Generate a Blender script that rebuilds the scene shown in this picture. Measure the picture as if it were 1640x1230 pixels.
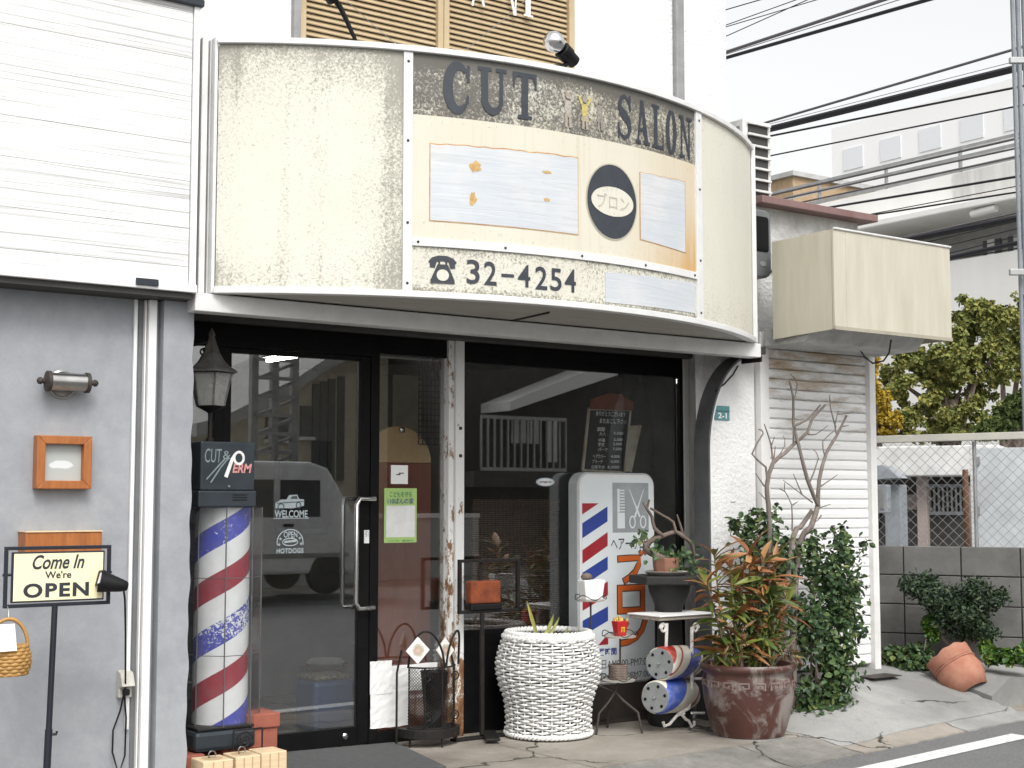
import bpy, bmesh, math, random
from mathutils import Vector, Matrix
R_ = math.radians
for o in list(bpy.data.objects): bpy.data.objects.remove(o)
SC = bpy.context.scene; COL = SC.collection
# ---------------------------------------------------------------- camera
F = 2280.0; TH = R_(54.4); PH = R_(4.76); CAM = Vector((0, 0, 1.35))
FW = Vector((math.cos(TH)*math.cos(PH), math.sin(TH)*math.cos(PH), math.sin(PH)))
RT = Vector((math.sin(TH), -math.cos(TH), 0)); UP = RT.cross(FW)
cd = bpy.data.cameras.new('camera'); cam = bpy.data.objects.new('camera', cd); COL.objects.link(cam)
cd.sensor_width = 36.0; cd.lens = F/1640*36.0; cd.clip_start = 0.05; cd.clip_end = 2000
m = Matrix((RT, UP, -FW)).transposed().to_4x4(); m.translation = CAM; cam.matrix_world = m
SC.camera = cam
# ---------------------------------------------------------------- sky and sun (bright overcast)
w = bpy.data.worlds.new('World'); SC.world = w; w.use_nodes = True
nt = w.node_tree; bg = nt.nodes['Background']
SUN_EL, SUN_AZ = 50.0, 198.0
sky = nt.nodes.new('ShaderNodeTexSky'); sky.sky_type = 'NISHITA'; sky.sun_disc = False
sky.sun_elevation = R_(SUN_EL); sky.sun_rotation = R_(SUN_AZ); sky.air_density = 1.6; sky.dust_density = 4.0; sky.ozone_density = 1.0
hs = nt.nodes.new('ShaderNodeHueSaturation'); hs.inputs['Saturation'].default_value = 0.06
nt.links.new(sky.outputs[0], hs.inputs['Color']); nt.links.new(hs.outputs[0], bg.inputs['Color'])
bg.inputs['Strength'].default_value = 0.15
sl = bpy.data.lights.new('sun', 'SUN'); sl.energy = 1.0; sl.angle = R_(24); sl.color = (1.0, .97, .93)
so = bpy.data.objects.new('sun', sl); COL.objects.link(so)
sd = Vector((math.sin(R_(SUN_AZ))*math.cos(R_(SUN_EL)), math.cos(R_(SUN_AZ))*math.cos(R_(SUN_EL)), math.sin(R_(SUN_EL))))
so.rotation_euler = sd.to_track_quat('Z', 'Y').to_euler(); so.location = sd*60
vs = SC.view_settings; vs.view_transform = 'Standard'; vs.look = 'None'; vs.gamma = 1.0; vs.use_curve_mapping = False
vs.exposure = 0.68
SC.cycles.transparent_max_bounces = 16; SC.cycles.max_bounces = 8
random.seed(7); RU = random.uniform
# ---------------------------------------------------------------- layout: lines of sight met with real planes of the place
def ray(x, y): return FW + RT*((x-820)/F) - UP*((y-615)/F)
def aY(x, y, Y): d = ray(x, y); return CAM + d*((Y-CAM.y)/d.y)
def aX(x, y, X): d = ray(x, y); return CAM + d*((X-CAM.x)/d.x)
def aZ(x, y, Z): d = ray(x, y); return CAM + d*((Z-CAM.z)/d.z)
def rect(x0, y0, x1, y1, Y):
    mx, my = (x0+x1)/2, (y0+y1)/2
    return aY(x0, my, Y).x, aY(x1, my, Y).x, aY(mx, y1, Y).z, aY(mx, y0, Y).z
YG, YF, YC, YW, YP, YN = 7.06, 6.35, 6.60, 6.95, 6.45, 6.52   # glazing, sign chord, column, upper wall, pillar, neighbour's grey wall
# curved sign: circular bow between XA and XB
XA, XB, SAG = aY(346, 300, YF).x, aY(1204, 400, YF).x, 0.60
AM, AC = (XA+XB)/2, (XB-XA)/2; AR = (AC*AC+SAG*SAG)/(2*SAG); ACA = AR-SAG; AT = math.asin(AC/AR); QM = AR*AT
def arc(q, z, off=0.0):
    t = q/AR; r = AR+off
    return Vector((AM+r*math.sin(t), YF+ACA-r*math.cos(t), z))
def aA(x, y):
    d = ray(x, y); cx, cy = AM-CAM.x, YF+ACA-CAM.y
    a = d.x*d.x+d.y*d.y; b = -2*(d.x*cx+d.y*cy); k = cx*cx+cy*cy-AR*AR
    t = (-b-math.sqrt(max(0, b*b-4*a*k)))/(2*a); p = CAM+d*t
    return AR*math.asin(max(-1, min(1, (p.x-AM)/AR))), p.z
# ---------------------------------------------------------------- mesh builder
class MB:
    def __init__(s): s.v = []; s.f = []
    def add(s, vs, fs):
        n = len(s.v); s.v += [Vector(p) for p in vs]; s.f += [tuple(i+n for i in f) for f in fs]; return s
    def box(s, x0, x1, y0, y1, z0, z1):
        return s.add([(x, y, z) for z in (z0, z1) for y in (y0, y1) for x in (x0, x1)],
            [(0,2,3,1),(4,5,7,6),(0,1,5,4),(2,6,7,3),(0,4,6,2),(1,3,7,5)])
    def obox(s, c, ax, ay, az):      # oriented box: centre and three half vectors
        c, ax, ay, az = Vector(c), Vector(ax), Vector(ay), Vector(az)
        return s.add([c+ax*i+ay*j+az*k for k in (-1, 1) for j in (-1, 1) for i in (-1, 1)],
            [(0,2,3,1),(4,5,7,6),(0,1,5,4),(2,6,7,3),(0,4,6,2),(1,3,7,5)])
    def tube(s, pts, r, n=8, closed=False, cap=True):
        pts = [Vector(p) for p in pts]; L = len(pts); rs = r if isinstance(r, (list, tuple)) else [r]*L
        ring = []; prev = None
        for i, p in enumerate(pts):
            if closed: d = pts[(i+1) % L]-pts[i-1]
            else: d = pts[min(i+1, L-1)]-pts[max(i-1, 0)]
            if d.length < 1e-9: d = Vector((0, 0, 1))
            d.normalize()
            if prev is None:
                u = d.orthogonal().normalized()
            else:
                u = prev-d*prev.dot(d)
                u = u.normalized() if u.length > 1e-6 else d.orthogonal().normalized()
            prev = u; v = d.cross(u)
            ring.append([p+(u*math.cos(2*math.pi*k/n)+v*math.sin(2*math.pi*k/n))*rs[i] for k in range(n)])
        vs = [p for r_ in ring for p in r_]; fs = []
        for i in range(L if closed else L-1):
            j = (i+1) % L
            for k in range(n): fs.append((i*n+k, i*n+(k+1) % n, j*n+(k+1) % n, j*n+k))
        if cap and not closed: fs += [tuple(range(n))[::-1], tuple((L-1)*n+k for k in range(n))]
        return s.add(vs, fs)
    def lathe(s, prof, c=(0, 0, 0), n=32, rot=0.0, cap=True, axis=None):
        vs = []; fs = []; c = Vector(c)
        for (r, z) in prof:
            for k in range(n):
                a = rot+2*math.pi*k/n; p = Vector((r*math.cos(a), r*math.sin(a), z))
                vs.append((axis @ p if axis else p)+c)
        for i in range(len(prof)-1):
            for k in range(n): fs.append((i*n+k, i*n+(k+1) % n, (i+1)*n+(k+1) % n, (i+1)*n+k))
        if cap:
            if prof[0][0] > 1e-5: fs.append(tuple(range(n))[::-1])
            if prof[-1][0] > 1e-5: fs.append(tuple((len(prof)-1)*n+k for k in range(n)))
        return s.add(vs, fs)
    def prism(s, poly, f0, f1):      # polygon (2D) swept between two mappings
        n = len(poly)
        return s.add([f0(*p) for p in poly]+[f1(*p) for p in poly],
            [tuple(range(n))[::-1], tuple(range(n, 2*n))]+[(i, (i+1) % n, n+(i+1) % n, n+i) for i in range(n)])
    def grid(s, fn, nu, nv):
        return s.add([fn(i/nu, j/nv) for j in range(nv+1) for i in range(nu+1)],
            [(j*(nu+1)+i, j*(nu+1)+i+1, (j+1)*(nu+1)+i+1, (j+1)*(nu+1)+i) for j in range(nv) for i in range(nu)])
OFF = {}
def finish(name, mb, mt, L, smooth, bevel, seg=2):
    me = bpy.data.meshes.new(name); me.from_pydata([v-L for v in mb.v], [], mb.f)
    bm = bmesh.new(); bm.from_mesh(me); bmesh.ops.recalc_face_normals(bm, faces=bm.faces); bm.to_mesh(me); bm.free()
    if smooth:
        me.shade_smooth()
        try: me.set_sharp_from_angle(angle=R_(smooth if smooth > 1 else 40))
        except Exception: pass
    me.materials.append(M[mt] if isinstance(mt, str) else mt)
    o = bpy.data.objects.new(name, me); COL.objects.link(o)
    if bevel:
        b = o.modifiers.new('bevel', 'BEVEL'); b.width = bevel; b.segments = seg; b.limit_method = 'ANGLE'; b.angle_limit = R_(40)
    return o
def tag(o, label, cat, group=None):
    o['label'] = label; o['category'] = cat
    if group: o['group'] = group
    return o
def thing(name, label, cat, loc, group=None):
    o = bpy.data.objects.new(name, None); COL.objects.link(o); o.empty_display_size = .1
    o.location = loc; OFF[o.name] = Vector(loc); return tag(o, label, cat, group)
def part(T, name, mb, mt, smooth=0, bevel=0, label=None, stuff=False):
    L = OFF[T.name]; o = finish(name, mb, mt, L, smooth, bevel); o.parent = T; OFF[o.name] = L
    if label: o['label'] = label
    if stuff: o['kind'] = 'stuff'
    return o
def solo(name, mb, mt, label, cat, loc, group=None, smooth=0, bevel=0):
    L = Vector(loc); o = finish(name, mb, mt, L, smooth, bevel); o.location = L; OFF[o.name] = L
    return tag(o, label, cat, group)
def struct(name, mb, mt, smooth=0, bevel=0, kind='structure'):
    o = finish(name, mb, mt, Vector((0, 0, 0)), smooth, bevel); o['kind'] = kind; OFF[o.name] = Vector((0, 0, 0)); return o
def copy_tree(o, parent=None):
    c = o.copy(); COL.objects.link(c); c.parent = parent; OFF[c.name] = OFF.get(o.name, Vector())
    for ch in o.children: copy_tree(ch, c)
    return c
# ---------------------------------------------------------------- lettering
def glyphs(body, font_shear=0.0, spacing=1.0, bold=0.0):
    cu = bpy.data.curves.new('t', 'FONT'); cu.body = body; cu.size = 1; cu.shear = font_shear; cu.space_character = spacing; cu.offset = bold
    cu.resolution_u = 4
    o = bpy.data.objects.new('t', cu); COL.objects.link(o)
    dg = bpy.context.evaluated_depsgraph_get(); dg.update()
    me = bpy.data.meshes.new_from_object(o.evaluated_get(dg)); vs = [(v.co.x, v.co.y) for v in me.vertices]; fs = [tuple(p.vertices) for p in me.polygons]
    bpy.data.objects.remove(o); bpy.data.curves.remove(cu); bpy.data.meshes.remove(me)
    return vs, fs
def write(mb, body, x0, x1, z0, z1, fn, shear=0.0, spacing=1.0, bold=0.0):   # fit text box into x0..x1, z0..z1 and map with fn(x,z)
    vs, fs = glyphs(body, shear, spacing, bold)
    if not vs: return mb
    a0, a1 = min(v[0] for v in vs), max(v[0] for v in vs); b0, b1 = min(v[1] for v in vs), max(v[1] for v in vs)
    sx = (x1-x0)/max(1e-6, a1-a0); sz = (z1-z0)/max(1e-6, b1-b0)
    return mb.add([fn(x0+(v[0]-a0)*sx, z0+(v[1]-b0)*sz) for v in vs], fs)
def strip(pts, w):      # mitred band along a 2D path -> list of quads sharing edges
    n = len(pts); ws = w if isinstance(w, (list, tuple)) else [w]*n; a = []; b = []
    for i, p in enumerate(pts):
        q0 = pts[max(0, i-1)]; q1 = pts[min(n-1, i+1)]; dx, dy = q1[0]-q0[0], q1[1]-q0[1]; l = math.hypot(dx, dy) or 1
        nx, ny = -dy/l*ws[i]/2, dx/l*ws[i]/2; a.append((p[0]+nx, p[1]+ny)); b.append((p[0]-nx, p[1]-ny))
    return [[a[i], a[i+1], b[i+1], b[i]] for i in range(n-1)]
def paint(mb, shapes, fn, step=0.0004):    # shapes: list of polygon groups; each group a hair in front of the last (fn takes x, z, off)
    for k, g in enumerate(shapes):
        for poly in g: mb.add([fn(p[0], p[1], k*step) for p in poly], [tuple(range(len(poly)))])
    return mb
def ell(cx, cy, rx, ry, a0=0, a1=360, n=24):
    return [(cx+rx*math.cos(R_(a0+(a1-a0)*i/n)), cy+ry*math.sin(R_(a0+(a1-a0)*i/n))) for i in range(n+1)]
def rc(x0, y0, x1, y1): return [[(x0, y0), (x1, y0), (x1, y1), (x0, y1)]]
# ---------------------------------------------------------------- materials
M = {}
def base(name, rough=.6, metal=0.0, spec=.5):
    mt = bpy.data.materials.new(name); mt.use_nodes = True; b = mt.node_tree.nodes['Principled BSDF']
    b.inputs['Roughness'].default_value = rough; b.inputs['Metallic'].default_value = metal; b.inputs['Specular IOR Level'].default_value = spec
    M[name] = mt; return mt, mt.node_tree, b
def N(nt, t, **kw):
    n = nt.nodes.new(t)
    for k, v in kw.items():
        if k in n.inputs: n.inputs[k].default_value = v
        else: setattr(n, k, v)
    return n
def c4(c): return (c[0], c[1], c[2], 1)
def coord(nt, kind='Object', scale=(1, 1, 1)):
    tc = N(nt, 'ShaderNodeTexCoord'); mp = N(nt, 'ShaderNodeMapping'); mp.inputs['Scale'].default_value = scale
    nt.links.new(tc.outputs[kind], mp.inputs['Vector']); return mp.outputs[0]
def ramp(nt, fac, stops, interp='LINEAR'):
    r = N(nt, 'ShaderNodeValToRGB'); cr = r.color_ramp; cr.interpolation = interp
    while len(cr.elements) < len(stops): cr.elements.new(.5)
    for e, (p, c) in zip(cr.elements, stops): e.position = p; e.color = c4(c)
    nt.links.new(fac, r.inputs[0]); return r.outputs[0]
def noise(nt, vec, scale, detail=6, rough=.6, dist=0.0):
    n = N(nt, 'ShaderNodeTexNoise', Scale=scale, Detail=detail, Roughness=rough, Distortion=dist); nt.links.new(vec, n.inputs['Vector']); return n.outputs[0]
def mixc(nt, fac, a, b, mode='MIX'):
    n = N(nt, 'ShaderNodeMix', data_type='RGBA', blend_type=mode)
    for sock, val in ((0, fac), (6, a), (7, b)):
        if hasattr(val, 'links') or isinstance(val, bpy.types.NodeSocket): nt.links.new(val, n.inputs[sock])
        else: n.inputs[sock].default_value = val if sock == 0 else c4(val)
    return n.outputs[2]
def mth(nt, op, a, b=0.0, c=None):
    n = N(nt, 'ShaderNodeMath', operation=op)
    for i, v in enumerate((a, b) if c is None else (a, b, c)):
        if isinstance(v, bpy.types.NodeSocket): nt.links.new(v, n.inputs[i])
        else: n.inputs[i].default_value = v
    return n.outputs[0]
def bumpn(nt, b, h, strength=.3, dist=.01):
    n = N(nt, 'ShaderNodeBump'); n.inputs['Strength'].default_value = strength; n.inputs['Distance'].default_value = dist
    nt.links.new(h, n.inputs['Height']); nt.links.new(n.outputs[0], b.inputs['Normal'])
def plain(name, c, rough=.6, metal=0.0, c2=None, sc=6, amt=.5, bump=0.0, bsc=60, bd=.004, spec=.5, kind='Object', stretch=(1, 1, 1)):
    mt, nt, b = base(name, rough, metal, spec)
    v = coord(nt, kind, stretch); c2 = c2 or tuple(x*.72 for x in c)
    f = noise(nt, v, sc, 8, .65); nt.links.new(ramp(nt, f, [(.5-amt*.4, c2), (.5+amt*.4, c)]), b.inputs['Base Color'])
    if bump: bumpn(nt, b, noise(nt, v, bsc, 4, .6), bump, bd)
    return mt
# ---- shared materials
plain('white_trim', (.80, .80, .80), .45, c2=(.66, .66, .65), sc=3, amt=1, bump=.06, bsc=30)
plain('alu_white', (.74, .74, .74), .35, c2=(.55, .55, .53), sc=8, amt=.9)
plain('black_frame', (.005, .005, .006), .38, c2=(.009, .009, .009), sc=12, spec=.12)
plain('black_iron', (.010, .010, .011), .5, c2=(.022, .018, .015), sc=20, bump=.2, bsc=90, spec=.25)
plain('rust_iron', (.028, .025, .023), .65, c2=(.05, .033, .024), sc=14, bump=.3, bsc=80)
plain('dark_slate', (.020, .027, .034), .42, c2=(.034, .042, .05), sc=7, spec=.3)
plain('stucco', (.76, .76, .755), .85, c2=(.62, .62, .61), sc=2.2, amt=.9, bump=.9, bsc=38, bd=.012)
plain('stucco_old', (.66, .66, .64), .9, c2=(.24, .23, .22), sc=4, amt=.75, bump=.9, bsc=26, bd=.014)
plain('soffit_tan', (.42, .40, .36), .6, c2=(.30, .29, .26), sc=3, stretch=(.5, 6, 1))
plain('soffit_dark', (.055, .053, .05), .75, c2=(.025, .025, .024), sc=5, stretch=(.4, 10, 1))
plain('chrome', (.75, .75, .75), .18, 1.0, c2=(.6, .6, .6))
plain('nickel', (.45, .44, .42), .28, 1.0, c2=(.2, .2, .2), sc=4)
plain('terracotta', (.29, .09, .05), .85, c2=(.42, .23, .16), sc=14, amt=.9, bump=.4, bsc=60)
plain('red_brick', (.33, .10, .065), .85, c2=(.24, .075, .05), sc=12, bump=.5, bsc=70)
plain('raw_wood', (.70, .55, .36), .7, c2=(.55, .40, .24), sc=5, stretch=(1, 1, 9), bump=.15, bsc=30)
plain('orange_wood', (.40, .14, .035), .45, c2=(.26, .08, .018), sc=5, stretch=(10, 10, 1.5), bump=.1, bsc=20)
plain('paper', (.82, .82, .80), .7, c2=(.74, .74, .73), sc=4)
plain('ink', (.012, .014, .022), .6, c2=(.03, .035, .045), sc=30)
plain('white_ink', (.80, .80, .80), .6, c2=(.6, .6, .6), sc=25)
plain('rubber', (.008, .008, .009), .55, spec=.25)
plain('lantern_iron', (.17, .16, .15), .6, c2=(.06, .054, .05), sc=16, bump=.3, bsc=70)
plain('bark', (.22, .17, .14), .9, c2=(.10, .075, .06), sc=22, bump=.8, bsc=60, stretch=(1, 1, .4))
plain('soil', (.05, .035, .025), .95, bump=.8, bsc=40)
def lit(name, c, s):
    mt, nt, b = base(name, .4); b.inputs['Base Color'].default_value = c4(c); b.inputs['Emission Color'].default_value = c4(c); b.inputs['Emission Strength'].default_value = s
lit('tube_light', (1, .97, .9), 26.0)
def glass(name, tint, rough=.0, k=1.0, dirt=.03):
    mt = bpy.data.materials.new(name); mt.use_nodes = True; nt = mt.node_tree; nt.nodes.clear(); M[name] = mt
    out = N(nt, 'ShaderNodeOutputMaterial'); tr = N(nt, 'ShaderNodeBsdfTransparent'); tr.inputs[0].default_value = c4(tint)
    gl = N(nt, 'ShaderNodeBsdfGlossy'); gl.inputs['Roughness'].default_value = rough; gl.inputs['Color'].default_value = (1, 1, 1, 1)
    g = N(nt, 'ShaderNodeNewGeometry'); ior = mth(nt, 'MULTIPLY_ADD', g.outputs['Backfacing'], (1/1.52-1.52), 1.52)
    fr = N(nt, 'ShaderNodeFresnel'); nt.links.new(ior, fr.inputs['IOR']); f = mth(nt, 'MULTIPLY', fr.outputs[0], k)
    mx = N(nt, 'ShaderNodeMixShader'); nt.links.new(f, mx.inputs[0]); nt.links.new(tr.outputs[0], mx.inputs[1]); nt.links.new(gl.outputs[0], mx.inputs[2])
    df = N(nt, 'ShaderNodeBsdfDiffuse'); df.inputs[0].default_value = (.6, .6, .58, 1)
    v = coord(nt, 'Object'); dn = noise(nt, v, 3.0, 8, .7); dm = mth(nt, 'MULTIPLY', dn, dirt*2)
    m2 = N(nt, 'ShaderNodeMixShader'); nt.links.new(dm, m2.inputs[0]); nt.links.new(mx.outputs[0], m2.inputs[1]); nt.links.new(df.outputs[0], m2.inputs[2])
    nt.links.new(m2.outputs[0], out.inputs[0])
glass('pane_glass', (.90, .92, .92), 0, 3.1, .002)
glass('cloudy_glass', (.80, .80, .78), .12, 1.0, .34)
glass('plastic_case', (.93, .94, .95), .10, .8, .018)
# siding: fine horizontal relief, groove shade also put into the colour
mt, nt, b = base('siding', .55); v = coord(nt, 'Object'); vz = coord(nt, 'Object', (.6, .6, 75)); h = noise(nt, vz, 1.0, 3, .7)
nt.links.new(ramp(nt, h, [(.34, (.42, .42, .415)), (.44, (.66, .66, .65)), (.58, (.74, .74, .73))]), b.inputs['Base Color']); bumpn(nt, b, h, .7, .008)
# neighbour's grey mortar
mt, nt, b = base('grey_mortar', .8); v = coord(nt, 'Object')
n1 = noise(nt, v, 1.7, 8, .7, .8); n2 = noise(nt, coord(nt, 'Object', (9, 9, 9)), 1.0, 6, .7)
c = mixc(nt, .35, ramp(nt, n1, [(.28, (.235, .245, .265)), (.5, (.285, .297, .318)), (.74, (.37, .38, .395))]), ramp(nt, n2, [(.3, (.20, .21, .23)), (.7, (.37, .38, .395))]))
nt.links.new(c, b.inputs['Base Color']); bumpn(nt, b, n2, .12, .01)
# rusty white painted steel
def rusty(name, thr=.60, paintc=(.72, .72, .70), low=0.0):
    mt, nt, b = base(name, .6); v = coord(nt, 'Object', (6, 6, 3)); n1 = noise(nt, v, 2.2, 10, .75)
    tc = N(nt, 'ShaderNodeTexCoord'); sp = N(nt, 'ShaderNodeSeparateXYZ'); nt.links.new(tc.outputs['Generated'], sp.inputs[0])
    lo = mth(nt, 'MULTIPLY', mth(nt, 'POWER', mth(nt, 'SUBTRACT', 1.0, sp.outputs[2]), 3.0), low); f = mth(nt, 'ADD', n1, lo)
    c = ramp(nt, f, [(thr-.02, paintc), (thr, (.30, .20, .12)), (thr+.06, (.20, .085, .03)), (thr+.16, (.07, .035, .02))]); nt.links.new(c, b.inputs['Base Color']); bumpn(nt, b, f, .4, .004)
rusty('rusty_white', .635, low=.22); rusty('rusty_post', .57, low=.18); rusty('old_white', .70, low=.1)
# ---------------------------------------------------------------- ground
def zr(x): return -.07+.022*(max(-6, min(16, x))-5.5)
def conc(name, a, b2, dark, sc=3.0):
    mt, nt, b = base(name, .88); v = coord(nt, 'Object')
    n1 = noise(nt, v, sc, 10, .7, .4); n2 = noise(nt, v, 45, 6, .8); n3 = noise(nt, v, 1.1, 6, .6)
    c = mixc(nt, ramp(nt, n2, [(.38, (0, 0, 0)), (.62, (.55, .55, .55))]), ramp(nt, n1, [(.3, b2), (.65, a)]), a)
    c = mixc(nt, ramp(nt, n3, [(.36, (.8, .8, .8)), (.55, (0, 0, 0))]), c, dark)
    dv = N(nt, 'ShaderNodeVectorMath', operation='ADD'); nz = N(nt, 'ShaderNodeTexNoise', Scale=6.0, Detail=5.0); nt.links.new(v, nz.inputs['Vector']); ms = N(nt, 'ShaderNodeVectorMath', operation='SCALE'); ms.inputs['Scale'].default_value = .22; nt.links.new(nz.outputs['Color'], ms.inputs[0]); nt.links.new(v, dv.inputs[0]); nt.links.new(ms.outputs[0], dv.inputs[1])
    vo = N(nt, 'ShaderNodeTexVoronoi', feature='DISTANCE_TO_EDGE', Scale=.95); nt.links.new(dv.outputs[0], vo.inputs['Vector']); ck = ramp(nt, vo.outputs['Distance'], [(.004, (1, 1, 1)), (.011, (0, 0, 0))]); gate = ramp(nt, noise(nt, v, .9, 2), [(.46, (0, 0, 0)), (.54, (1, 1, 1))]); c = mixc(nt, mth(nt, 'MULTIPLY', ck, gate), c, (.03, .03, .022))
    gr = ramp(nt, noise(nt, v, 160, 2), [(.66, (0, 0, 0)), (.72, (.7, .7, .7))]); c = mixc(nt, gr, c, (.09, .08, .07))
    nt.links.new(c, b.inputs['Base Color']); bumpn(nt, b, n2, .5, .006)
conc('slab_concrete', (.33, .30, .26), (.21, .185, .15), (.13, .11, .09)); conc('ramp_concrete', (.36, .36, .345), (.245, .245, .235), (.17, .168, .16)); conc('gutter_concrete', (.26, .25, .225), (.12, .115, .105), (.085, .085, .08), 7)
mt, nt, b = base('asphalt', .9); v = coord(nt, 'Object'); n2 = noise(nt, v, 85, 5, .85); n1 = noise(nt, v, 1.6, 10, .75)
nt.links.new(mixc(nt, .5, ramp(nt, n2, [(.36, (.07, .07, .072)), (.62, (.25, .25, .25))]), ramp(nt, n1, [(.3, (.115, .115, .115)), (.7, (.185, .185, .185))])), b.inputs['Base Color']); bumpn(nt, b, n2, .9, .008)
mt, nt, b = base('road_paint', .8); v = coord(nt, 'Object'); n2 = noise(nt, v, 30, 8, .8)
nt.links.new(ramp(nt, n2, [(.36, (.16, .16, .16)), (.43, (.58, .58, .57)), (.7, (.72, .72, .71))]), b.inputs['Base Color'])
def YK(x): return 5.40+.055*(x-5.5)
g = MB(); g.grid(lambda u, v: (-160+400*u, -160+400*v, -.42), 8, 8); struct('ground', g, 'gutter_concrete')
g = MB(); g.grid(lambda u, v: (-30+75*u, (-4.2+(YK(-30+75*u)+.3+4.2)*v), zr(-30+75*u)), 150, 4); struct('road', g, 'asphalt')
g = MB(); g.grid(lambda u, v: (-30+75*u, -24+19.8*v, zr(-30+75*u)+.12*(v < .99)), 60, 6); struct('far_pavement', g, 'gutter_concrete')
def line(x0, x1):
    g = MB(); g.grid(lambda u, v: ((x := x0+(x1-x0)*u), YK(x)-.36+.14*v, zr(x)+.004), max(2, int((x1-x0)*3)), 1); return g
e = aZ(1591, 1173, zr(7.2)).x
struct('road_edge_line', line(1.0, e), 'road_paint'); struct('road_edge_line', line(e+.14, 16), 'road_paint')
def sm(a, b_, x): t = max(0, min(1, (x-a)/(b_-a))); return t*t*(3-2*t)
ZT = .235
def gz(x, y):            # pavement height: flat slab before the salon, a ramp up to the shuttered shop, a low kerb beyond
    k = YK(x); edge = zr(x)+.008
    up = sm(6.35, 6.95, x); d = y-k
    rampz = edge+(ZT-edge)*(.65*max(0, min(1, d/1.08))+.35*sm(0, 1.1, d)); flat = 0.0 + (edge)*(1-sm(.0, .45, d))
    kerb = ZT-.06+.06*sm(.1, .8, d)
    z = flat*(1-up)+rampz*up; kk = sm(7.98, 8.12, x); return z*(1-kk)+kerb*kk
rj = random.Random(77)
def slabgrid(x0, x1, d0, d1, nu, nv, seed, jit=.006, y1=None):     # a cast piece of paving with slightly ragged edges and a turned-down lip
    r = random.Random(seed); e = [[r.uniform(-jit, jit) for _ in range(max(nu, nv)+1)] for _ in range(4)]
    def P(u, v):
        i, j = round(u*nu), round(v*nv); x = x0+(x1-x0)*u+(e[0][j] if i == 0 else e[1][j] if i == nu else 0)
        ya = YK(x)+d0; yb_ = y1 if y1 else YK(x)+d1; y = ya+(yb_-ya)*v+(e[2][i] if j == 0 else e[3][i] if j == nv and not y1 else 0)
        return Vector((x, y, gz(x, y)))
    g = MB(); g.grid(P, nu, nv); n = nu+1
    ed = [i for i in range(nu+1)]+[(j+1)*n-1 for j in range(1, nv+1)]+[nv*n+i for i in range(nu-1, -1, -1)]+[j*n for j in range(nv-1, 0, -1)]
    k = len(g.v); g.v += [g.v[i]-Vector((0, 0, .05)) for i in ed]; m_ = len(ed)
    g.f += [(ed[i], k+i, k+(i+1) % m_, ed[(i+1) % m_]) for i in range(m_)]; return g
g = MB(); g.grid(lambda u, v: ((x := -6+14*u), (y := YK(x)+(7.3-YK(x))*v), gz(x, y)-.022), 70, 24); struct('bedding', g, 'soil')
struct('entrance_slab', slabgrid(1.0, 4.66, .43, 0, 30, 16, 1, .004, 7.30), 'slab_concrete'); struct('entrance_slab', slabgrid(4.668, 6.30, .43, 0, 20, 16, 2, .004, 7.30), 'slab_concrete')
for i, (a_, b_) in enumerate(((-6, 1.4), (1.41, 4.3), (4.31, 5.72), (5.735, 6.300))): struct('gutter', slabgrid(a_, b_, .0, .41, 24, 6, 10+i, .009), 'gutter_concrete' if i % 2 == 0 or i == 3 else 'gutter_concrete')
struct('ramp', slabgrid(6.315, 8.01, .17, 0, 40, 34, 20, .006, 7.0), 'ramp_concrete')
struct('gutter', slabgrid(6.32, 7.30, .0, .155, 14, 3, 21, .010), 'slab_concrete'); struct('gutter', slabgrid(7.315, 8.01, .0, .155, 14, 3, 22, .008), 'ramp_concrete')
g = MB()
g.grid(lambda u, v: ((x := 8.03+8*u), (y := YK(x)+.3+7*v), gz(x, y)), 40, 20)
g.grid(lambda u, v: ((x := 8.03+8*u), YK(x)+.3, zr(x)-.1+(gz(x, YK(x)+.3)-zr(x)+.1)*v), 40, 1)
g.grid(lambda u, v: ((8.03), YK(8.03)+.3+.8*u, zr(8)-.1+(gz(8.03, YK(8.03)+.3+.8*u)-zr(8)+.1)*v), 6, 1); struct('pavement', g, 'ramp_concrete', smooth=30)
g = MB(); g.grid(lambda u, v: ((x := 8.02+8*u), YK(x)+.0+.32*v, zr(x)+.008+.01*v), 40, 2); struct('gutter', g, 'slab_concrete')
# cracks and joints in the paving
g = MB(); d0 = aZ(1400, 1083, ZT); g.box(7.42, 7.70, 6.30, 6.48, gz(7.5, 6.4)+.002, gz(7.5, 6.4)+.008); solo('drain_cover', g, 'rust_iron', 'dark flat drain cover in the ramp at the shutter post', 'drain cover', (7.55, 6.38, gz(7.5, 6.4)))
g = MB(); a0, a1, a2, a3 = aZ(455, 1207, .006), aZ(633, 1191, .006), aZ(715, 1230, .006), aZ(450, 1262, .006)
g.prism([(p.x, p.y) for p in (a0, a1, a2, a3)], lambda x, y: Vector((x, y, .004)), lambda x, y: Vector((x, y, .016)))
plain('mat_grey', (.085, .085, .088), .95, c2=(.06, .06, .06), sc=30, bump=.8, bsc=200)
solo('door_mat', g, 'mat_grey', 'dark grey door mat before the salon door', 'door mat', (a0+a2)/2, bevel=.003)
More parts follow.
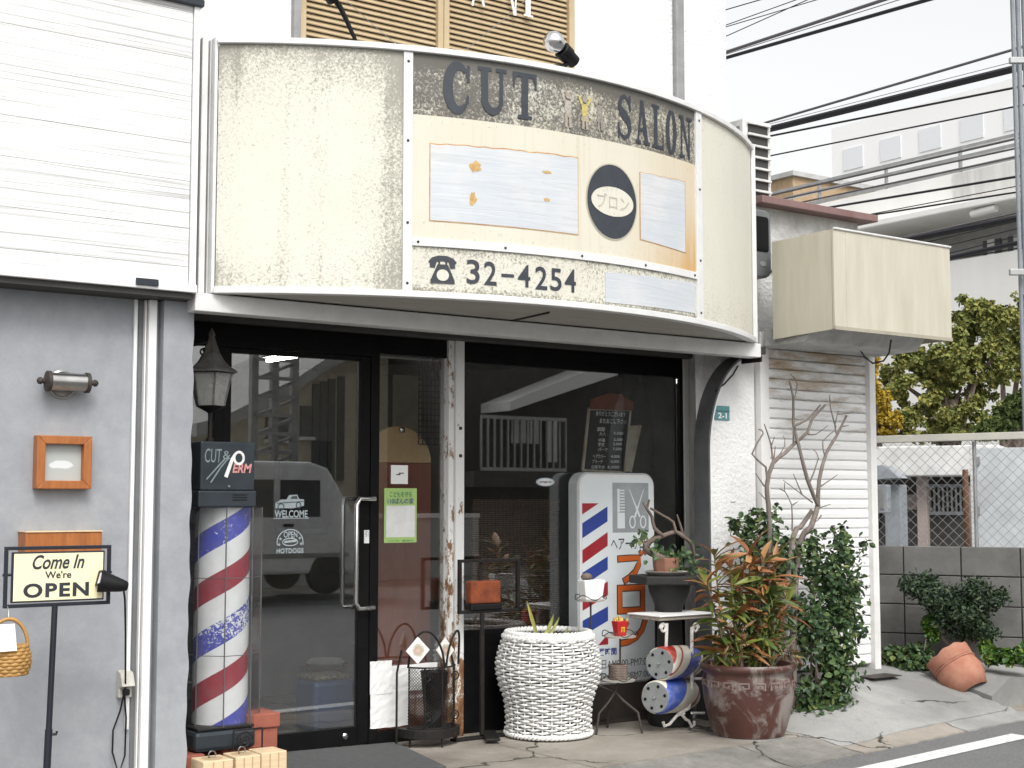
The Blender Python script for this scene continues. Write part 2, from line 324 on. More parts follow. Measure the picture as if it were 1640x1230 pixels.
# ---------------------------------------------------------------- neighbouring shop (left)
plain('pipe_grey_core', (.3, .3, .3), .7)
B = thing('neighbour_shop', 'shop with white ribbed siding above a mottled grey mortar wall', 'building', (1.8, 6.6, 0))
zs = [aY(0, y, YF).z for y in (-240, -165, -110, -45, 35.1, 101.5, 182.2, 248.6, 329.8, 396.9, 428.1)]; xr = aY(306, 250, YF).x; xt = aY(316, 250, YF).x
for i in range(len(zs)-1):
    g = MB(); g.box(.2, xr-.003, YF, YF+.03, zs[i+1]+.0007, zs[i]-.0007); part(B, 'siding_board', g, 'siding', bevel=.0022)
ztop = aY(316, 12, YF).z
g = MB(); g.box(.2, xt, YF+.034, 7.5, zs[-1]-.01, ztop); part(B, 'wall_core', g, 'pipe_grey_core')
g = MB(); g.box(xr, xt, YF-.012, YF+.05, zs[-1], ztop); part(B, 'corner_trim', g, 'white_trim', bevel=.003)
g = MB(); g.box(.2, xt+.012, YF-.03, 7.5, ztop, ztop+.035); part(B, 'roof_edge', g, 'dark_slate', bevel=.004)
zb = aY(158, 456, YF).z
g = MB(); g.box(.2, xt+.004, YF-.022, YF+.1, zb, zs[-1]); part(B, 'drip_trim', g, 'white_trim', bevel=.004)
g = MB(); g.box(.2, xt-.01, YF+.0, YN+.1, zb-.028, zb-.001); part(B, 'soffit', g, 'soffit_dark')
x0, x1, z0, z1 = rect(218, 446, 254, 457, YF-.03); g = MB(); g.box(x0, x1, YF-.034, YF-.0225, z0, z1); part(B, 'trim_clip', g, 'dark_slate', bevel=.002)
xw = aY(212, 800, YN).x
g = MB(); g.box(.2, xw+.25, YN, 7.4, -.3, zb-.029); part(B, 'wall', g, 'grey_mortar')
xa, xb = aY(209, 800, YN-.02).x, aY(214.5, 800, YN-.02).x; g = MB(); g.box(xa, xb, YN-.02, YN-.001, .3, zb-.03); part(B, 'white_conduit', g, 'white_trim', bevel=.003)
xa, xb = aY(233, 800, YN-.05).x, aY(246, 800, YN-.05).x; g = MB(); g.box(xa, xb, YN-.05, YN-.002, -.3, zb-.03); g.box(xa-.012, xa-.004, YN-.03, YN-.002, -.3, zb-.03); part(B, 'white_strip', g, 'white_trim', bevel=.003)
xa, xb = aY(215.5, 800, YN).x, xa-.013; g = MB(); g.box(xa, xb, YN-.006, YN-.001, -.3, zb-.03); plain('grey_joint', (.15, .155, .16), .7); part(B, 'gap_strip', g, 'grey_joint')  # flat darker grey strip drawn for the recessed gap
xa, xb = aY(257, 800, YP).x, aY(305.5, 800, YP).x; g = MB(); g.grid(lambda u, v: (xa+(xb-xa)*u+.006*(u > .9)*math.sin(v*61)*math.sin(v*23), YP, -.3+(zb+.27)*v), 10, 90)
g.box(xa, xb-.01, YP+.002, 7.3, -.3, zb-.031); part(B, 'pillar', g, 'grey_mortar')
# ---------------------------------------------------------------- salon building
S = thing('salon_building', 'white stuccoed hair salon with glazed black framed shopfront and louvred upstairs window', 'building', (4.6, 7.0, 0))
xc = aY(1163, 100, YW).x; wx0, wx1 = aY(474, 40, YW).x, aY(919, 60, YW).x; wz0 = 3.50
g = MB(); g.box(2.4, wx0, YW, 9.5, 2.42, 6.2); part(S, 'upper_wall', g, 'stucco')
g = MB(); g.box(wx1, xc, YW, 9.5, 2.42, 6.2); part(S, 'upper_wall', g, 'stucco')
g = MB(); g.box(wx0, wx1, YW+.001, 9.5, 2.42, wz0); g.box(wx0, wx1, YW+.001, 9.5, 4.9, 6.2); g.box(wx0, wx1, YW+.2, 9.5, wz0, 4.9); part(S, 'upper_wall', g, 'stucco')
plain('roof_grey', (.2, .2, .2), .8); g = MB(); g.box(2.3, xc+.1, YW-.1, 9.6, 6.2, 6.35); part(S, 'roof', g, 'roof_grey')
xa, xb = aY(1083, 80, YW-.04).x, aY(1096, 80, YW-.04).x; g = MB(); g.box(xa, xb, YW-.045, YW-.002, 3.2, 6.2); plain('pipe_grey', (.16, .165, .17), .5, c2=(.3, .3, .3), sc=4); part(S, 'downpipe', g, 'pipe_grey', bevel=.01)
# upstairs louvred window
plain('tan_louvre', (.48, .38, .24), .5, c2=(.38, .29, .17), sc=4); plain('grey_louvre', (.55, .50, .40), .5, c2=(.42, .38, .30), sc=4)
W = part(S, 'louvre_window', MB().box(wx0+.02, wx1-.02, YW+.12, YW+.14, wz0, 4.9), 'soffit_dark')
wm = aY(712, 50, YW-.02).x; fw_ = .045
o = finish('outer_frame', MB().box(wx0-.03, wx0+.012, YW-.04, YW+.1, wz0, 4.9), 'pipe_grey', OFF[S.name], 0, .004); o.parent = W
for xa, xb in ((wx0+.013, wx0+.013+fw_), (wm-.04, wm-.002), (wm+.002, wm+.04), (wx1-fw_, wx1-.002)):
    o = finish('stile', MB().box(xa, xb, YW-.015, YW+.05, wz0, 4.9), 'tan_louvre', OFF[S.name], 0, .004); o.parent = W
for xa, xb in ((wx0+.06, wm-.042), (wm+.042, wx1-fw_-.002)):
    me = None
    for i in range(40):
        z = 3.56+i*.0335
        if me is None:
            o = finish('slat', MB().obox(((xa+xb)/2, YW+.02, 0), ((xb-xa)/2, 0, 0), (0, .011, .0150), (0, -.0030, .0022)), 'tan_louvre', Vector(((xa+xb)/2, YW+.02, 0)), 0, 0); me = o.data
        else: o = bpy.data.objects.new('slat', me); COL.objects.link(o)
        o.parent = W; o.location = Vector(((xa+xb)/2, YW+.02, z))-OFF[S.name]
# broken white letters upstairs, seen by their feet
def wallpt(Y): return lambda x, z, off=0: Vector((x, Y-off, z))
P = [aY(*p, YW-.03) for p in ((758, 8), (763, -4), (766, 0), (774, 7), (812, -20), (826, 24), (829, -20), (843, 25), (847, 0), (853, 27))]
sh = [strip([(P[0].x, P[0].z), (P[0].x+.03, P[0].z+.13)], .012)+strip([(P[3].x-.035, P[3].z+.13), (P[3].x+.012, P[3].z-.008)], .014),
      strip([(P[4].x, P[4].z+.1), (P[5].x, P[5].z)], .016), strip([(P[5].x+.005, P[5].z), (P[5].x+.008, P[5].z+.2)], .008),
      rc(P[8].x-.018, P[7].z+.012, P[8].x+.018, P[8].z+.25)+rc(P[8].x-.032, P[7].z, P[8].x+.036, P[7].z+.0115)]
T = thing('window_lettering', 'white letter strokes fixed over the upstairs louvres', 'lettering', (P[5].x, YW-.02, P[7].z))
for k, q in enumerate(q2 for g_ in sh for q2 in g_): part(T, 'letter_stroke', MB().prism(q, lambda x, z: Vector((x, YW-.022-.0006*k, z)), lambda x, z: Vector((x, YW-.0165-.0003*k, z))), 'white_trim')
# right column with a quarter-arch edge
cx0, cx1 = aY(1133, 850, YC).x, aY(1211, 850, YC).x; za = aY(1133, 725, YC).z; zt = aY(1205, 572, YC).z
poly = [(cx0, -.05), (cx1, -.05), (cx1, zt)]+[(cx1-.02-(cx1-.02-cx0)*math.sin(R_(90*i/14)), za+(zt-za)*math.cos(R_(90*i/14))) for i in range(15)]
g = MB(); g.prism(poly, lambda x, z: Vector((x, YC, z)), lambda x, z: Vector((x, YC+.08, z))); part(S, 'column', g, 'stucco')
cv = [(cx1-.02-(cx1-.02-cx0)*math.sin(R_(90*i/20)), za+(zt-za)*math.cos(R_(90*i/20))) for i in range(21)]+[(cx0, -.02)]
def outset(c, d):
    r = []
    for i, p in enumerate(c):
        a, b_ = c[max(0, i-1)], c[min(len(c)-1, i+1)]; dx, dz = b_[0]-a[0], b_[1]-a[1]; l = math.hypot(dx, dz); r.append((p[0]+dz/l*d, p[1]-dx/l*d))
    return r
def ribbon(c, y0, y1, t0, t1):
    g = MB(); a, b_ = outset(c, t0), outset(c, t1); n = len(c)
    vs = [(p[0], y, p[1]) for y in (y0, y1) for q in (a, b_) for p in q]; fs = []
    for i in range(n-1):
        A, B2, C2, D = i, n+i, 2*n+i, 3*n+i
        fs += [(A, A+1, B2+1, B2), (C2, D, D+1, C2+1), (A, C2, C2+1, A+1), (B2, B2+1, D+1, D)]
    fs += [(0, n, 3*n, 2*n), (n-1, 3*n-1, 4*n-1, 2*n-1)]
    return g.add(vs, fs)
plain('arch_shade_metal', (.055, .058, .062), .45, c2=(.11, .11, .115), sc=5)
part(S, 'arch_shade_band', ribbon(cv, YC-.035, YC+.10, .002, .016), 'arch_shade_metal', smooth=30)  # added band; shade of the down-facing arch reveal put into its dark colour
part(S, 'arch_edge', ribbon(cv, YC-.012, YC+.0, -.03, .0015), 'white_trim', smooth=30)
# splayed, weathered reveal between column and glazing, header above
rx1 = aY(1106, 850, YG).x
g = MB(); g.prism([(cx0+.005, YC+.1), (rx1, YG+.02), (cx1, YG+.02), (cx1, YC+.1)], lambda x, y: Vector((x, y, -.02)), lambda x, y: Vector((x, y, 2.42))); part(S, 'reveal', g, 'stucco_old')
g = MB(); g.box(cx1+.001, xc, YC+.05, 9.5, -.02, 2.42); part(S, 'side_wall', g, 'stucco')
pxl = aY(306, 800, YP).x
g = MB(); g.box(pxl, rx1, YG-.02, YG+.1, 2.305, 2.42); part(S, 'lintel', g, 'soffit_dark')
# shopfront frame
def bar(x0, x1, z0, z1, name='frame_bar', mt='black_frame', y0=YG-.03, y1=YG+.03, bevel=.003, par=None):
    return part(par or S, name, MB().box(x0, x1, y0, y1, z0, z1), mt, bevel=bevel)
X = lambda px, Y=YG, py=850: aY(px, py, Y).x
zdt = aY(467, 563, YG).z; zdb = aY(507, 1169, YG).z; xs0 = 2.85
bar(xs0, X(603), zdt, 2.304, 'head_rail'); bar(X(336), X(352), 0, zdt-.001, 'jamb'); bar(X(589), X(602.5), 0, zdt-.001, 'mullion')
bar(X(603.2), X(719), 2.20, 2.304, 'head_rail', y0=YG-.028); bar(X(603.2), X(719), 0.0, .07, 'bottom_rail'); bar(X(712), X(719), .071, 2.199, 'mullion')
DR = bar(X(352.5), X(364), .012, zdt-.003, 'door', y0=YG-.024, y1=YG+.02)
D2 = lambda n, g, mt, **k: part(DR, n, g, mt, **k)
D2('stile', MB().box(X(572), X(588.5), YG-.024, YG+.02, .012, zdt-.003), 'black_frame', bevel=.003)
D2('bottom_rail', MB().box(X(364)+.001, X(572)-.001, YG-.022, YG+.018, .012, zdb), 'black_frame', bevel=.003)
D2('top_rail', MB().box(X(364)+.001, X(572)-.001, YG-.022, YG+.018, zdt-.03, zdt-.003), 'black_frame', bevel=.003)
D2('pane', MB().box(X(364)+.001, X(572)-.001, YG-.004, YG+.004, zdb, zdt-.031), 'pane_glass')
p = aY(553, 1179, YG-.03); D2('lock', MB().lathe([(.017, 0), (.017, .012), (.012, .016)], (p.x, YG-.02, p.z), 16, axis=Matrix.Rotation(R_(90), 3, 'X')), 'chrome', smooth=40)
def handle(pxc, yo, za_, zb_, r=.0135):
    x = X(pxc, YG-.08)
    xr_ = X(pxc+28 if yo > 0 else pxc+28, YG-.03)
    pts = []
    for (x_, y_, z_) in ((xr_, YG-.02, za_), (xr_-.02, YG-.07, za_), (x+.02, YG-.08, za_), (x, YG-.08, za_-.035), (x, YG-.08, zb_+.035), (x+.02, YG-.08, zb_), (xr_-.02, YG-.07, zb_), (xr_, YG-.02, zb_)): pts.append((x_, y_, z_))
    return MB().tube(pts, r, 10)
D2('handle', handle(571, 1, aY(580, 799, YG-.05).z, aY(580, 974, YG-.05).z), 'chrome', smooth=60)
D2('inner_handle', MB().tube([(X(560, YG+.05), YG+.004, aY(556, 799, YG).z), (X(551, YG+.06), YG+.06, aY(556, 799, YG).z), (X(549, YG+.06), YG+.06, aY(556, 810, YG).z), (X(549, YG+.06), YG+.06, aY(556, 964, YG).z), (X(551, YG+.06), YG+.06, aY(556, 974, YG).z), (X(560, YG+.05), YG+.004, aY(556, 974, YG).z)], .0125, 10), 'chrome', smooth=60)
bar(xs0, X(336)-.001, .0, .07, 'bottom_rail'); 
part(S, 'pane', MB().box(xs0, X(336)-.001, YG-.003, YG+.003, .071, zdt-.001), 'pane_glass')
part(S, 'pane', MB().box(X(603.2), X(712)-.001, YG-.003, YG+.003, .071, 2.199), 'pane_glass')
# rusty painted post
p0, p1, p2_ = X(719.5, YG-.06), X(728, YG-.06), X(742, YG-.06)
PO = part(S, 'post', MB().box(p0, p1, YG-.05, YG+.04, 0, 2.304), 'rusty_post', bevel=.002); part(S, 'post', MB().box(p1+.001, p2_, YG-.07, YG+.04, 0, 2.304), 'rusty_white', bevel=.003)
for yy in (686, 730):
    p = aY(738, yy, YG-.07); part(PO, 'bolt', MB().box(p.x-.012, p.x+.006, YG-.075, YG-.0705, p.z-.009, p.z+.009), 'rust_iron')
wl, wr = p2_+.002, X(1086); zk = aY(850, 1003, YG).z
bar(wl, wr, 0, zk, 'kick_panel', y0=YG-.012, y1=YG+.03); bar(wl, wr, aY(900, 592, YG).z, 2.304, 'head_rail'); bar(wr+.001, X(1091), 0, 2.304, 'jamb'); bar(X(1091)+.001, X(1104), 0, 2.304, 'jamb', 'alu_white', y0=YG-.04)
part(S, 'pane', MB().box(wl, wr-.001, YG-.003, YG+.003, zk+.001, aY(900, 592, YG).z-.001), 'pane_glass')
# soffit under the sign base
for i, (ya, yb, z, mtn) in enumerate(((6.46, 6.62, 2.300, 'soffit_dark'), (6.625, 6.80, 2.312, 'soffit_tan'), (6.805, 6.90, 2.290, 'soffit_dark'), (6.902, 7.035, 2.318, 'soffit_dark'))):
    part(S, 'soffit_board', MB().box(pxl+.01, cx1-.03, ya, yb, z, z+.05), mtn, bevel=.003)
# ---------------------------------------------------------------- inside the salon
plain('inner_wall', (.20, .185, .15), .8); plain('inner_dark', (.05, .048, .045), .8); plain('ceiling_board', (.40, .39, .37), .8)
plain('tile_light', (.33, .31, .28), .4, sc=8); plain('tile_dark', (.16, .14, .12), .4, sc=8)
ib = 10.3
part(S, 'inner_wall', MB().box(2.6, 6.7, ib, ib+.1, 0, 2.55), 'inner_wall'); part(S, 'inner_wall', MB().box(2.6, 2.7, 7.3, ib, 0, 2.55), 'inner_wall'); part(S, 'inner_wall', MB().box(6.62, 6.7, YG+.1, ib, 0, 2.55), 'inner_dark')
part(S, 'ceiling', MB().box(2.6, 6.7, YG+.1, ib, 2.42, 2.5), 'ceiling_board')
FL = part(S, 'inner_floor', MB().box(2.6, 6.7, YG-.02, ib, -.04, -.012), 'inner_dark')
tl = None
for i in range(9):
    for j in range(9):
        mtn = 'tile_light' if (i+j) % 2 else 'tile_dark'
        o = finish('floor_tile', MB().box(2.73+i*.42, 3.145+i*.42, 7.10+j*.35, 7.445+j*.35, -.012, -.002), mtn, OFF[S.name], 0, 0); o.parent = FL
# ---------------------------------------------------------------- bowed shop sign
def grime(name, cream, cream2, top=0, bot=0, left=0, right=0, all_=0.0, streak=0.0, sc=55, rust=0.0, dk=(.105, .098, .085), drip=0.0):
    mt, nt, b = base(name, .5, spec=.3); tc = N(nt, 'ShaderNodeTexCoord'); sp = N(nt, 'ShaderNodeSeparateXYZ'); nt.links.new(tc.outputs['Generated'], sp.inputs[0])
    gx, gz_ = sp.outputs[0], sp.outputs[2]; v = coord(nt, 'Object')
    def edge(s, k, inv, wd):
        d = mth(nt, 'SUBTRACT', 1.0, s) if inv else s
        return mth(nt, 'MULTIPLY', mth(nt, 'POWER', mth(nt, 'MAXIMUM', mth(nt, 'SUBTRACT', 1.0, mth(nt, 'DIVIDE', d, wd)), 0.0), 1.6), k)
    m_ = mth(nt, 'ADD', mth(nt, 'ADD', edge(gz_, top, True, .32), edge(gz_, bot, False, .25)), mth(nt, 'ADD', edge(gx, left, False, .18), edge(gx, right, True, .34)))
    m_ = mth(nt, 'ADD', m_, all_); big = noise(nt, v, 2.4, 6, .65, .5)
    m_ = mth(nt, 'MULTIPLY', m_, mth(nt, 'MULTIPLY_ADD', big, 1.6, .1))
    if streak:
        tr = N(nt, 'ShaderNodeMapping'); tr.inputs['Rotation'].default_value = (0, R_(38), 0); tr.inputs['Scale'].default_value = (14, 14, 1.2); nt.links.new(tc.outputs['Object'], tr.inputs[0])
        st = noise(nt, tr.outputs[0], 1.0, 4, .6); m_ = mth(nt, 'ADD', m_, mth(nt, 'MULTIPLY', ramp(nt, st, [(.52, (0, 0, 0)), (.75, (1, 1, 1))]), streak))
    spk = noise(nt, v, sc, 8, .75, .6); fine = noise(nt, v, sc*2.7, 4, .8)
    f = mth(nt, 'ADD', mth(nt, 'SUBTRACT', spk, .66), mth(nt, 'MULTIPLY', m_, .26)); f = mth(nt, 'ADD', f, mth(nt, 'MULTIPLY', mth(nt, 'SUBTRACT', fine, .5), .16))
    mask = ramp(nt, f, [(.0, (0, 0, 0)), (.05, (.45, .45, .45)), (.14, (.9, .9, .9))])
    n1 = noise(nt, v, 1.6, 6, .6); cc = ramp(nt, n1, [(.35, cream2), (.65, cream)])
    if rust:
        rr = mth(nt, 'MULTIPLY', edge(gx, 1.0, True, .42), mth(nt, 'ADD', edge(gz_, .8, False, .75), .25)); rs = noise(nt, coord(nt, 'Object', (14, 14, 1.5)), 1.0, 6, .7)
        cc = mixc(nt, mth(nt, 'MINIMUM', mth(nt, 'MULTIPLY', rr, mth(nt, 'MULTIPLY_ADD', rs, 1.6, .3*rust)), .9), cc, (.50, .29, .085))
    if drip:
        dp = noise(nt, coord(nt, 'Object', (34, 34, .9)), 1.0, 5, .65, .3); cc = mixc(nt, mth(nt, 'MULTIPLY', ramp(nt, dp, [(.55, (0, 0, 0)), (.72, (1, 1, 1))]), drip), cc, (.34, .26, .16))
    nt.links.new(mixc(nt, mask, cc, dk), b.inputs['Base Color']); bumpn(nt, b, spk, .12, .003)
CR, CR2 = (.63, .61, .53), (.585, .565, .485)
grime('cream_left', CR, CR2, top=.75, bot=.35, left=.3, right=.85, all_=.34, streak=.42, sc=85, dk=(.25, .24, .20), drip=.04)
grime('cream_band', CR, (.47, .44, .34), top=1.3, all_=1.15, sc=70, dk=(.065, .062, .056), drip=.25)
grime('cream_mid', (.615, .59, .50), (.585, .55, .45), bot=.25, top=.2, all_=.08, rust=.8, drip=.20)
grime('cream_low', CR, CR2, top=.3, bot=.7, all_=.55, sc=80, dk=(.15, .14, .11), drip=.15)
grime('cream_right', (.625, .605, .52), CR2, top=.25, bot=.35, all_=.30, sc=85, dk=(.26, .245, .195), drip=.12)
ZS0, ZS1 = 2.355, 3.61
SG = thing('bowed_sign', 'large bowed cream signboard with white frame lettered CUT SALON above the shopfront', 'sign', (AM, YF, ZS0))
def apanel(q0, q1, z0, z1, o0, o1, n=24, m_=1):
    g = MB()
    if callable(z0): fz0 = z0
    else: fz0 = lambda q: z0
    fz1 = z1 if callable(z1) else (lambda q: z1)
    def ring(off): return [[arc(q0+(q1-q0)*i/n, fz0(q0+(q1-q0)*i/n), off) for i in range(n+1)], [arc(q0+(q1-q0)*i/n, fz1(q0+(q1-q0)*i/n), off) for i in range(n+1)]]
    f, bk = ring(o1), ring(o0); vs = f[0]+f[1]+bk[0]+bk[1]; k = n+1; fs = []
    for i in range(n): fs += [(i, i+1, k+i+1, k+i), (2*k+i, 3*k+i, 3*k+i+1, 2*k+i+1), (i, 2*k+i, 2*k+i+1, i+1), (k+i, k+i+1, 3*k+i+1, 3*k+i)]
    fs += [(0, k, 3*k, 2*k), (n, 2*k+n, 3*k+n, k+n)]
    return g.add(vs, fs)
qa = aA(645, 270)[0]; qb = aA(660, 270)[0]; qc = aA(1113, 300)[0]; qd = aA(1122, 300)[0]; qe = -QM+.004; qf = QM-.012
zt0 = ZS0+.03; zt1 = ZS1-.032
part(SG, 'panel', apanel(qe, qa, zt0, zt1, -.02, .0), 'cream_left', smooth=50)
zband = aA(900, 210)[1]-.005; zs1 = aA(880, 398)[1]; zs0 = aA(880, 411)[1]
part(SG, 'panel', apanel(qb, qc, zband, zt1, -.02, .0), 'cream_band', smooth=50, label='grime speckled top panel lettered CUT SALON')
part(SG, 'panel', apanel(qb, qc, zs1+.0, zband-.0005, -.02, .0005), 'cream_mid', smooth=50, label='cream middle panel with orange rust stains')
part(SG, 'panel', apanel(qb, qc, zt0, zs0, -.02, .0), 'cream_low', smooth=50, label='bottom panel with telephone number')
part(SG, 'panel', apanel(qd, qf, zt0, zt1, -.02, .0), 'cream_right', smooth=50)
for n_, q0, q1, z0, z1, o1 in (('top_rim', -QM, QM, ZS1-.03, ZS1, .022), ('bottom_rim', -QM, QM, ZS0-.004, ZS0+.028, .022)): part(SG, n_, apanel(q0, q1, z0, z1, -.03, o1, 48), 'alu_white', smooth=50, bevel=.003)
for q0, q1 in ((qa, qb), (qc, qd)): part(SG, 'divider', apanel(q0, q1, ZS0+.029, ZS1-.031, -.02, .012, 4), 'alu_white', bevel=.002)
part(SG, 'divider', apanel(qb+.001, qc-.001, zs0+.001, zs1-.001, -.02, .010, 24), 'alu_white', smooth=50, bevel=.002)
def screw(q, z, off):
    p = arc(q, z, off); part(SG, 'screw', MB().lathe([(.007, -.002), (.007, .003), (.004, .005)], p, 8, axis=Matrix.Rotation(R_(90), 3, 'X')), 'rust_iron')
for q in ((qa+qb)/2, (qc+qd)/2):
    for z in (2.42, 2.72, 3.13, 3.53): screw(q, z, .012)
for k in range(5): screw(qb+.03+(qc-qb-.06)*k/4, (zs0+zs1)/2, .010)
# end posts of the sign
for px0, px1, yy in ((321, 331, YF+.04), (334, 340, YF+.05), (341.5, 347, YF+.0)):
    part(SG, 'end_post', MB().box(aY(px0, 270, yy).x, aY(px1, 270, yy).x, yy, yy+.05, ZS0-.002, ZS1+.004), 'alu_white', bevel=.004)
part(SG, 'end_post', MB().box(aY(1205, 400, YF).x, aY(1212, 400, YF).x, YF-.0, YF+.05, ZS0-.002, ZS1+.004), 'alu_white', bevel=.004)
part(SG, 'end_plate', MB().box(aY(1203, 400, YF).x-.02, aY(1204, 400, YF).x, YF+.03, YW-.05, ZS0, ZS1), 'alu_white'); part(SG, 'end_plate', MB().box(XA, XA+.015, YF+.03, YW-.05, ZS0, ZS1), 'alu_white')
n = 40; q = [arc(-QM+2*QM*i/n, 0, -.03) for i in range(n+1)]
for z, nm, mtn in ((ZS0+.002, 'underside', 'soffit_tan'), (ZS1-.034, 'top_cover', 'alu_white')):
    yb = YF+.05 if nm == 'underside' else YW-.06
    g = MB(); g.add([(p.x, p.y, z+dz) for dz in (0, .004) for p in q]+[(p.x, yb, z+dz) for dz in (0, .004) for p in q], [])
    k = n+1; g.f = [f for i in range(n) for f in ((i, i+1, 2*k+i+1, 2*k+i), (k+i, 3*k+i, 3*k+i+1, k+i+1))]; part(SG, nm, g, mtn)
j0, j1 = aZ(790, 520, ZS0), aZ(880, 500, ZS0); g = MB(); g.obox((j0+j1)/2-Vector((0, 0, .002)), (j1-j0)/2, (.008, .012, 0), (0, 0, .004)); part(SG, 'joint_strip', g, 'soffit_dark')
fx0, fx1 = aY(313, 480, YF).x, aY(1219, 562, YF).x
part(SG, 'base_beam', MB().box(fx0, fx1, YF, YF+.10, 2.262, ZS0-.006), 'alu_white', bevel=.004)
part(SG, 'base_end', MB().box(fx1+.001, fx1+.014, YF+.005, YF+.18, 2.235, 2.275), 'rubber', bevel=.003)
# slab-serif letters of the name
def slab(ch):
    t = .085
    if ch == 'C': return [strip(ell(.40, .5, .30, .45, 48, 312, 22), [.11+.17*math.sin(math.pi*i/22)**1.3 for i in range(23)]), rc(.64, .62, .72, .97), [[(.60, .82), (.64, .70), (.64, .90), (.55, .92)]], [[(.56, .06), (.70, .22), (.70, .36), (.63, .36)]]]
    if ch == 'U': return [rc(.10, .32, .31, 1), rc(.0, .92, .42, 1), rc(.66, .32, .77, 1), rc(.55, .92, .88, 1), strip([(.205-.0, .33)]+ell(.46, .33, .255, .27, 180, 360, 16)[1:-1]+[(.715, .33)], [.21]+[.21-.10*i/15 for i in range(15)]+[.11])]
    if ch == 'T': return [rc(.30, 0, .54, 1), rc(.0, .90, .84, 1), rc(.0, .66, .07, .9), rc(.77, .66, .84, .9), rc(.17, 0, .67, .08), [[(.07, .9), (.07, .8), (.13, .9)]], [[(.77, .9), (.71, .9), (.77, .8)]]]
    if ch == 'S': return [strip([(.66, .74), (.58, .88), (.42, .955), (.25, .90), (.17, .75), (.24, .62), (.42, .53), (.60, .42), (.66, .26), (.58, .11), (.40, .045), (.22, .11), (.12, .27)], [.05, .08, .09, .12, .18, .22, .24, .22, .18, .12, .09, .08, .05]), rc(.63, .64, .71, .99), rc(.08, .01, .155, .36)]
    if ch == 'A': return [[[(.36, 1), (.54, 1), (.24, .06), (.14, .06)]], [[(.36, 1), (.54, 1), (.86, .06), (.62, .06)]], rc(.24, .28, .70, .36), rc(.02, 0, .36, .075), rc(.52, 0, .96, .075)]
    if ch == 'L': return [rc(.16, 0, .38, 1), rc(.04, .925, .50, 1), rc(.04, 0, .78, .08), rc(.71, .08, .78, .36)]
    if ch == 'O': return [strip(ell(.42, .5, .28, .45, 90, 450, 30), [.09+.19*abs(math.cos(R_(90+12*i))) for i in range(31)])]
    if ch == 'N': return [rc(.13, 0, .23, 1), rc(.66, 0, .76, 1), [[(.10, 1), (.30, 1), (.76, .0), (.66, .0)]], rc(.0, .925, .26, 1), rc(.02, 0, .36, .075), rc(.54, .925, .90, 1)]
def put(mb, ch, px0, py0, px1, py1, off=.003):     # px box of one letter on the bow
    my = (py0+py1)/2; mx = (px0+px1)/2; q0 = aA(px0, my)[0]; q1 = aA(px1, my)[0]; z0 = aA(mx, py1)[1]; z1 = aA(mx, py0)[1]
    sh = slab(ch); xs = [p[0] for g_ in sh for pl in g_ for p in pl]; a, b_ = min(xs), max(xs)
    paint(mb, sh, lambda x, z, o: arc(q0+(x-a)/(b_-a)*(q1-q0), z0+z*(z1-z0), off+o))
plain('letter_blue', (.017, .023, .032), .6, c2=(.04, .047, .057), sc=16, amt=.9)
for ch, bx in (('C', (709, 101, 752, 180)), ('U', (765, 109, 811, 183)), ('T', (821, 117, 859, 191)), ('S', (989, 151, 1011, 224)), ('A', (1017, 161, 1040, 231)), ('L', (1044, 169, 1062, 238)), ('O', (1066, 177, 1083, 247)), ('N', (1087, 187, 1107, 254))):
    g = MB(); put(g, ch, *bx); part(SG, 'letter', g, 'letter_blue')
af = lambda x, z, o=0: arc(x, z, .003+o)
# telephone mark and number
qz = [aA(688, 430), aA(729, 430)]; zt_ = aA(708, 412)[1]; zl = aA(708, 454)[1]; q0, q1 = qz[0][0], qz[1][0]
U = lambda x, y: (q0+(q1-q0)*x, zl+(zt_-zl)*y)
sh = [strip([U(*p) for p in ((.02, .74), (.14, .88), (.35, .95), (.65, .95), (.86, .88), (.98, .74))], .028), [[U(*p) for p in ((.0, .60), (.20, .58), (.26, .80), (.03, .84))]], [[U(*p) for p in ((.80, .58), (1.0, .60), (.97, .84), (.74, .80))]],
      rc(*U(.33, .70), *U(.40, .93)), rc(*U(.60, .70), *U(.67, .93)), [[U(*p) for p in ((.03, 0), (.97, 0), (.97, .12), (.70, .72), (.30, .72), (.03, .12))]]]
g = MB(); paint(g, sh, lambda x, z, o: arc(x, z, .003+o)); part(SG, 'telephone_mark', g, 'letter_blue')
g = MB(); paint(g, [[[U(.5+.24*math.cos(R_(a)), .31+.22*math.sin(R_(a))) for a in range(0, 360, 15)]]], lambda x, z, o: arc(x, z, .0062)); part(SG, 'telephone_dial', g, 'cream_right')
def wr(body, px0, py0, px1, py1, mtn='letter_blue', bold=.0, off=.003, name='lettering', sp=1.0, par=None):
    my = (py0+py1)/2; mx = (px0+px1)/2; g = MB(); write(g, body, aA(px0, my)[0], aA(px1, my)[0], aA(mx, py1)[1], aA(mx, py0)[1], lambda x, z: arc(x, z, off), bold=bold, spacing=sp)
    if g.v: part(par or SG, name, g, mtn)
for ch, a, b_, t, bt in (('3', 747, 768, 416, 455), ('2', 775, 795, 419, 457), ('-', 803, 823, 439, 444), ('4', 829, 849, 424, 460), ('2', 857, 876, 427, 464), ('5', 881, 899, 430, 466), ('4', 904, 922, 431, 468)): wr(ch, a, t, b_, bt, bold=.012)
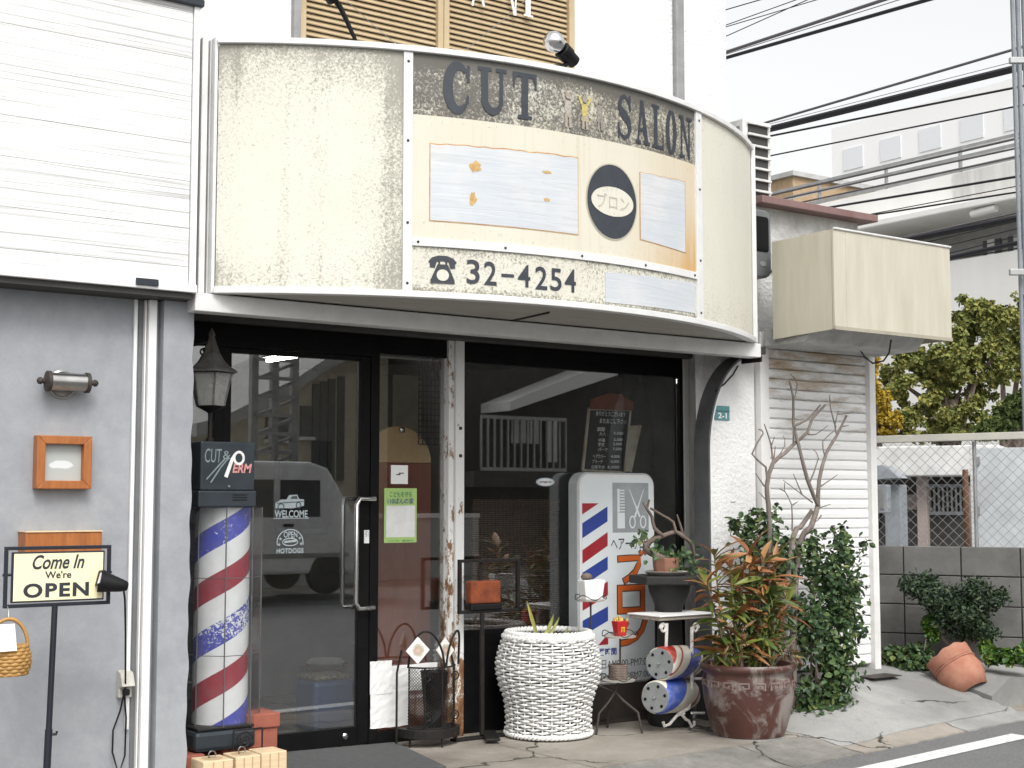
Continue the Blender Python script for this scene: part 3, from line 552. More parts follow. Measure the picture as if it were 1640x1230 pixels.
# oval name badge
bq0, bz0 = aA(940, 322); bq1 = aA(1018, 322)[0]; bzb = aA(978, 382)[1]; bzt = aA(978, 264)[1]; bm, bmz = (bq0+bq1)/2, (bzt+bzb)/2
def disc(mb, rx, rz, off, n=40):
    vs = [arc(bm, bmz, off)]
    for k in (.5, 1): vs += [arc(bm+rx*k*math.cos(2*math.pi*i/n), bmz+rz*k*math.sin(2*math.pi*i/n), off) for i in range(n)]
    fs = [(0, 1+i, 1+(i+1) % n) for i in range(n)]+[(1+i, n+1+i, n+1+(i+1) % n, 1+(i+1) % n) for i in range(n)]; return mb.add(vs, fs)
hr, hz = (bq1-bq0)/2, (bzt-bzb)/2
BD = part(SG, 'badge', disc(MB(), hr, hz, .004), 'letter_blue'); part(BD, 'badge_oval', disc(MB(), hr*.86, hz*.40, .0062), 'cream_right')
g = MB(); paint(g, [strip(ell(bm, bmz, hr*1.03, hz*1.02, 0, 360, 48), .006)], lambda x, z, o: arc(x, z, .0036)); plain('faint_ink', (.50, .47, .38), .7, sc=20, amt=.9); part(BD, 'badge_ring', g, 'faint_ink')
g = MB(); write(g, 'ブロン', bm-hr*.64, bm+hr*.66, bmz-hz*.20, bmz+hz*.2, lambda x, z: arc(x, z, .0078)); part(BD, 'badge_lettering', g, 'faint_ink')
# grey-white vinyl patches, with torn spots
mt, nt, b = base('vinyl_patch', .45); v = coord(nt, 'Object', (1, 1, 16)); n1 = noise(nt, v, 2.0, 6, .7, .6); n2 = noise(nt, coord(nt, 'Object'), 2.5, 4)
nt.links.new(mixc(nt, ramp(nt, n2, [(.40, (0, 0, 0)), (.62, (.8, .8, .8))]), ramp(nt, n1, [(.3, (.46, .465, .475)), (.5, (.565, .57, .575))]), (.47, .51, .55)), b.inputs['Base Color']); bumpn(nt, b, n1, .6, .004)
def patch(px0, py0l, px1, py0r, py1l, py1r, name='vinyl_patch', mtn='vinyl_patch', off=.003):
    ql, qr = aA(px0, (py0l+py1l)/2)[0], aA(px1, (py0r+py1r)/2)[0]; zl0, zl1, zr0, zr1 = aA(px0, py1l)[1], aA(px0, py0l)[1], aA(px1, py1r)[1], aA(px1, py0r)[1]
    return part(SG, name, apanel(ql, qr, lambda q: zl0+(zr0-zl0)*(q-ql)/(qr-ql), lambda q: zl1+(zr1-zl1)*(q-ql)/(qr-ql)-.006*abs(math.sin(q*31)*math.sin(q*13)), .001, off, 40), mtn, smooth=50)
plain('rust_edge', (.36, .17, .06), .8, c2=(.55, .36, .16), sc=20)
patch(687.5, 228, 926, 251, 354, 377, 'patch_edge', 'rust_edge', .0022); patch(689, 230, 925, 253, 352.5, 375.5); patch(1024, 275, 1097.5, 290, 384, 405.5, 'patch_edge', 'rust_edge', .0022); patch(1025.5, 276, 1096.5, 291, 383, 404.5)
patch(969, 435, 1113, 453, 484, 502)
plain('bare_ochre', (.62, .42, .16), .8, c2=(.36, .2, .07), sc=40)
for (cx, cy, rx, ry, hl) in ((761, 267, 10, 10, 1), (757, 319, 6, 13, 2), (876, 276, 8, 2.5, 3), (875, 320, 6, 3, 4)):
    rnd = random.Random(hl); cq, cz = aA(cx, cy); sx = abs(aA(cx+1, cy)[0]-cq); sz = abs(aA(cx, cy+1)[1]-cz); g = MB()
    vs = [arc(cq+sx*rx*math.cos(a/12*math.pi*2)*rnd.uniform(.6, 1.15), cz+sz*ry*math.sin(a/12*math.pi*2)*rnd.uniform(.6, 1.15), .0048) for a in range(12)]; g.add([arc(cq, cz, .0048)]+vs, [(0, 1+i, 1+(i+1) % 12) for i in range(12)]); part(SG, 'torn_spot', g, 'bare_ochre')
# faded family picture between the words
plain('fig_pale', (.46, .42, .36), .7, c2=(.25, .23, .2), sc=60, amt=.5); plain('fig_yellow', (.58, .48, .10), .7, c2=(.30, .26, .14), sc=60, amt=.5); plain('fig_skin', (.44, .36, .29), .7, c2=(.22, .2, .17), sc=60, amt=.5); plain('fig_faint', (.32, .28, .24), .7, c2=(.16, .15, .13), sc=60, amt=.5)
def fig(px, py0, py1, mtn, arms, skirt):
    cq, z1 = aA(px, py0); z0 = aA(px, py1)[1]; h = z1-z0; g = MB(); s_ = h*.5
    T_ = lambda x, y: (cq+x*s_, z0+y*h)
    sh = [[[T_(*p) for p in ((-.22, .72), (.22, .72), (.17, .42), (-.17, .42))]], strip([T_(-.2, .70), T_(-.38, arms)], h*.07), strip([T_(.2, .70), T_(.40, arms)], h*.07), [[T_(*p) for p in ((-.17, .42), (.17, .42), (.26, .26) if skirt else (.16, .30), (-.26, .26) if skirt else (-.16, .30))]]]
    k = strip([T_(-.1, .40), T_(-.12, .04)], h*.075)+strip([T_(.1, .40), T_(.14, .04)], h*.075)
    paint(g, sh, lambda x, z, o: arc(x, z, .003+o)); part(SG, 'figure_clothes', g, mtn)
    g = MB(); paint(g, [[[T_(.14*math.cos(R_(a)), .84+.085*math.sin(R_(a))) for a in range(0, 360, 20)]]], lambda x, z, o: arc(x, z, .0046+o)); part(SG, 'figure_head', g, 'fig_skin' if mtn != 'fig_faint' else 'fig_faint')
    for kk in k: g = MB(); paint(g, [[kk]], lambda x, z, o: arc(x, z, .005+o)); part(SG, 'figure_leg', g, 'fig_skin' if mtn != 'fig_faint' else 'fig_faint')
fig(909, 143, 207, 'fig_pale', .96, False); fig(936, 150, 210, 'fig_yellow', .92, True); fig(960, 153, 211, 'fig_faint', .80, True)
# spot lamps reaching over the sign, with stay wires
yl = YF-.28
T = thing('sign_spotlight', 'black spotlight with clear bulb bent back over the sign rim', 'lamp', arc(aA(905, 107)[0], ZS1, -.02), 'spotlights over the bowed sign')
b0 = arc(aA(905, 107)[0], ZS1, -.02); pj = aY(916, 96, b0.y); pb = aY(888, 68, b0.y-.02); d = (pb-pj).normalized(); ax = d.to_track_quat('Z', 'Y').to_matrix()
part(T, 'bracket', MB().tube([b0-Vector((.06, 0, .0)), b0+Vector((0, 0, .015)), pj], .014, 8), 'rubber', smooth=50); part(T, 'socket', MB().lathe([(.02, -.03), (.036, -.02), (.038, .03), (.044, .035), (.046, .085), (.040, .09)], pj, 20, axis=ax), 'rubber', smooth=40)
part(T, 'bulb', MB().lathe([(.03, .09), (.045, .115), (.056, .15), (.05, .18), (.03, .20), (.001, .205)], pj, 20, axis=ax), 'chrome', smooth=60)
b0 = arc(aA(572, 64)[0], ZS1, -.02); T = thing('sign_spotlight', 'black spotlight on a long slanting arm before the louvred window', 'lamp', b0, 'spotlights over the bowed sign')
pj = aY(545, 12, b0.y); pe = aY(532, -6, b0.y); part(T, 'arm', MB().tube([b0, aY(556, 35, b0.y), pj, pe], [.010, .012, .014, .014], 8), 'rubber', smooth=50)
d = Vector((-.75, -.25, .6)).normalized(); ax = d.to_track_quat('Z', 'Y').to_matrix(); part(T, 'socket', MB().lathe([(.02, -.03), (.04, -.02), (.042, .05), (.05, .055), (.052, .12)], pe, 20, axis=ax), 'rubber', smooth=40); part(T, 'bulb', MB().lathe([(.045, .118), (.056, .16), (.04, .20), (.001, .21)], pe, 20, axis=ax), 'chrome', smooth=60)
for a, b_ in (((556, 2), (634, 70)), ((746, 80), (858, -14))):
    p0, p1 = aY(*a, YF-.25), aY(*b_, YF-.15); solo('stay_wire', MB().tube([p0, (p0+p1)/2-Vector((0, 0, .006)), p1], .0016, 5), 'nickel', 'thin stay wire from the long-armed spotlight down to the sign rim' if a[0] < 700 else 'thin stay wire rising from the sign rim to the window lettering', 'wire', p0 if p0.z < p1.z else p1, 'stay wires of the spotlights')
# ---------------------------------------------------------------- things on and before the grey wall
AXY = Matrix.Rotation(R_(90), 3, 'X')      # local z -> -y (towards the street)
p = aY(106, 613, YN-.07); T = thing('wall_lamp', 'brushed metal tube lamp on round backplate on the grey wall', 'lamp', (p.x, YN, p.z))
pc = aY(98, 616, YN); part(T, 'backplate', MB().lathe([(.066, 0), (.066, .012), (.058, .016), (.052, .013), (.0, .022)], (pc.x, YN, pc.z), 32, axis=AXY), 'nickel', smooth=40)
x0, x1 = aY(76, 613, YN-.07).x, aY(141, 613, YN-.07).x; ax = Matrix.Rotation(R_(90), 3, 'Y')
part(T, 'stem', MB().tube([(pc.x, YN-.01, p.z), (pc.x, YN-.06, p.z)], .012, 10), 'nickel', smooth=60)
part(T, 'tube', MB().lathe([(.041, .0), (.041, x1-x0)], (x0, YN-.07, p.z+.004), 28, axis=ax), 'nickel', smooth=40)
for xx, s in ((x0, -1), (x1, 1)):
    a2 = Matrix.Rotation(R_(90*s), 3, 'Y'); part(T, 'end_cap', MB().lathe([(.047, -.012), (.047, .004), (.03, .01), (.012, .014), (.012, .024), (.017, .03), (.014, .042), (.001, .05)], (xx, YN-.07, p.z+.004), 24, axis=a2), 'rust_iron', smooth=50)
# wooden frame
def boxframe(T, x0, x1, z0, z1, y, dep, w_, mtn, nm='frame_side', bevel=.003):
    for poly in ([(x0, z0), (x1, z0), (x1-w_, z0+w_), (x0+w_, z0+w_)], [(x0, z1), (x0+w_, z1-w_), (x1-w_, z1-w_), (x1, z1)], [(x0, z0), (x0+w_, z0+w_), (x0+w_, z1-w_), (x0, z1)], [(x1, z0), (x1, z1), (x1-w_, z1-w_), (x1-w_, z0+w_)]):
        part(T, nm, MB().prism(poly, lambda a, b_: Vector((a, y, b_)), lambda a, b_: Vector((a, y-dep, b_))), mtn, bevel=bevel)
x0, x1, z0, z1 = rect(58, 698, 146, 783, YN-.05); T = thing('display_frame', 'square orange wooden box frame with frosted pane on the grey wall', 'frame', ((x0+x1)/2, YN, z0))
boxframe(T, x0, x1, z0, z1, YN-.001, .06, .038, 'orange_wood')
mt, nt, b = base('frosted_pane', .35); v = coord(nt, 'Object', (9, 9, 16)); n1 = noise(nt, v, 1.0, 3, .5)
tc = N(nt, 'ShaderNodeTexCoord'); mp = N(nt, 'ShaderNodeMapping'); mp.inputs['Location'].default_value = (-.5, 0, -.42); nt.links.new(tc.outputs['Generated'], mp.inputs[0])
sp = N(nt, 'ShaderNodeSeparateXYZ'); nt.links.new(mp.outputs[0], sp.inputs[0]); rr = mth(nt, 'ADD', mth(nt, 'POWER', mth(nt, 'DIVIDE', sp.outputs[0], .36), 2.0), mth(nt, 'POWER', mth(nt, 'DIVIDE', sp.outputs[2], .16), 2.0))
f = mth(nt, 'ADD', mth(nt, 'SUBTRACT', 1.0, rr), mth(nt, 'MULTIPLY', mth(nt, 'SUBTRACT', n1, .5), 2.4)); nt.links.new(ramp(nt, f, [(.30, (.40, .42, .40)), (.45, (.62, .64, .64))]), b.inputs['Base Color'])
part(T, 'pane', MB().box(x0+.037, x1-.037, YN-.022, YN-.016, z0+.037, z1-.037), 'frosted_pane')
x0, x1, z0, z1 = rect(35, 850, 157, 905, YN-.06); T = thing('wooden_box', 'shallow orange wooden box fixed to the grey wall behind the open sign', 'box', ((x0+x1)/2, YN, z0)); part(T, 'body', MB().box(x0, x1, YN-.11, YN-.001, z0, z1-.006), 'orange_wood', bevel=.003); part(T, 'lid', MB().box(x0-.003, x1+.003, YN-.115, YN-.001, z1-.0055, z1), 'raw_wood', bevel=.001)
# open sign on a pole
YO = 6.02; x0, x1, z0, z1 = rect(9, 877, 174, 968, YO); T = thing('open_sign', 'cream sign lettered Come In We\'re OPEN in a black pole frame', 'sign', (aY(88, 968, YO).x-.02, YO, zr(2)))
plain('sign_yellow', (.82, .76, .50), .5, c2=(.80, .73, .46), sc=3); plain('navy_iron', (.012, .015, .024), .4)
r_ = .0075; 
for a, b_ in (((x0, z0), (x1, z0)), ((x1, z0), (x1, z1)), ((x1, z1), (x0, z1)), ((x0, z1), (x0, z0))): part(T, 'frame_bar', MB().box(min(a[0], b_[0])-r_, max(a[0], b_[0])+r_, YO-r_, YO+r_, min(a[1], b_[1])-r_+(.0151 if a[0] == b_[0] else 0), max(a[1], b_[1])+r_-(.0151 if a[0] == b_[0] else 0)), 'navy_iron', bevel=.002)
xi0, xi1, zi0, zi1 = rect(18, 883, 166, 963, YO); PN = part(T, 'panel', MB().box(xi0, xi1, YO-.008, YO+.008, zi0, zi1), 'navy_iron', bevel=.002); part(PN, 'panel_face', MB().box(xi0+.007, xi1-.007, YO-.0095, YO-.0082, zi0+.007, zi1-.007), 'sign_yellow')
for body, bx, sh_, bd in (('Come In', (51, 888, 134, 911), .32, .02), ("We're", (71, 914, 113, 926), .0, .02), ('OPEN', (36, 933, 141, 956), 0, .035)):
    a, b2, c_, d_ = rect(*bx, YO); g = MB(); write(g, body, a, b2, c_, d_, lambda x, z: Vector((x, YO-.0108, z)), shear=sh_, bold=bd, spacing=1.15 if body == 'OPEN' else 1.0); part(PN, 'lettering', g, 'ink')
for xx in (x0-.012, x1+.012): part(T, 'pivot', MB().tube([(xx, YO, (z0+z1)/2+.01), (xx+(.05 if xx < x1 else -.05), YO, (z0+z1)/2+.01)], .006, 8), 'navy_iron', smooth=50)
pb = aY(75, 1232, YO); pt = aY(88, 968, YO); zf = zr(2); pbt = pt+(pb-pt)*((pt.z-zf)/(pt.z-pb.z)); part(T, 'pole', MB().tube([pt, pt+(pbt-pt)*.5], .0125, 12), 'navy_iron', smooth=50); part(T, 'pole', MB().tube([pt+(pbt-pt)*.48, pbt], .0155, 12), 'navy_iron', smooth=50)
pk = pt+(pbt-pt)*.5; part(T, 'knob', MB().tube([pk, pk+Vector((.028, -.01, 0)), pk+Vector((.032, -.01, .012))], .006, 8), 'navy_iron', smooth=50); part(T, 'base', MB().lathe([(.17, 0), (.17, .012), (.03, .02), (.02, .05)], (pbt.x, YO, zf), 32), 'navy_iron', smooth=40)
# clip lamp and cord
pl = aY(178, 932, YO-.05); T = thing('clip_lamp', 'small black clip lamp clamped to the edge of the open sign', 'lamp', pl)
d = Vector((-.86, .25, .18)).normalized(); ax = d.to_track_quat('Z', 'Y').to_matrix(); ph = aY(186, 936, YO-.07)
part(T, 'shade', MB().lathe([(.014, -.05), (.02, -.045), (.028, -.02), (.036, .02), (.046, .07), (.043, .07), (.03, .02), (.001, .0)], ph, 24, axis=ax), 'rubber', smooth=40); pq = aY(161, 921, YO-.03)
part(T, 'clip', MB().tube([aY(190, 928, YO-.05), aY(176, 922, YO-.04), pq, aY(158, 933, YO-.03)], .009, 8), 'rubber', smooth=50); part(T, 'clip_jaw', MB().obox(pq+Vector((0, -.0, -.012)), (.010, 0, .002), (0, .02, 0), (.008, 0, .032)), 'black_iron', bevel=.003); part(T, 'clip_pad', MB().obox(pq+Vector((-.006, -.021, -.010)), (.008, 0, .002), (0, .003, 0), (.006, 0, .022)), 'paper')
part(T, 'cord', MB().tube([aY(196, 928, YO-.05), aY(200, 960, YO+.0), aY(201, 1010, 6.2), aY(201, 1060, 6.4), aY(201, 1100, YN-.06), aY(192, 1140, YN-.04), aY(181, 1170, YN-.03), aY(180, 1205, YN-.03), aY(190, 1240, YN-.03), aY(200, 1210, YN-.03), aY(202, 1150, YN-.03), aY(199, 1110, YN-.05)], .0042, 6), 'rubber', smooth=60)
x0, x1, z0, z1 = rect(191, 1074, 214, 1118, YN-.05); T = thing('outlet_box', 'cream weatherproof socket box low on the grey wall', 'outlet', ((x0+x1)/2, YN, z0)); plain('cream_plastic', (.52, .50, .44), .4); 
part(T, 'cover', MB().prism([(0, z1), (-.045, z1-.01), (-.075, z0+.055), (-.03, z0+.045), (-.03, z0), (0, z0)], lambda y, z: Vector((x0+.006, YN-.001+y, z)), lambda y, z: Vector((x1-.0, YN-.001+y, z))), 'cream_plastic', bevel=.004); part(T, 'plug', MB().box((x0+x1)/2-.014, (x0+x1)/2+.014, YN-.062, YN-.032, z0+.012, z0+.04), 'rubber', bevel=.004)
# hanging wicker basket with a card
YB = 5.98; pc = aY(12, 1052, YB); T = thing('hanging_basket', 'small honey wicker basket with a white card hung under the open sign', 'basket', aY(12, 1080, YB)); plain('honey_wicker', (.50, .29, .09), .55, c2=(.30, .15, .04), sc=40, amt=.9)
zb_ = aY(12, 1081, YB).z; ztp = aY(12, 1038, YB).z; R0 = .085; hh = ztp-zb_; g = MB()
for k in range(9):
    t = k/8; rr = R0*(.80+.22*math.sin(math.pi*(.15+.75*t))); z = zb_+.006+hh*t
    g.tube([(pc.x+rr*(1+.045*math.sin(14*a+math.pi*k))*math.cos(a), YB+rr*.8*(1+.045*math.sin(14*a+math.pi*k))*math.sin(a), z) for a in [2*math.pi*i/84 for i in range(84)]], .0085, 6, closed=True)
part(T, 'weave', g, 'honey_wicker', smooth=60, stuff=True); part(T, 'bottom', MB().lathe([(.0, zb_), (R0*.82, zb_), (R0*.82, zb_+.012), (0, zb_+.012)], (pc.x, YB, 0), 24, cap=False), 'honey_wicker')
part(T, 'handle', MB().tube([(pc.x+R0*.95*math.cos(a), YB, ztp+.118*math.sin(a)) for a in [math.pi*i/14 for i in range(15)]], .008, 8), 'honey_wicker', smooth=60)
hk = aY(12, 996, YB); part(T, 'hook', MB().tube([(pc.x, YB, ztp+.118), (pc.x+.005, YB+.02, ztp+.15), (pc.x+.003, YB+.04, aY(12, 968, YO).z)], .0018, 6), 'nickel')
x0, x1, z0, z1 = rect(-8, 1000, 24, 1042, YB-.05); part(T, 'card', MB().obox(((x0+x1)/2, YB-.065, (z0+z1)/2-.0), ((x1-x0)/2, .005, 0), (0, .001, 0), (0, .02, (z1-z0)/2)), 'paper')
# ---------------------------------------------------------------- barber pole
YBP = 6.83; bx = (aY(306, 950, YBP).x+aY(409, 950, YBP).x)/2; W2 = (aY(409, 950, YBP).x-aY(306, 950, YBP).x)/2
Zp = lambda py: aY(357, py, YBP-.12).z
zbase0, zbase1, zc1, zh0, zh1 = Zp(1199), Zp(1166), Zp(813), Zp(786), Zp(708)
T = thing('barber_pole', 'red white and blue barber pole in a clear case with slate CUT and PERM head', 'barber pole', (bx, YBP, zbase0))
hd = .19; yfr = YBP-.17; hxa = lambda px, py=760: aY(px, py, yfr).x
part(T, 'base', MB().box(hxa(311, 1180), hxa(409, 1180), yfr-.012, YBP+hd, zbase0, zbase1), 'dark_slate', bevel=.022)
part(T, 'base_rim', MB().box(hxa(316, 1165), hxa(407, 1165), yfr-.004, YBP+hd, zbase1+.0005, zbase1+.014), 'black_iron', bevel=.004)
mt, nt, b = base('barber_stripes', .35); tc = N(nt, 'ShaderNodeTexCoord'); sp = N(nt, 'ShaderNodeSeparateXYZ'); nt.links.new(tc.outputs['Object'], sp.inputs[0])
ang = mth(nt, 'DIVIDE', mth(nt, 'ARCTAN2', sp.outputs[1], sp.outputs[0]), 2*math.pi); PITCH = (Zp(840)-Zp(1000))*1.0
hel = mth(nt, 'FRACT', mth(nt, 'ADD', mth(nt, 'SUBTRACT', mth(nt, 'DIVIDE', sp.outputs[2], PITCH), ang), 10.62)); wob = hel
RED, BLU, WHI = (.30, .018, .035), (.055, .065, .38), (.78, .77, .74)
cc = ramp(nt, wob, [(0, BLU), (.22, WHI), (.48, RED), (.72, WHI), (.97, BLU)], 'CONSTANT')
v = coord(nt, 'Object', (1, 1, 1)); fl = noise(nt, v, 55, 4, .6, 1.5); big = noise(nt, v, 5, 2)
hz_ = mth(nt, 'SUBTRACT', 1.0, mth(nt, 'MULTIPLY', mth(nt, 'ABSOLUTE', mth(nt, 'SUBTRACT', sp.outputs[2], Zp(990)-zbase0)), 6.0))
fm = mth(nt, 'ADD', mth(nt, 'SUBTRACT', fl, .66), mth(nt, 'MULTIPLY', mth(nt, 'MAXIMUM', hz_, mth(nt, 'MULTIPLY', mth(nt, 'SUBTRACT', big, .52), 2.0)), .20)); isb = ramp(nt, wob, [(0, (1, 1, 1)), (.22, (0, 0, 0)), (.97, (1, 1, 1))], 'CONSTANT')
mk = mth(nt, 'MULTIPLY', ramp(nt, fm, [(.0, (0, 0, 0)), (.02, (1, 1, 1))]), isb); grm = noise(nt, v, 7, 8, .7)
c = mixc(nt, mk, cc, WHI); nt.links.new(mixc(nt, ramp(nt, grm, [(.45, (0, 0, 0)), (.8, (.28, .28, .28))]), c, (.3, .28, .25)), b.inputs['Base Color'])
rc_ = (aY(395, 950, YBP).x-aY(314, 950, YBP).x)/2; ccx = (aY(395, 950, YBP).x+aY(314, 950, YBP).x)/2
part(T, 'striped_cylinder', MB().lathe([(rc_, zbase1+.015), (rc_, zc1)], (ccx, YBP, 0), 48, cap=False), 'barber_stripes', smooth=60)
def prism_case(n=8): return [(W2*.98*math.cos(R_(22.5+45*i))/math.cos(R_(22.5)), hd*.95*math.sin(R_(22.5+45*i))/math.cos(R_(22.5))) for i in range(n)]
cp = prism_case()
for i in range(8):
    a, b_ = cp[i], cp[(i+1) % 8]; g = MB(); k = .985
    g.add([(bx+p[0]*q_, YBP+p[1]*q_, z) for z in (zbase1+.015, zc1) for q_ in (1, k) for p in (a, b_)], [(0, 1, 5, 4), (2, 6, 7, 3), (0, 4, 6, 2), (1, 3, 7, 5), (4, 5, 7, 6), (0, 2, 3, 1)]); part(T, 'case_pane', g, 'plastic_case')
    part(T, 'case_edge', MB().tube([(bx+a[0]*1.0, YBP+a[1], zbase1+.013), (bx+a[0], YBP+a[1], zc1+.001)], .0034, 6), 'arch_shade_metal')
for f_ in (.0, .31, .66):
    z = zbase1+.02+(zc1-zbase1)*f_; 
    if f_ > 0: part(T, 'case_band', MB().tube([(bx+q_[0]*1.002, YBP+q_[1]*1.002, z) for q_ in cp], .0022, 5, closed=True), 'arch_shade_metal')
part(T, 'head_collar', MB().box(hxa(317), hxa(410), yfr-.010, YBP+hd, zc1+.002, zh0), 'dark_slate', bevel=.008)
HB = part(T, 'head', MB().box(hxa(321), hxa(408), yfr, YBP+hd-.01, zh0+.0005, zh1), 'dark_slate', bevel=.008)
for i in range(3): xm = hxa(385); z = zc1+.035+i*.013; part(T, 'vent_slot', MB().box(xm-.045, xm+.035, yfr-.0112, yfr-.0102, z, z+.006), 'rubber')
yh = yfr-.0008; wf = lambda x, z, o=0: Vector((x, yh-o, z)); hx = lambda px: aY(px, 745, yh).x; hz2 = lambda py: aY(360, py, yh).z
plain('pale_letter', (.22, .26, .27), .6, c2=(.16, .19, .2), sc=40); plain('red_letter', (.50, .07, .06), .6, c2=(.6, .4, .38), sc=60, amt=.9)
g = MB(); write(g, 'CUT', hx(328), hx(355), hz2(741), hz2(719), wf, shear=.12); write(g, '&', hx(357), hx(369), hz2(735), hz2(722), wf); paint(g, [strip([(hx(331), hz2(768)), (hx(352), hz2(744)), (hx(360), hz2(735))], .007), strip([(hx(338), hz2(773)), (hx(354), hz2(748)), (hx(366), hz2(733))], .007)], wf); part(HB, 'lettering', g, 'pale_letter')
g = MB(); paint(g, [strip([(hx(362), hz2(764)), (hx(372), hz2(735)), (hx(376), hz2(727))], [.020, .018, .012]), strip(ell(hx(382.5), hz2(733), .026, .030, 0, 360, 20), .013)], wf); part(HB, 'lettering', g, 'white_ink')
g = MB(); write(g, 'ERM', hx(372.5), hx(403.5), hz2(757), hz2(742), wf, shear=.2, bold=.03); part(HB, 'lettering', g, 'red_letter')
part(HB, 'screw', MB().lathe([(.008, 0), (.006, .004)], (hx(367), yh, hz2(779)), 10, axis=AXY), 'chrome')
# lantern above the pole
px_ = (aY(338, 600, YBP-.05).x); yl_ = YBP-.05; Lz = lambda py: aY(338, py, yl_).z
T = thing('lantern', 'weathered black hexagonal street lantern standing on the barber pole head', 'lantern', (px_, yl_, zh1)); c = (px_, yl_, 0)
part(T, 'stem', MB().lathe([(.020, zh1), (.020, zh1+.02), (.012, zh1+.025), (.012, Lz(662)), (.02, Lz(660)), (.05, Lz(655)), (.075, Lz(651))], c, 16), 'black_iron', smooth=40)
part(T, 'roof', MB().lathe([(.142, Lz(597)), (.135, Lz(594)), (.10, Lz(588)), (.07, Lz(578)), (.045, Lz(565)), (.03, Lz(552)), (.016, Lz(540)), (.02, Lz(536)), (.008, Lz(528)), (.0, Lz(524))], c, 6, rot=.3), 'lantern_iron')
for i in range(6):
    a0, a1 = .3+math.pi*i/3, .3+math.pi*(i+1)/3; rt_, rb_ = .108, .072; zt2, zb2 = Lz(599), Lz(650); g = MB()
    g.add([(px_+r*k_*math.cos(a), yl_+r*k_*math.sin(a), z) for k_ in (1, .97) for (r, z) in ((rb_, zb2), (rt_, zt2)) for a in (a0, a1)], [(0, 1, 3, 2), (4, 6, 7, 5), (0, 2, 6, 4), (1, 5, 7, 3), (2, 3, 7, 6), (0, 4, 5, 1)]); part(T, 'pane', g, 'cloudy_glass')
    part(T, 'corner_bar', MB().tube([(px_+.073*math.cos(a0), yl_+.073*math.sin(a0), zb2), (px_+.109*math.cos(a0), yl_+.109*math.sin(a0), zt2)], .005, 6), 'lantern_iron')
plain('bulb_white', (.85, .85, .83), .3); part(T, 'bulb', MB().lathe([(.015, Lz(648)), (.036, Lz(642)), (.044, Lz(625)), (.036, Lz(610)), (.0, Lz(604))], c, 16), 'bulb_white', smooth=60)
ar = aY(313, 553, yl_); part(T, 'wall_arm', MB().tube([(px_, yl_, Lz(545)), (px_-.05, yl_, Lz(551)), (ar.x, yl_+.03, Lz(553)), (aY(300, 553, yl_).x, yl_+.1, Lz(553))], .009, 8), 'black_iron', smooth=50)
part(T, 'scroll', MB().tube([(px_-.04+.026*math.cos(a)*(1-a/14), yl_, Lz(565)+.022*math.sin(a)*(1-a/14)) for a in [i*.5 for i in range(18)]], .005, 6), 'black_iron', smooth=50)
# scroll iron panel at the pole's foot
xs_, xe_ = aY(374, 1185, YBP-.24).x, aY(420, 1180, YBP-.24).x; zs_, ze_ = aY(395, 1203, YBP-.24).z, aY(395, 1168, YBP-.24).z; ys_ = YBP-.24
T = thing('scroll_panel', 'small black wrought iron scroll panel at the foot of the barber pole', 'ironwork', ((xs_+xe_)/2, ys_, zs_))
for a, b_ in (((xs_, zs_), (xs_, ze_)), ((xs_, ze_), (xe_, ze_)), ((xe_, ze_), (xe_, zs_-.02))): part(T, 'bar', MB().tube([(a[0], ys_, a[1]), (b_[0], ys_, b_[1])], .0045, 6), 'black_iron')
cxs, czs = xs_+.058, (zs_+ze_)/2; part(T, 'scroll', MB().tube([(cxs+.046*math.cos(a)*(1-a/16), ys_, czs+.046*math.sin(a)*(1-a/16)) for a in [i*.45-1.6+1.6 for i in range(30)]], .0042, 6), 'black_iron', smooth=50)
# bricks and wood blocks round the foot
def brick(x0, x1, y0, y1, z0, z1, label, mtn='red_brick', group='bricks round the barber pole'): return solo('brick', MB().box(x0, x1, y0, y1, z0, z1), mtn, label, 'brick', ((x0+x1)/2, (y0+y1)/2, z0), group, bevel=.006)
yb0 = YBP-.12; bx0, bx1 = aY(413, 1160, yb0).x, aY(445, 1160, yb0).x; zbm = aY(430, 1165, yb0).z; zbt = aY(430, 1142, yb0).z
brick(bx0-.06, bx1, yb0, yb0+.2, 0.0, zbm-.001, 'lower red brick stacked beside the salon door jamb'); brick(bx0-.06, bx1+.008, yb0-.012, yb0+.2, zbm, zbt, 'upper red brick stacked beside the salon door jamb')
xq = aY(297, 1215, 6.52).x; brick(pxl+.01, pxl+.17, 6.62, 6.95, 0, zbase0-.001, 'red brick under the barber pole base against the pillar'); brick(bx-.05, bx+.18, 6.70, 6.97, 0, zbase0-.001, 'red brick under the middle of the barber pole base')
plain('block_hollow', (.50, .37, .22), .8, c2=(.38, .27, .15))
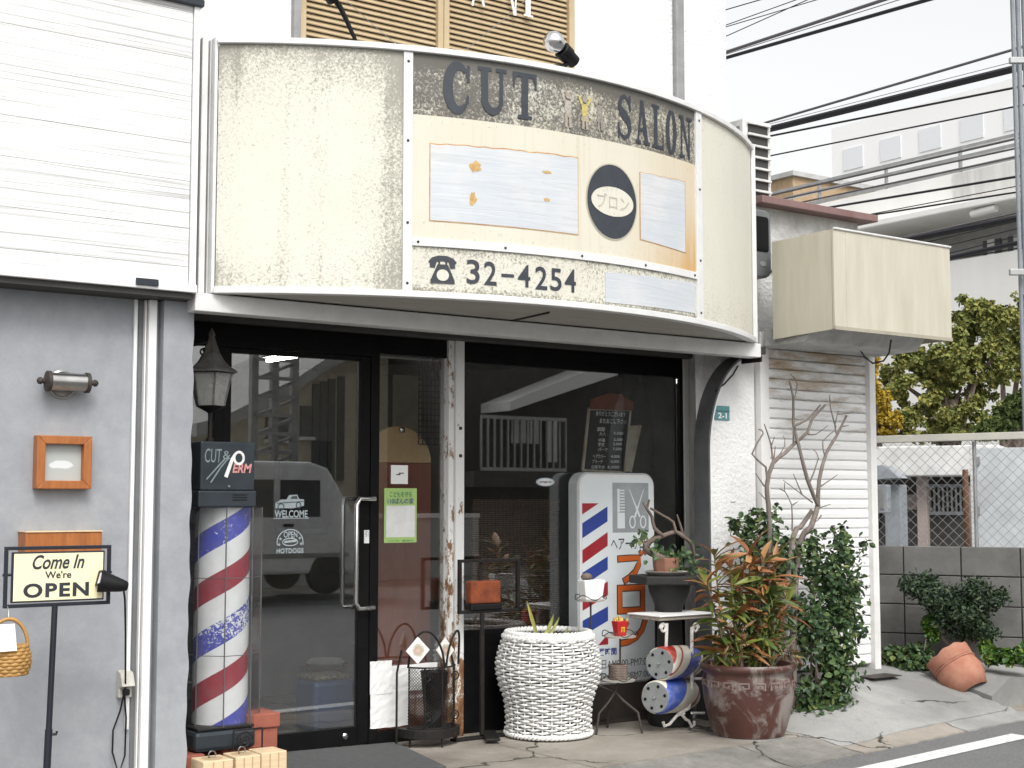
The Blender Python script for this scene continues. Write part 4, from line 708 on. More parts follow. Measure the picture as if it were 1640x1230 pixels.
for i, (pa, pb_, py) in enumerate(((326, 374, 1208), (378, 418, 1199), (419, 460, 1197))):
    yb = 6.38+.03*i; xa, xb = aY(pa, py+5, yb).x, aY(pb_, py, yb).x; zt_ = aZ(0, 0, 1).z*0+.135; T = thing('wood_block', ('pale wooden block with round hollow holding a ring, lowest by the pillar', 'pale wooden block with round hollow holding a metal clip', 'grooved pale wooden block without metal, at the door mat')[i], 'wood block', ((xa+xb)/2, yb+.07, .002), 'wooden blocks before the barber pole')
    part(T, 'body', MB().box(xa, xb, yb, yb+.15, .002, zt_), 'raw_wood', bevel=.005)
    if i < 2:
        c_ = ((xa+xb)/2, yb+.075); part(T, 'hollow', MB().lathe([(.052, zt_+.0006), (.045, zt_+.0012), (.03, zt_+.0008), (0, zt_+.0007)], (c_[0], c_[1], 0), 24), 'block_hollow', smooth=60)
        part(T, 'ring', MB().tube([(c_[0]+.018*math.cos(a), c_[1], zt_+.016+.018*math.sin(a)) for a in [R_(-50+280*k/16) for k in range(17)]], .0035, 6), 'nickel', smooth=50)
    for k in range(2): xx = xa+(xb-xa)*(k+1)/3; part(T, 'groove', MB().box(xx-.003, xx+.003, yb-.0015, yb-.0005, .004, zt_-.006), 'block_hollow')
# ---------------------------------------------------------------- notices and stickers on the door glass
def card(name, label, cat, px, Y, mtn, th=.002):
    x0, x1, z0, z1 = rect(*px, Y); T = thing(name, label, cat, ((x0+x1)/2, Y, z0)); part(T, 'sheet', MB().box(x0, x1, Y-th, Y, z0, z1), mtn); return T, x0, x1, z0, z1
yo = YG-.0065; plain('leaf_green_print', (.42, .62, .20), .6); plain('print_white', (.80, .80, .78), .6); plain('print_green', (.03, .22, .10), .6); plain('print_navy', (.03, .05, .25), .6); plain('print_yellow', (.78, .58, .04), .6); plain('print_red', (.5, .06, .04), .6)
T, x0, x1, z0, z1 = card('poster', 'green bordered child safety poster taped inside the fixed door pane', 'poster', (615, 782, 667, 869), yo, 'leaf_green_print')
fp = lambda y_: (lambda x, z, o=0: Vector((x, y_-o, z))); wd, ht = x1-x0, z1-z0
part(T, 'white_field', MB().box(x0+wd*.06, x1-wd*.06, yo-.0032, yo-.0021, z0+ht*.10, z1-ht*.32), 'print_white')
for body, a, b_, c_, d_, mtn in (('こどもを守る', .16, .84, .84, .94, 'print_green'), ('110ばんの家', .10, .90, .71, .82, 'print_navy'), ('こども110番', .10, .46, .02, .05, 'print_green'), ('連絡所', .54, .9, .02, .05, 'print_green')):
    g = MB(); write(g, body, x0+wd*a, x0+wd*b_, z0+ht*c_, z0+ht*d_, fp(yo-.0034), bold=.01); part(T, 'lettering', g, mtn)
T, x0, x1, z0, z1 = card('notice', 'small white notice with black mark taped to the fixed door pane', 'notice', (626, 745, 653, 775), yo, 'paper'); wd, ht = x1-x0, z1-z0
g = MB(); paint(g, [rc(x0+wd*.45, z0+ht*.55, x0+wd*.75, z0+ht*.60)+rc(x0+wd*.30, z0+ht*.47, x0+wd*.55, z0+ht*.52), rc(x0+wd*.48, z0+ht*.46, x0+wd*.53, z0+ht*.60)], fp(yo-.0026)); part(T, 'mark', g, 'ink')
T, x0, x1, z0, z1 = card('door_tag', 'small white tag on the black door stile beside the handle', 'tag', (583, 849, 591, 870), YG-.026, 'paper'); g = MB(); write(g, '引', x0+.006, x1-.006, (z0+z1)/2, z1-.006, fp(YG-.0285)); part(T, 'lettering', g, 'ink')
plain('sticker_pale', (.42, .48, .50), .6, c2=(.34, .40, .42), sc=30); Yst = YG-.0055
def sx(px, py=800): return aY(px, py, Yst).x
def sz(py, px=465): return aY(px, py, Yst).z
T = thing('welcome_sticker', 'pale pickup truck sticker lettered WELCOME on the door glass', 'sticker', (sx(466), Yst, sz(829)))
g = MB(); tr_ = lambda x, z, o=0: Vector((x, Yst-o, z)); B_ = lambda a, b_: (sx(a), sz(b_))
paint(g, [[[B_(441, 814), B_(441, 806), B_(450, 800), B_(459, 800), B_(463, 793), B_(476, 792), B_(479, 799), B_(487, 800), B_(487, 810), B_(470, 814)]]], tr_); part(T, 'truck', g, 'sticker_pale')
g = MB(); paint(g, [[[B_(465, 799), B_(467, 795), B_(475, 794), B_(477, 799)]], strip(ell(sx(450), sz(812), .018, .018, 0, 360, 14), .006), strip(ell(sx(478), sz(809), .014, .016, 0, 360, 14), .006), strip([B_(443, 806), B_(486, 803)], .004)], lambda x, z, o: Vector((x, Yst-.0012-o, z))); plain('sticker_dark', (.06, .08, .085), .6); part(T, 'truck_lines', g, 'sticker_dark')
g = MB(); write(g, 'WELCOME', sx(440), sx(493), sz(829), sz(817), tr_, bold=.02); paint(g, [rc(sx(438), sz(830.6), sx(495), sz(829.6))], lambda x, z, o: Vector((x, Yst, z))); part(T, 'lettering', g, 'sticker_pale')
T = thing('hotdog_sticker', 'pale round topped hot dog sticker lettered OPEN on the door glass', 'sticker', (sx(465), Yst, sz(886))); g = MB()
paint(g, [strip([(sx(445), sz(873))]+ell(sx(465.5), sz(868), sx(486)-sx(465.5), sz(848)-sz(868), 180, 0, 20)+[(sx(486.5), sz(873))], .006), strip(ell(sx(465.5), sz(868), .046, .02, 0, 360, 20), .006), strip([B_(456, 868), B_(475, 866)], .012)], tr_); part(T, 'outline', g, 'sticker_pale')
g = MB(); write(g, 'OPEN', sx(455), sx(477), sz(861), sz(851), tr_, bold=.02); write(g, 'HOTDOGS', sx(444), sx(487), sz(886), sz(878), tr_, bold=.03, spacing=1.1)
for (a, b_) in ((450, 863), (481, 862), (448, 872), (483, 871)): paint(g, [[[(sx(a)+.011*(1 if k % 2 == 0 else .42)*math.sin(k*math.pi/5), sz(b_)+.011*(1 if k % 2 == 0 else .42)*math.cos(k*math.pi/5)) for k in range(10)]]], tr_)
part(T, 'lettering', g, 'sticker_pale')
# white cardboard sheets behind the foot of the fixed pane
for i, (px, lb, yy) in enumerate((((592, 1059, 627, 1112), 'crumpled white cardboard sheet upper left at the foot of the fixed pane', YG-.035), ((593, 1108, 655, 1165), 'white cardboard sheet with black edge at the bottom of the fixed pane', YG-.036), ((626, 1064, 700, 1106), 'white cardboard sheet behind the iron plant stand', YG-.034))):
    x0, x1, z0, z1 = rect(*px, yy); rnd = random.Random(i); g = MB(); g.grid(lambda u, v: (x0+(x1-x0)*u, yy-.004*rnd.random(), z0+(z1-z0)*v+.004*rnd.random()), 8, 8); o = solo('cardboard_sheet', g, 'paper', lb, 'cardboard', ((x0+x1)/2, yy, z0), 'white cardboard at the fixed pane'); sm_ = o.modifiers.new('t', 'SOLIDIFY'); sm_.thickness = .003
# ---------------------------------------------------------------- inside, seen through the glass
a, b_ = aZ(429, 577, 2.385), aZ(498, 566, 2.385); T = thing('ceiling_tube_lamp', 'lit fluorescent tube lamp on the salon ceiling', 'lamp', (a+b_)/2)
d = (b_-a).normalized(); part(T, 'fitting', MB().obox((a+b_)/2+Vector((0, 0, .03)), d*((b_-a).length/2+.04), d.cross(Vector((0, 0, 1)))*.04, (0, 0, .012)), 'alu_white'); part(T, 'tube', MB().tube([a, b_], .016, 10), 'tube_light', smooth=50)
yy = 7.42; xa, xb = aY(583, 850, yy).x, aY(690, 850, yy).x; zt_, zj = aY(640, 683, yy).z, aY(640, 741, yy).z
plain('light_oak', (.78, .52, .27), .5, c2=(.68, .43, .20), sc=4, stretch=(9, 9, .8)); plain('reflection_tinted_wood', (.36, .10, .05), .4, c2=(.26, .07, .035), sc=4, stretch=(9, 9, .8))  # lower wood's red-brown has the glass reflection's tint put into it
T = thing('round_topped_panel', 'tall wooden partition panel with light round top standing inside the door', 'panel', ((xa+xb)/2, yy, 0)); mx = (xa+xb)/2; hw = (xb-xa)/2
part(T, 'lower_board', MB().box(xa, xb, yy, yy+.03, 0, zj), 'reflection_tinted_wood', bevel=.004); part(T, 'round_top', MB().prism([(xa, zj+.001)]+[(mx-hw*math.cos(math.pi*i/20), zj+.001+(zt_-zj)*math.sin(math.pi*i/20)) for i in range(1, 20)]+[(xb, zj+.001)], lambda x, z: Vector((x, yy, z)), lambda x, z: Vector((x, yy+.03, z))), 'light_oak', bevel=.003)
p = aY(642, 689, yy); part(T, 'knob', MB().lathe([(.012, 0), (.02, .012), (.018, .024), (0, .03)], (p.x, yy, p.z), 16, axis=AXY), 'chrome', smooth=60)
x0, x1, z0, z1 = rect(628, 556, 670, 900, 10.28); plain('cream_door', (.62, .58, .42), .5); T = thing('inner_door', 'cream door in the back wall inside the salon', 'door', ((x0+x1)/2, 10.28, 0)); part(T, 'leaf', MB().box(x0, x1, 10.24, 10.28, 0, z1), 'cream_door', bevel=.004); part(T, 'door_handle', MB().tube([(x0+.06, 10.235, 1.02), (x0+.06, 10.18, 1.02), (x0+.14, 10.18, 1.02)], .01, 8), 'chrome', smooth=50)
yy = 7.3; x0, x1, z0, z1 = rect(671, 562, 709, 712, yy); T = thing('lattice_screen', 'black wire lattice screen hanging inside the fixed pane', 'screen', ((x0+x1)/2, yy, z0)); g = MB()
for i in range(7): xx = x0+(x1-x0)*i/6; part(T, 'upright_wire', MB().box(xx-.003, xx+.003, yy-.003, yy+.003, z0, z1), 'black_iron')
for i in range(17): zz = z0+(z1-z0)*i/16; part(T, 'cross_wire', MB().box(x0, x1, yy-.0085, yy-.0035, zz-.003, zz+.003), 'black_iron')
c_ = aZ(521, 1112, 0); sc_ = 8.9/F; plain('red_plastic', (.22, .02, .035), .4); plain('blue_plastic', (.02, .07, .19), .35); plain('towel', (.75, .75, .72), .95, bump=.6, bsc=90)
T = thing('laundry_tub', 'dark red plastic tub inside the salon door', 'tub', c_); part(T, 'body', MB().lathe([(.11, .0), (.15, .19), (.17, .20), (.17, .21), (.14, .205), (.11, .03), (0, .02)], c_, 28), 'red_plastic', smooth=40)
T = solo('towel', MB().lathe([(0, .205), (.12, .205), (.135, .225), (.11, .25), (0, .262)], c_, 20), 'towel', 'folded white towel lying on the red tub', 'towel', c_+Vector((0, 0, .21)), smooth=60)
c_ = aZ(534, 1172, 0); T = thing('blue_bin', 'blue plastic bin with patterned cloth just inside the door', 'bin', c_); part(T, 'body', MB().box(c_.x-.13, c_.x+.15, c_.y, c_.y+.26, 0, .30), 'blue_plastic', bevel=.03); plain('pattern_cloth', (.30, .24, .14), .9, c2=(.02, .02, .02), sc=60, amt=.3); part(T, 'cloth', MB().box(c_.x-.12, c_.x+.14, c_.y+.01, c_.y+.25, .301, .325), 'pattern_cloth', bevel=.01)
plain('counter_grey', (.30, .30, .28), .5); cx_, cy_ = 4.35, 9.3; T = thing('counter', 'pale grey washing counter inside the salon', 'counter', (4.6, 9.35, 0)); part(T, 'body', MB().box(4.25, 5.3, 9.2, 9.7, 0, .62), 'counter_grey', bevel=.006); part(T, 'top', MB().box(4.22, 5.33, 9.17, 9.73, .621, .66), 'inner_dark', bevel=.006)
for i, (xx, zz, ww, hh_) in enumerate(((3.45, 1.2, .3, .36), (4.35, 1.15, .26, .45), (5.3, 1.1, .5, .75))):
    T = thing('wall_mirror', ('wide framed mirror on the back wall, nearest the side wall', 'narrow framed mirror on the back wall beside the cream door', 'framed mirror on the back wall behind the counter')[i], 'mirror', (xx, ib-.02, zz)); part(T, 'frame', MB().box(xx-ww/2, xx+ww/2, ib-.03, ib-.002, zz, zz+hh_), 'inner_dark', bevel=.004); part(T, 'mirror_glass', MB().box(xx-ww/2+.04, xx+ww/2-.04, ib-.034, ib-.031, zz+.04, zz+hh_-.04), 'chrome')
# shop window display
plain('scrap_board', (.42, .30, .17), .8, c2=(.62, .58, .5), sc=9, amt=.4); yy = 7.17; plain('chalk_black', (.012, .012, .013), .7, c2=(.03, .03, .03), sc=6); plain('chalk', (.88, .88, .86), .9); plain('header_orange', (.28, .065, .02), .6, c2=(.16, .03, .012), sc=20)
P = lambda px, py, y_=yy: aY(px, py, y_); T = thing('chalkboard', 'black chalkboard price list with orange carved header in the shop window', 'chalkboard', P(968, 756)); cn = [(932, 753), (942, 655), (1008, 657), (998, 757)]
pol = [(P(*c).x, P(*c).z) for c in cn]; part(T, 'board', MB().prism(pol, lambda x, z: Vector((x, yy, z)), lambda x, z: Vector((x, yy-.014, z))), 'chalk_black', bevel=.003)
for i in range(4): q0, q1 = pol[i], pol[(i+1) % 4]; part(T, 'frame_rail', MB().tube([(q0[0], yy-.008, q0[1]), (q1[0], yy-.008, q1[1])], .011, 6), 'scrap_board')
hp = [P(*c) for c in ((941, 655), (942, 640), (955, 635), (972, 630), (990, 632), (1002, 640), (1010, 644), (1009, 658))]; part(T, 'header', MB().prism([(p.x, p.z) for p in hp], lambda x, z: Vector((x, yy-.016, z)), lambda x, z: Vector((x, yy-.036, z))), 'header_orange', bevel=.004)
for lx in (945, 990): q_ = P(lx, 755); part(T, 'leg', MB().tube([(q_.x, yy+.02, q_.z), (q_.x-.03, yy+.05, 0)], .012, 6), 'inner_dark')
def chalkrow(body, px0, py0, px1, py1): 
    x0, x1, z0, z1 = rect(px0, py0, px1, py1, yy); g = MB(); write(g, body, x0, x1, z0, z1, lambda x, z: Vector((x, yy-.0155, z)), shear=.1, bold=.015); part(T, 'chalk_writing', g, 'chalk')
for r in (('ありがとうございます', 952, 659, 1000, 667), ('またおこし下さい', 958, 671, 1001, 679), ('調髪', 954, 684, 967, 691), ('大人', 957, 692, 968, 698), ('3,500', 980, 692, 996, 697), ('中高', 956, 702, 967, 708), ('2,500', 980, 702, 995, 707), ('学生', 955, 709, 966, 715), ('2,000', 979, 709, 994, 714), ('パーマ', 955, 717, 971, 723), ('7,000', 979, 717, 994, 722), ('ヘアカラー', 947, 728, 968, 734), ('4,000', 976, 729, 990, 734), ('ブリーチ', 946, 736, 963, 742), ('6,000', 976, 737, 989, 742), ('白髪ぞめ', 945, 745, 966, 751), ('3,500', 970, 746, 989, 751)): chalkrow(*r)
g = MB(); cn = [(1000, 755), (1006, 682), (1028, 681), (1012, 756)]; pol = [(P(*c, yy+.03).x, P(*c, yy+.03).z) for c in cn]; g.prism(pol, lambda x, z: Vector((x, yy+.03, z)), lambda x, z: Vector((x, yy+.05, z))); T = thing('scrap_board', 'worn pale wooden board leaning behind the chalkboard', 'board', (pol[0][0], yy+.04, 0)); part(T, 'board', g, 'scrap_board', bevel=.002); part(T, 'prop', MB().box(pol[0][0]+.02, pol[0][0]+.05, yy+.03, yy+.05, 0, pol[0][1]), 'inner_dark')
c_ = P(1030, 620, yy+.06); plain('black_cloth', (.010, .010, .012), .9, bump=.4, bsc=12, bd=.02); g = MB(); zz = [P(1030, y_, yy+.06).z for y_ in (612, 622, 640, 680, 720, 752)]; ws = (.01, .045, .085, .10, .105, .10)
n_ = 18; vs = []; 
for z, w_ in zip(zz, ws): vs += [(c_.x+.0+w_*math.cos(2*math.pi*k/n_)*(1+.12*math.sin(5*k)), yy+.09+.055*math.sin(2*math.pi*k/n_), z) for k in range(n_)]
g.add(vs, [(i*n_+k, i*n_+(k+1) % n_, (i+1)*n_+(k+1) % n_, (i+1)*n_+k) for i in range(5) for k in range(n_)]+[tuple(range(5*n_, 6*n_))]); T = thing('black_smock', 'black barber smock hanging in the shop window', 'smock', (c_.x, yy+.09, zz[-1])); part(T, 'cloth', g, 'black_cloth', smooth=60); part(T, 'hook', MB().tube([(c_.x, yy+.09, zz[0]-.01), (c_.x, yy+.09, 2.42)], .003, 6), 'nickel')
yy2 = 7.36; x0, x1, z0, z1 = rect(757, 800, 897, 1004, yy2); mt, nt, b = base('woven_reed', .8); v = coord(nt, 'Object', (1, 1, 1)); w1 = N(nt, 'ShaderNodeTexWave', Scale=24.0, Distortion=2.0); w1.bands_direction = 'Z'; nt.links.new(v, w1.inputs[0]); w2 = N(nt, 'ShaderNodeTexWave', Scale=11.0, Distortion=1.0); w2.bands_direction = 'X'; nt.links.new(v, w2.inputs[0])
f = mth(nt, 'MULTIPLY', w1.outputs[1], mth(nt, 'MULTIPLY_ADD', w2.outputs[1], .5, .5)); nt.links.new(ramp(nt, f, [(.1, (.03, .02, .015)), (.7, (.17, .10, .065))]), b.inputs['Base Color']); bumpn(nt, b, f, .8, .01)
solo('reed_screen', MB().box(x0, x1, yy2, yy2+.02, 0, z1), 'woven_reed', 'brown woven reed screen standing behind the shop window', 'screen', ((x0+x1)/2, yy2, 0), bevel=.004)
x0, x1, z0, z1 = rect(859, 765, 888, 779, YG-.005); T = thing('oval_sticker', 'small oval white and blue lettered sticker on the window glass', 'sticker', ((x0+x1)/2, YG-.005, z0)); mx, mz = (x0+x1)/2, (z0+z1)/2; plain('sticker_blue', (.05, .28, .5), .5)
for rx, mtn, o_ in ((1, 'print_white', 0), (.92, 'sticker_blue', .0006), (.84, 'print_white', .0012)): g = MB(); paint(g, [[[(mx+(x1-x0)/2*rx*math.cos(R_(a)), mz+(z1-z0)/2*(rx*.96)*math.sin(R_(a))) for a in range(0, 360, 12)]]], lambda x, z, o: Vector((x, YG-.0045-o_, z))); part(T, 'oval', g, mtn)
g = MB(); write(g, 'patagonia', x0+(x1-x0)*.17, x1-(x1-x0)*.17, mz-.009, mz+.009, lambda x, z: Vector((x, YG-.0066, z)), bold=.02); part(T, 'lettering', g, 'ink')
# ---------------------------------------------------------------- before the window
# black picture-frame stand
ys = 6.86; x0, x1, z0, z1 = rect(734, 895, 831, 981, ys); T = thing('frame_stand', 'black metal display stand with empty open frame before the shop window', 'stand', (aY(770, 1185, ys).x, ys, 0)); boxframe(T, x0, x1, z0, z1, ys+.012, .024, .018, 'black_iron', bevel=.002)
xp = aY(772, 1050, ys).x; part(T, 'pole', MB().box(xp-.011, xp+.011, ys-.01, ys+.01, .02, z0), 'black_iron', bevel=.002); part(T, 'back_strip', MB().box(xp-.01, xp+.01, ys+.013, ys+.016, z0, z1), 'black_iron')
part(T, 'foot', MB().box(xp-.20, xp+.17, ys-.03, ys+.03, 0.001, .016), 'black_iron', bevel=.003); part(T, 'foot', MB().obox((xp+.02, ys-.06, .0235), (.035, -.02, 0), (.08, .14, 0), (0, 0, .0065)), 'black_iron', bevel=.003)
x0, x1, za_, zb_ = rect(751, 930, 799, 975, ys); plain('orange_cloth', (.30, .07, .02), .9, c2=(.12, .03, .015), sc=14, bump=.5, bsc=50); T = thing('orange_cushion', 'orange brown cushion resting in the black open frame', 'cushion', ((x0+x1)/2, ys, z0+.019)); zc_ = za_+.03
part(T, 'base', MB().box(x0-.004, x1+.006, ys-.03, ys+.045, z0+.0185, zc_), 'rubber', bevel=.006); part(T, 'cover', MB().box(x0, x1, ys-.025, ys+.04, zc_+.001, zb_), 'orange_cloth', bevel=.012)
# iron plant stand with painted tiles
yi = 6.86; Xi = lambda px, y_=yi, py=1100: aY(px, py, y_).x; Zi = lambda py, px=690, y_=yi: aY(px, py, y_).z
cx_, cw = Xi(690), (Xi(733)-Xi(646))/2; T = thing('iron_plant_stand', 'black wrought iron half-round plant stand with white diamond tiles beside the rusty post', 'plant stand', (cx_, yi, 0))
zb0 = .05; part(T, 'base_plate', MB().prism([(cx_-cw, yi+.06)]+[(cx_-cw*math.cos(math.pi*i/16), yi+.02-.16*math.sin(math.pi*i/16)) for i in range(17)]+[(cx_+cw, yi+.06)], lambda x, y: Vector((x, y, zb0)), lambda x, y: Vector((x, y, zb0+.05))), 'black_iron', bevel=.003)
for a in (20, 90, 160): part(T, 'foot', MB().tube([(cx_-cw*.9*math.cos(R_(a)), yi+.02-.14*math.sin(R_(a)), 0), (cx_-cw*.9*math.cos(R_(a)), yi+.02-.14*math.sin(R_(a)), zb0)], .006, 6), 'black_iron')
zm = Zi(1066); g = MB(); nA = 22; nZ = 20
for i in range(-nA, nA+1):
    for sgn in (1, -1):
        pts = []
        for k in range(0, 41):
            t = k/40; a = math.pi*(i/nA+sgn*t*.9)
            if 0 <= a <= math.pi: pts.append((cx_-cw*.80*math.cos(a), yi+.01-.12*math.sin(a)-.001*sgn, zb0+.05+(zm-zb0-.05)*t))
        if len(pts) > 1: g.tube(pts, .0017, 3, cap=False)
part(T, 'wire_mesh', g, 'black_iron', stuff=True)
solo('dark_filler', MB().lathe([(.05, zb0+.051), (.075, zm-.06), (.08, zm-.03), (.07, zm-.03), (.06, zm-.06), (0, zm-.06)], (cx_+.02, yi-.005, 0), 24), 'rubber', 'added black pot-shaped filler inside the iron plant stand', 'pot', (cx_+.02, yi-.005, zb0+.051), smooth=40)  # added to fill the stand with its dark inner mass
for zz in (zb0+.052, zm): part(T, 'hoop', MB().tube([(cx_-cw*.82*math.cos(math.pi*i/20), yi+.01-.125*math.sin(math.pi*i/20), zz) for i in range(21)], .005, 6), 'black_iron', smooth=50)
for a in (8, 50, 90, 130, 172): xx, y_ = cx_-cw*.83*math.cos(R_(a)), yi+.01-.128*math.sin(R_(a)); part(T, 'upright', MB().tube([(xx, y_, zb0+.04), (xx, y_, zm+.0)], .0045, 6), 'black_iron')
for a0, a1, top in ((18, 95, 1008), (98, 168, 1010)):
    ps = []
    for i in range(17):
        t = i/16; a = R_(a0+(a1-a0)*t); ps.append((cx_-cw*.98*math.cos(a), yi+.01-.13*math.sin(a), zm+(Zi(top)-zm)*math.sin(math.pi*t)**.55))
    part(T, 'arch', MB().tube(ps, .0065, 6), 'black_iron', smooth=50)
for px in (643, 735): xx = Xi(px); part(T, 'back_post', MB().tube([(xx, yi+.05, 0), (xx, yi+.05, Zi(1075)), (xx+(.03 if px < 700 else -.03), yi+.05, Zi(1040))], .0065, 6), 'black_iron', smooth=50)
for sx_, aa in ((-.55, -.2), (.45, .2)):
    for cz, rr in ((zm-.05, .028), (zb0+.12, .03)): part(T, 'scroll', MB().tube([(cx_+sx_*cw+rr*math.cos(k*.5)*(1-k/26)*(1 if sx_ < 0 else -1), yi-.128, cz+rr*math.sin(k*.5)*(1-k/26)) for k in range(18)], .004, 6), 'black_iron', smooth=50)
mt, nt, b = base('painted_tile', .3); tc = N(nt, 'ShaderNodeTexCoord'); vm = N(nt, 'ShaderNodeVectorMath', operation='DISTANCE'); fl3 = N(nt, 'ShaderNodeMapping'); fl3.inputs['Scale'].default_value = (1, 0, 1); nt.links.new(tc.outputs['Generated'], fl3.inputs[0]); nt.links.new(fl3.outputs[0], vm.inputs[0]); vm.inputs[1].default_value = (.5, 0, .5); n1 = noise(nt, coord(nt, 'Generated'), 9, 4, .7)
nt.links.new(ramp(nt, mth(nt, 'ADD', vm.outputs['Value'], mth(nt, 'MULTIPLY', mth(nt, 'SUBTRACT', n1, .5), .28)), [(.05, (.62, .42, .36)), (.12, (.42, .36, .26)), (.22, (.55, .50, .42)), (.27, (.80, .79, .75))]), b.inputs['Base Color'])
for (pa, pb, pt, pbm, y_) in ((650, 688, 1020, 1064, yi-.10), (703, 723, 1021, 1062, yi-.03)):
    x0, x1 = Xi(pa, y_), Xi(pb, y_); z1, z0 = aY((pa+pb)/2, pt, y_).z, aY((pa+pb)/2, pbm, y_).z; mx, mz = (x0+x1)/2, (z0+z1)/2; dy = .0 if pb < 700 else -.03
    part(T, 'diamond_tile', MB().add([(x0, y_-dy, mz), (mx, y_, z1), (x1, y_+dy, mz), (mx, y_, z0), (x0+.004, y_+.012-dy, mz), (mx+.004, y_+.012, z1), (x1+.004, y_+.012+dy, mz), (mx+.004, y_+.012, z0)], [(0, 1, 2, 3), (4, 7, 6, 5), (0, 4, 5, 1), (1, 5, 6, 2), (2, 6, 7, 3), (3, 7, 4, 0)]), 'painted_tile', bevel=.002)
# white woven basket planter
bf = aZ(880, 1189, 0); bc = bf+Vector((.58, .81, 0))*.245; mpp = ((bc-CAM).dot(FW))/F; zof = lambda py: 1.35-((py-805)*mpp)
plain('white_wicker', (.80, .795, .77), .6, c2=(.66, .65, .62), sc=60, amt=.8)
T = thing('wicker_planter', 'big white woven wicker basket planter with bulging shoulder before the window', 'planter', (bc.x, bc.y, 0)); prof = [(1011, 64), (1022, 71), (1040, 78), (1058, 82), (1075, 82), (1092, 78), (1108, 72), (1125, 67.5), (1145, 66), (1165, 66.5), (1186, 69)]
zlo, zhi = 0.012, zof(1016); 
def rad(z):
    pr = [(zof(y), w_*mpp) for y, w_ in prof]; pr.sort()
    if z <= pr[0][0]: return pr[0][1]
    for (a, ra), (b2, rb) in zip(pr, pr[1:]):
        if z <= b2: t = (z-a)/(b2-a); return ra+(rb-ra)*t
    return pr[-1][1]
NS = 28; rows = 36; g = MB(); rnd = random.Random(3)
for k in range(rows):
    z = zlo+.02+(zhi-zlo-.03)*k/(rows-1); r0 = rad(z); ph = rnd.uniform(-.04, .04)
    g.tube([(bc.x+(r0+.0105*math.sin(NS/2*a+math.pi*k))*math.cos(a), bc.y+(r0+.0105*math.sin(NS/2*a+math.pi*k))*math.sin(a), z+.002*math.sin(3*a+k)+.0012*math.sin(17*a+k*2.1)) for a in [2*math.pi*i/184 for i in range(184)]], .0066*(.9+.2*rnd.random()), 6, closed=True)
part(T, 'weave', g, 'white_wicker', smooth=60, stuff=True); g = MB()
for i in range(NS): a = 2*math.pi*(i+.5)/NS*1.0; g.tube([(bc.x+rad(z)*math.cos(a), bc.y+rad(z)*math.sin(a), z) for z in [zlo+(zhi-zlo)*j/14 for j in range(15)]], .005, 5)
part(T, 'stakes', g, 'white_wicker', smooth=60, stuff=True)
def braid(r0, z, nm, tw=30, rr=.011, sp=.010):
    for s_ in range(2): part(T, nm, MB().tube([(bc.x+(r0+sp*math.cos(tw*a+math.pi*s_))*math.cos(a), bc.y+(r0+sp*math.cos(tw*a+math.pi*s_))*math.sin(a), z+sp*math.sin(tw*a+math.pi*s_)) for a in [2*math.pi*i/300 for i in range(300)]], rr, 6, closed=True), 'white_wicker', smooth=60)
braid(rad(zhi)-.002, zhi+.008, 'rim_braid'); braid(rad(zhi)+.012, zhi-.012, 'rim_braid', 26); braid(rad(.02)+.004, .022, 'foot_braid', 30, .009, .008)
part(T, 'liner', MB().lathe([(.0, zhi-.06), (rad(zhi)-.03, zhi-.05), (rad(zhi)-.012, zhi-.01)], (bc.x, bc.y, 0), 32, cap=False), 'soil'); zz = .0
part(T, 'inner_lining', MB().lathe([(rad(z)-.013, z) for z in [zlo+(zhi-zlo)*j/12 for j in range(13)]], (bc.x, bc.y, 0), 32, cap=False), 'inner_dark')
def blade(mb, p0, p1, w_, bend=.02, n=6):
    p0, p1 = Vector(p0), Vector(p1); d = p1-p0; s = d.cross(Vector((.58, .81, 0))).normalized(); L = []
    for i in range(n+1): t = i/n; c = p0+d*t+Vector((0, 0, -1))*bend*4*(t*t-t)*-1*.5; L.append((c-s*w_*(math.sin(math.pi*(t*.86+.1))), c+s*w_*(math.sin(math.pi*(t*.86+.1))), c+Vector((.58, .81, 0))*w_*.3))
    b0 = len(mb.v); vs = [q for tr in L for q in tr]; fs = []
    for i in range(n): fs += [(3*i, 3*i+3, 3*i+5, 3*i+2), (3*i+2, 3*i+5, 3*i+4, 3*i+1)]
    return mb.add(vs, fs)
plain('blade_green', (.10, .14, .025), .5, c2=(.26, .25, .06), sc=12); plain('blade_yellow', (.42, .38, .10), .55, c2=(.24, .26, .06), sc=12)
T = thing('spider_plant', 'few narrow green and yellow leaves growing out of the white wicker planter', 'plant', (bc.x, bc.y, zhi-.05))
for (a, b_, mtn, w_) in (((862, 1013), (844, 962), 'blade_yellow', .011), ((872, 1013), (887, 983), 'blade_green', .012), ((876, 1013), (896, 988), 'blade_green', .010), ((900, 1014), (910, 1004), 'blade_green', .008), ((920, 1015), (927, 1007), 'blade_green', .006), ((868, 1013), (879, 1000), 'blade_yellow', .006)):
    g = MB(); o_ = Vector((0, 0, 0)); blade(g, aY(*a, bc.y-.05)-Vector((0, 0, .03)), aY(*b_, bc.y-.05), w_); part(T, 'leaf', g, mtn, smooth=60)
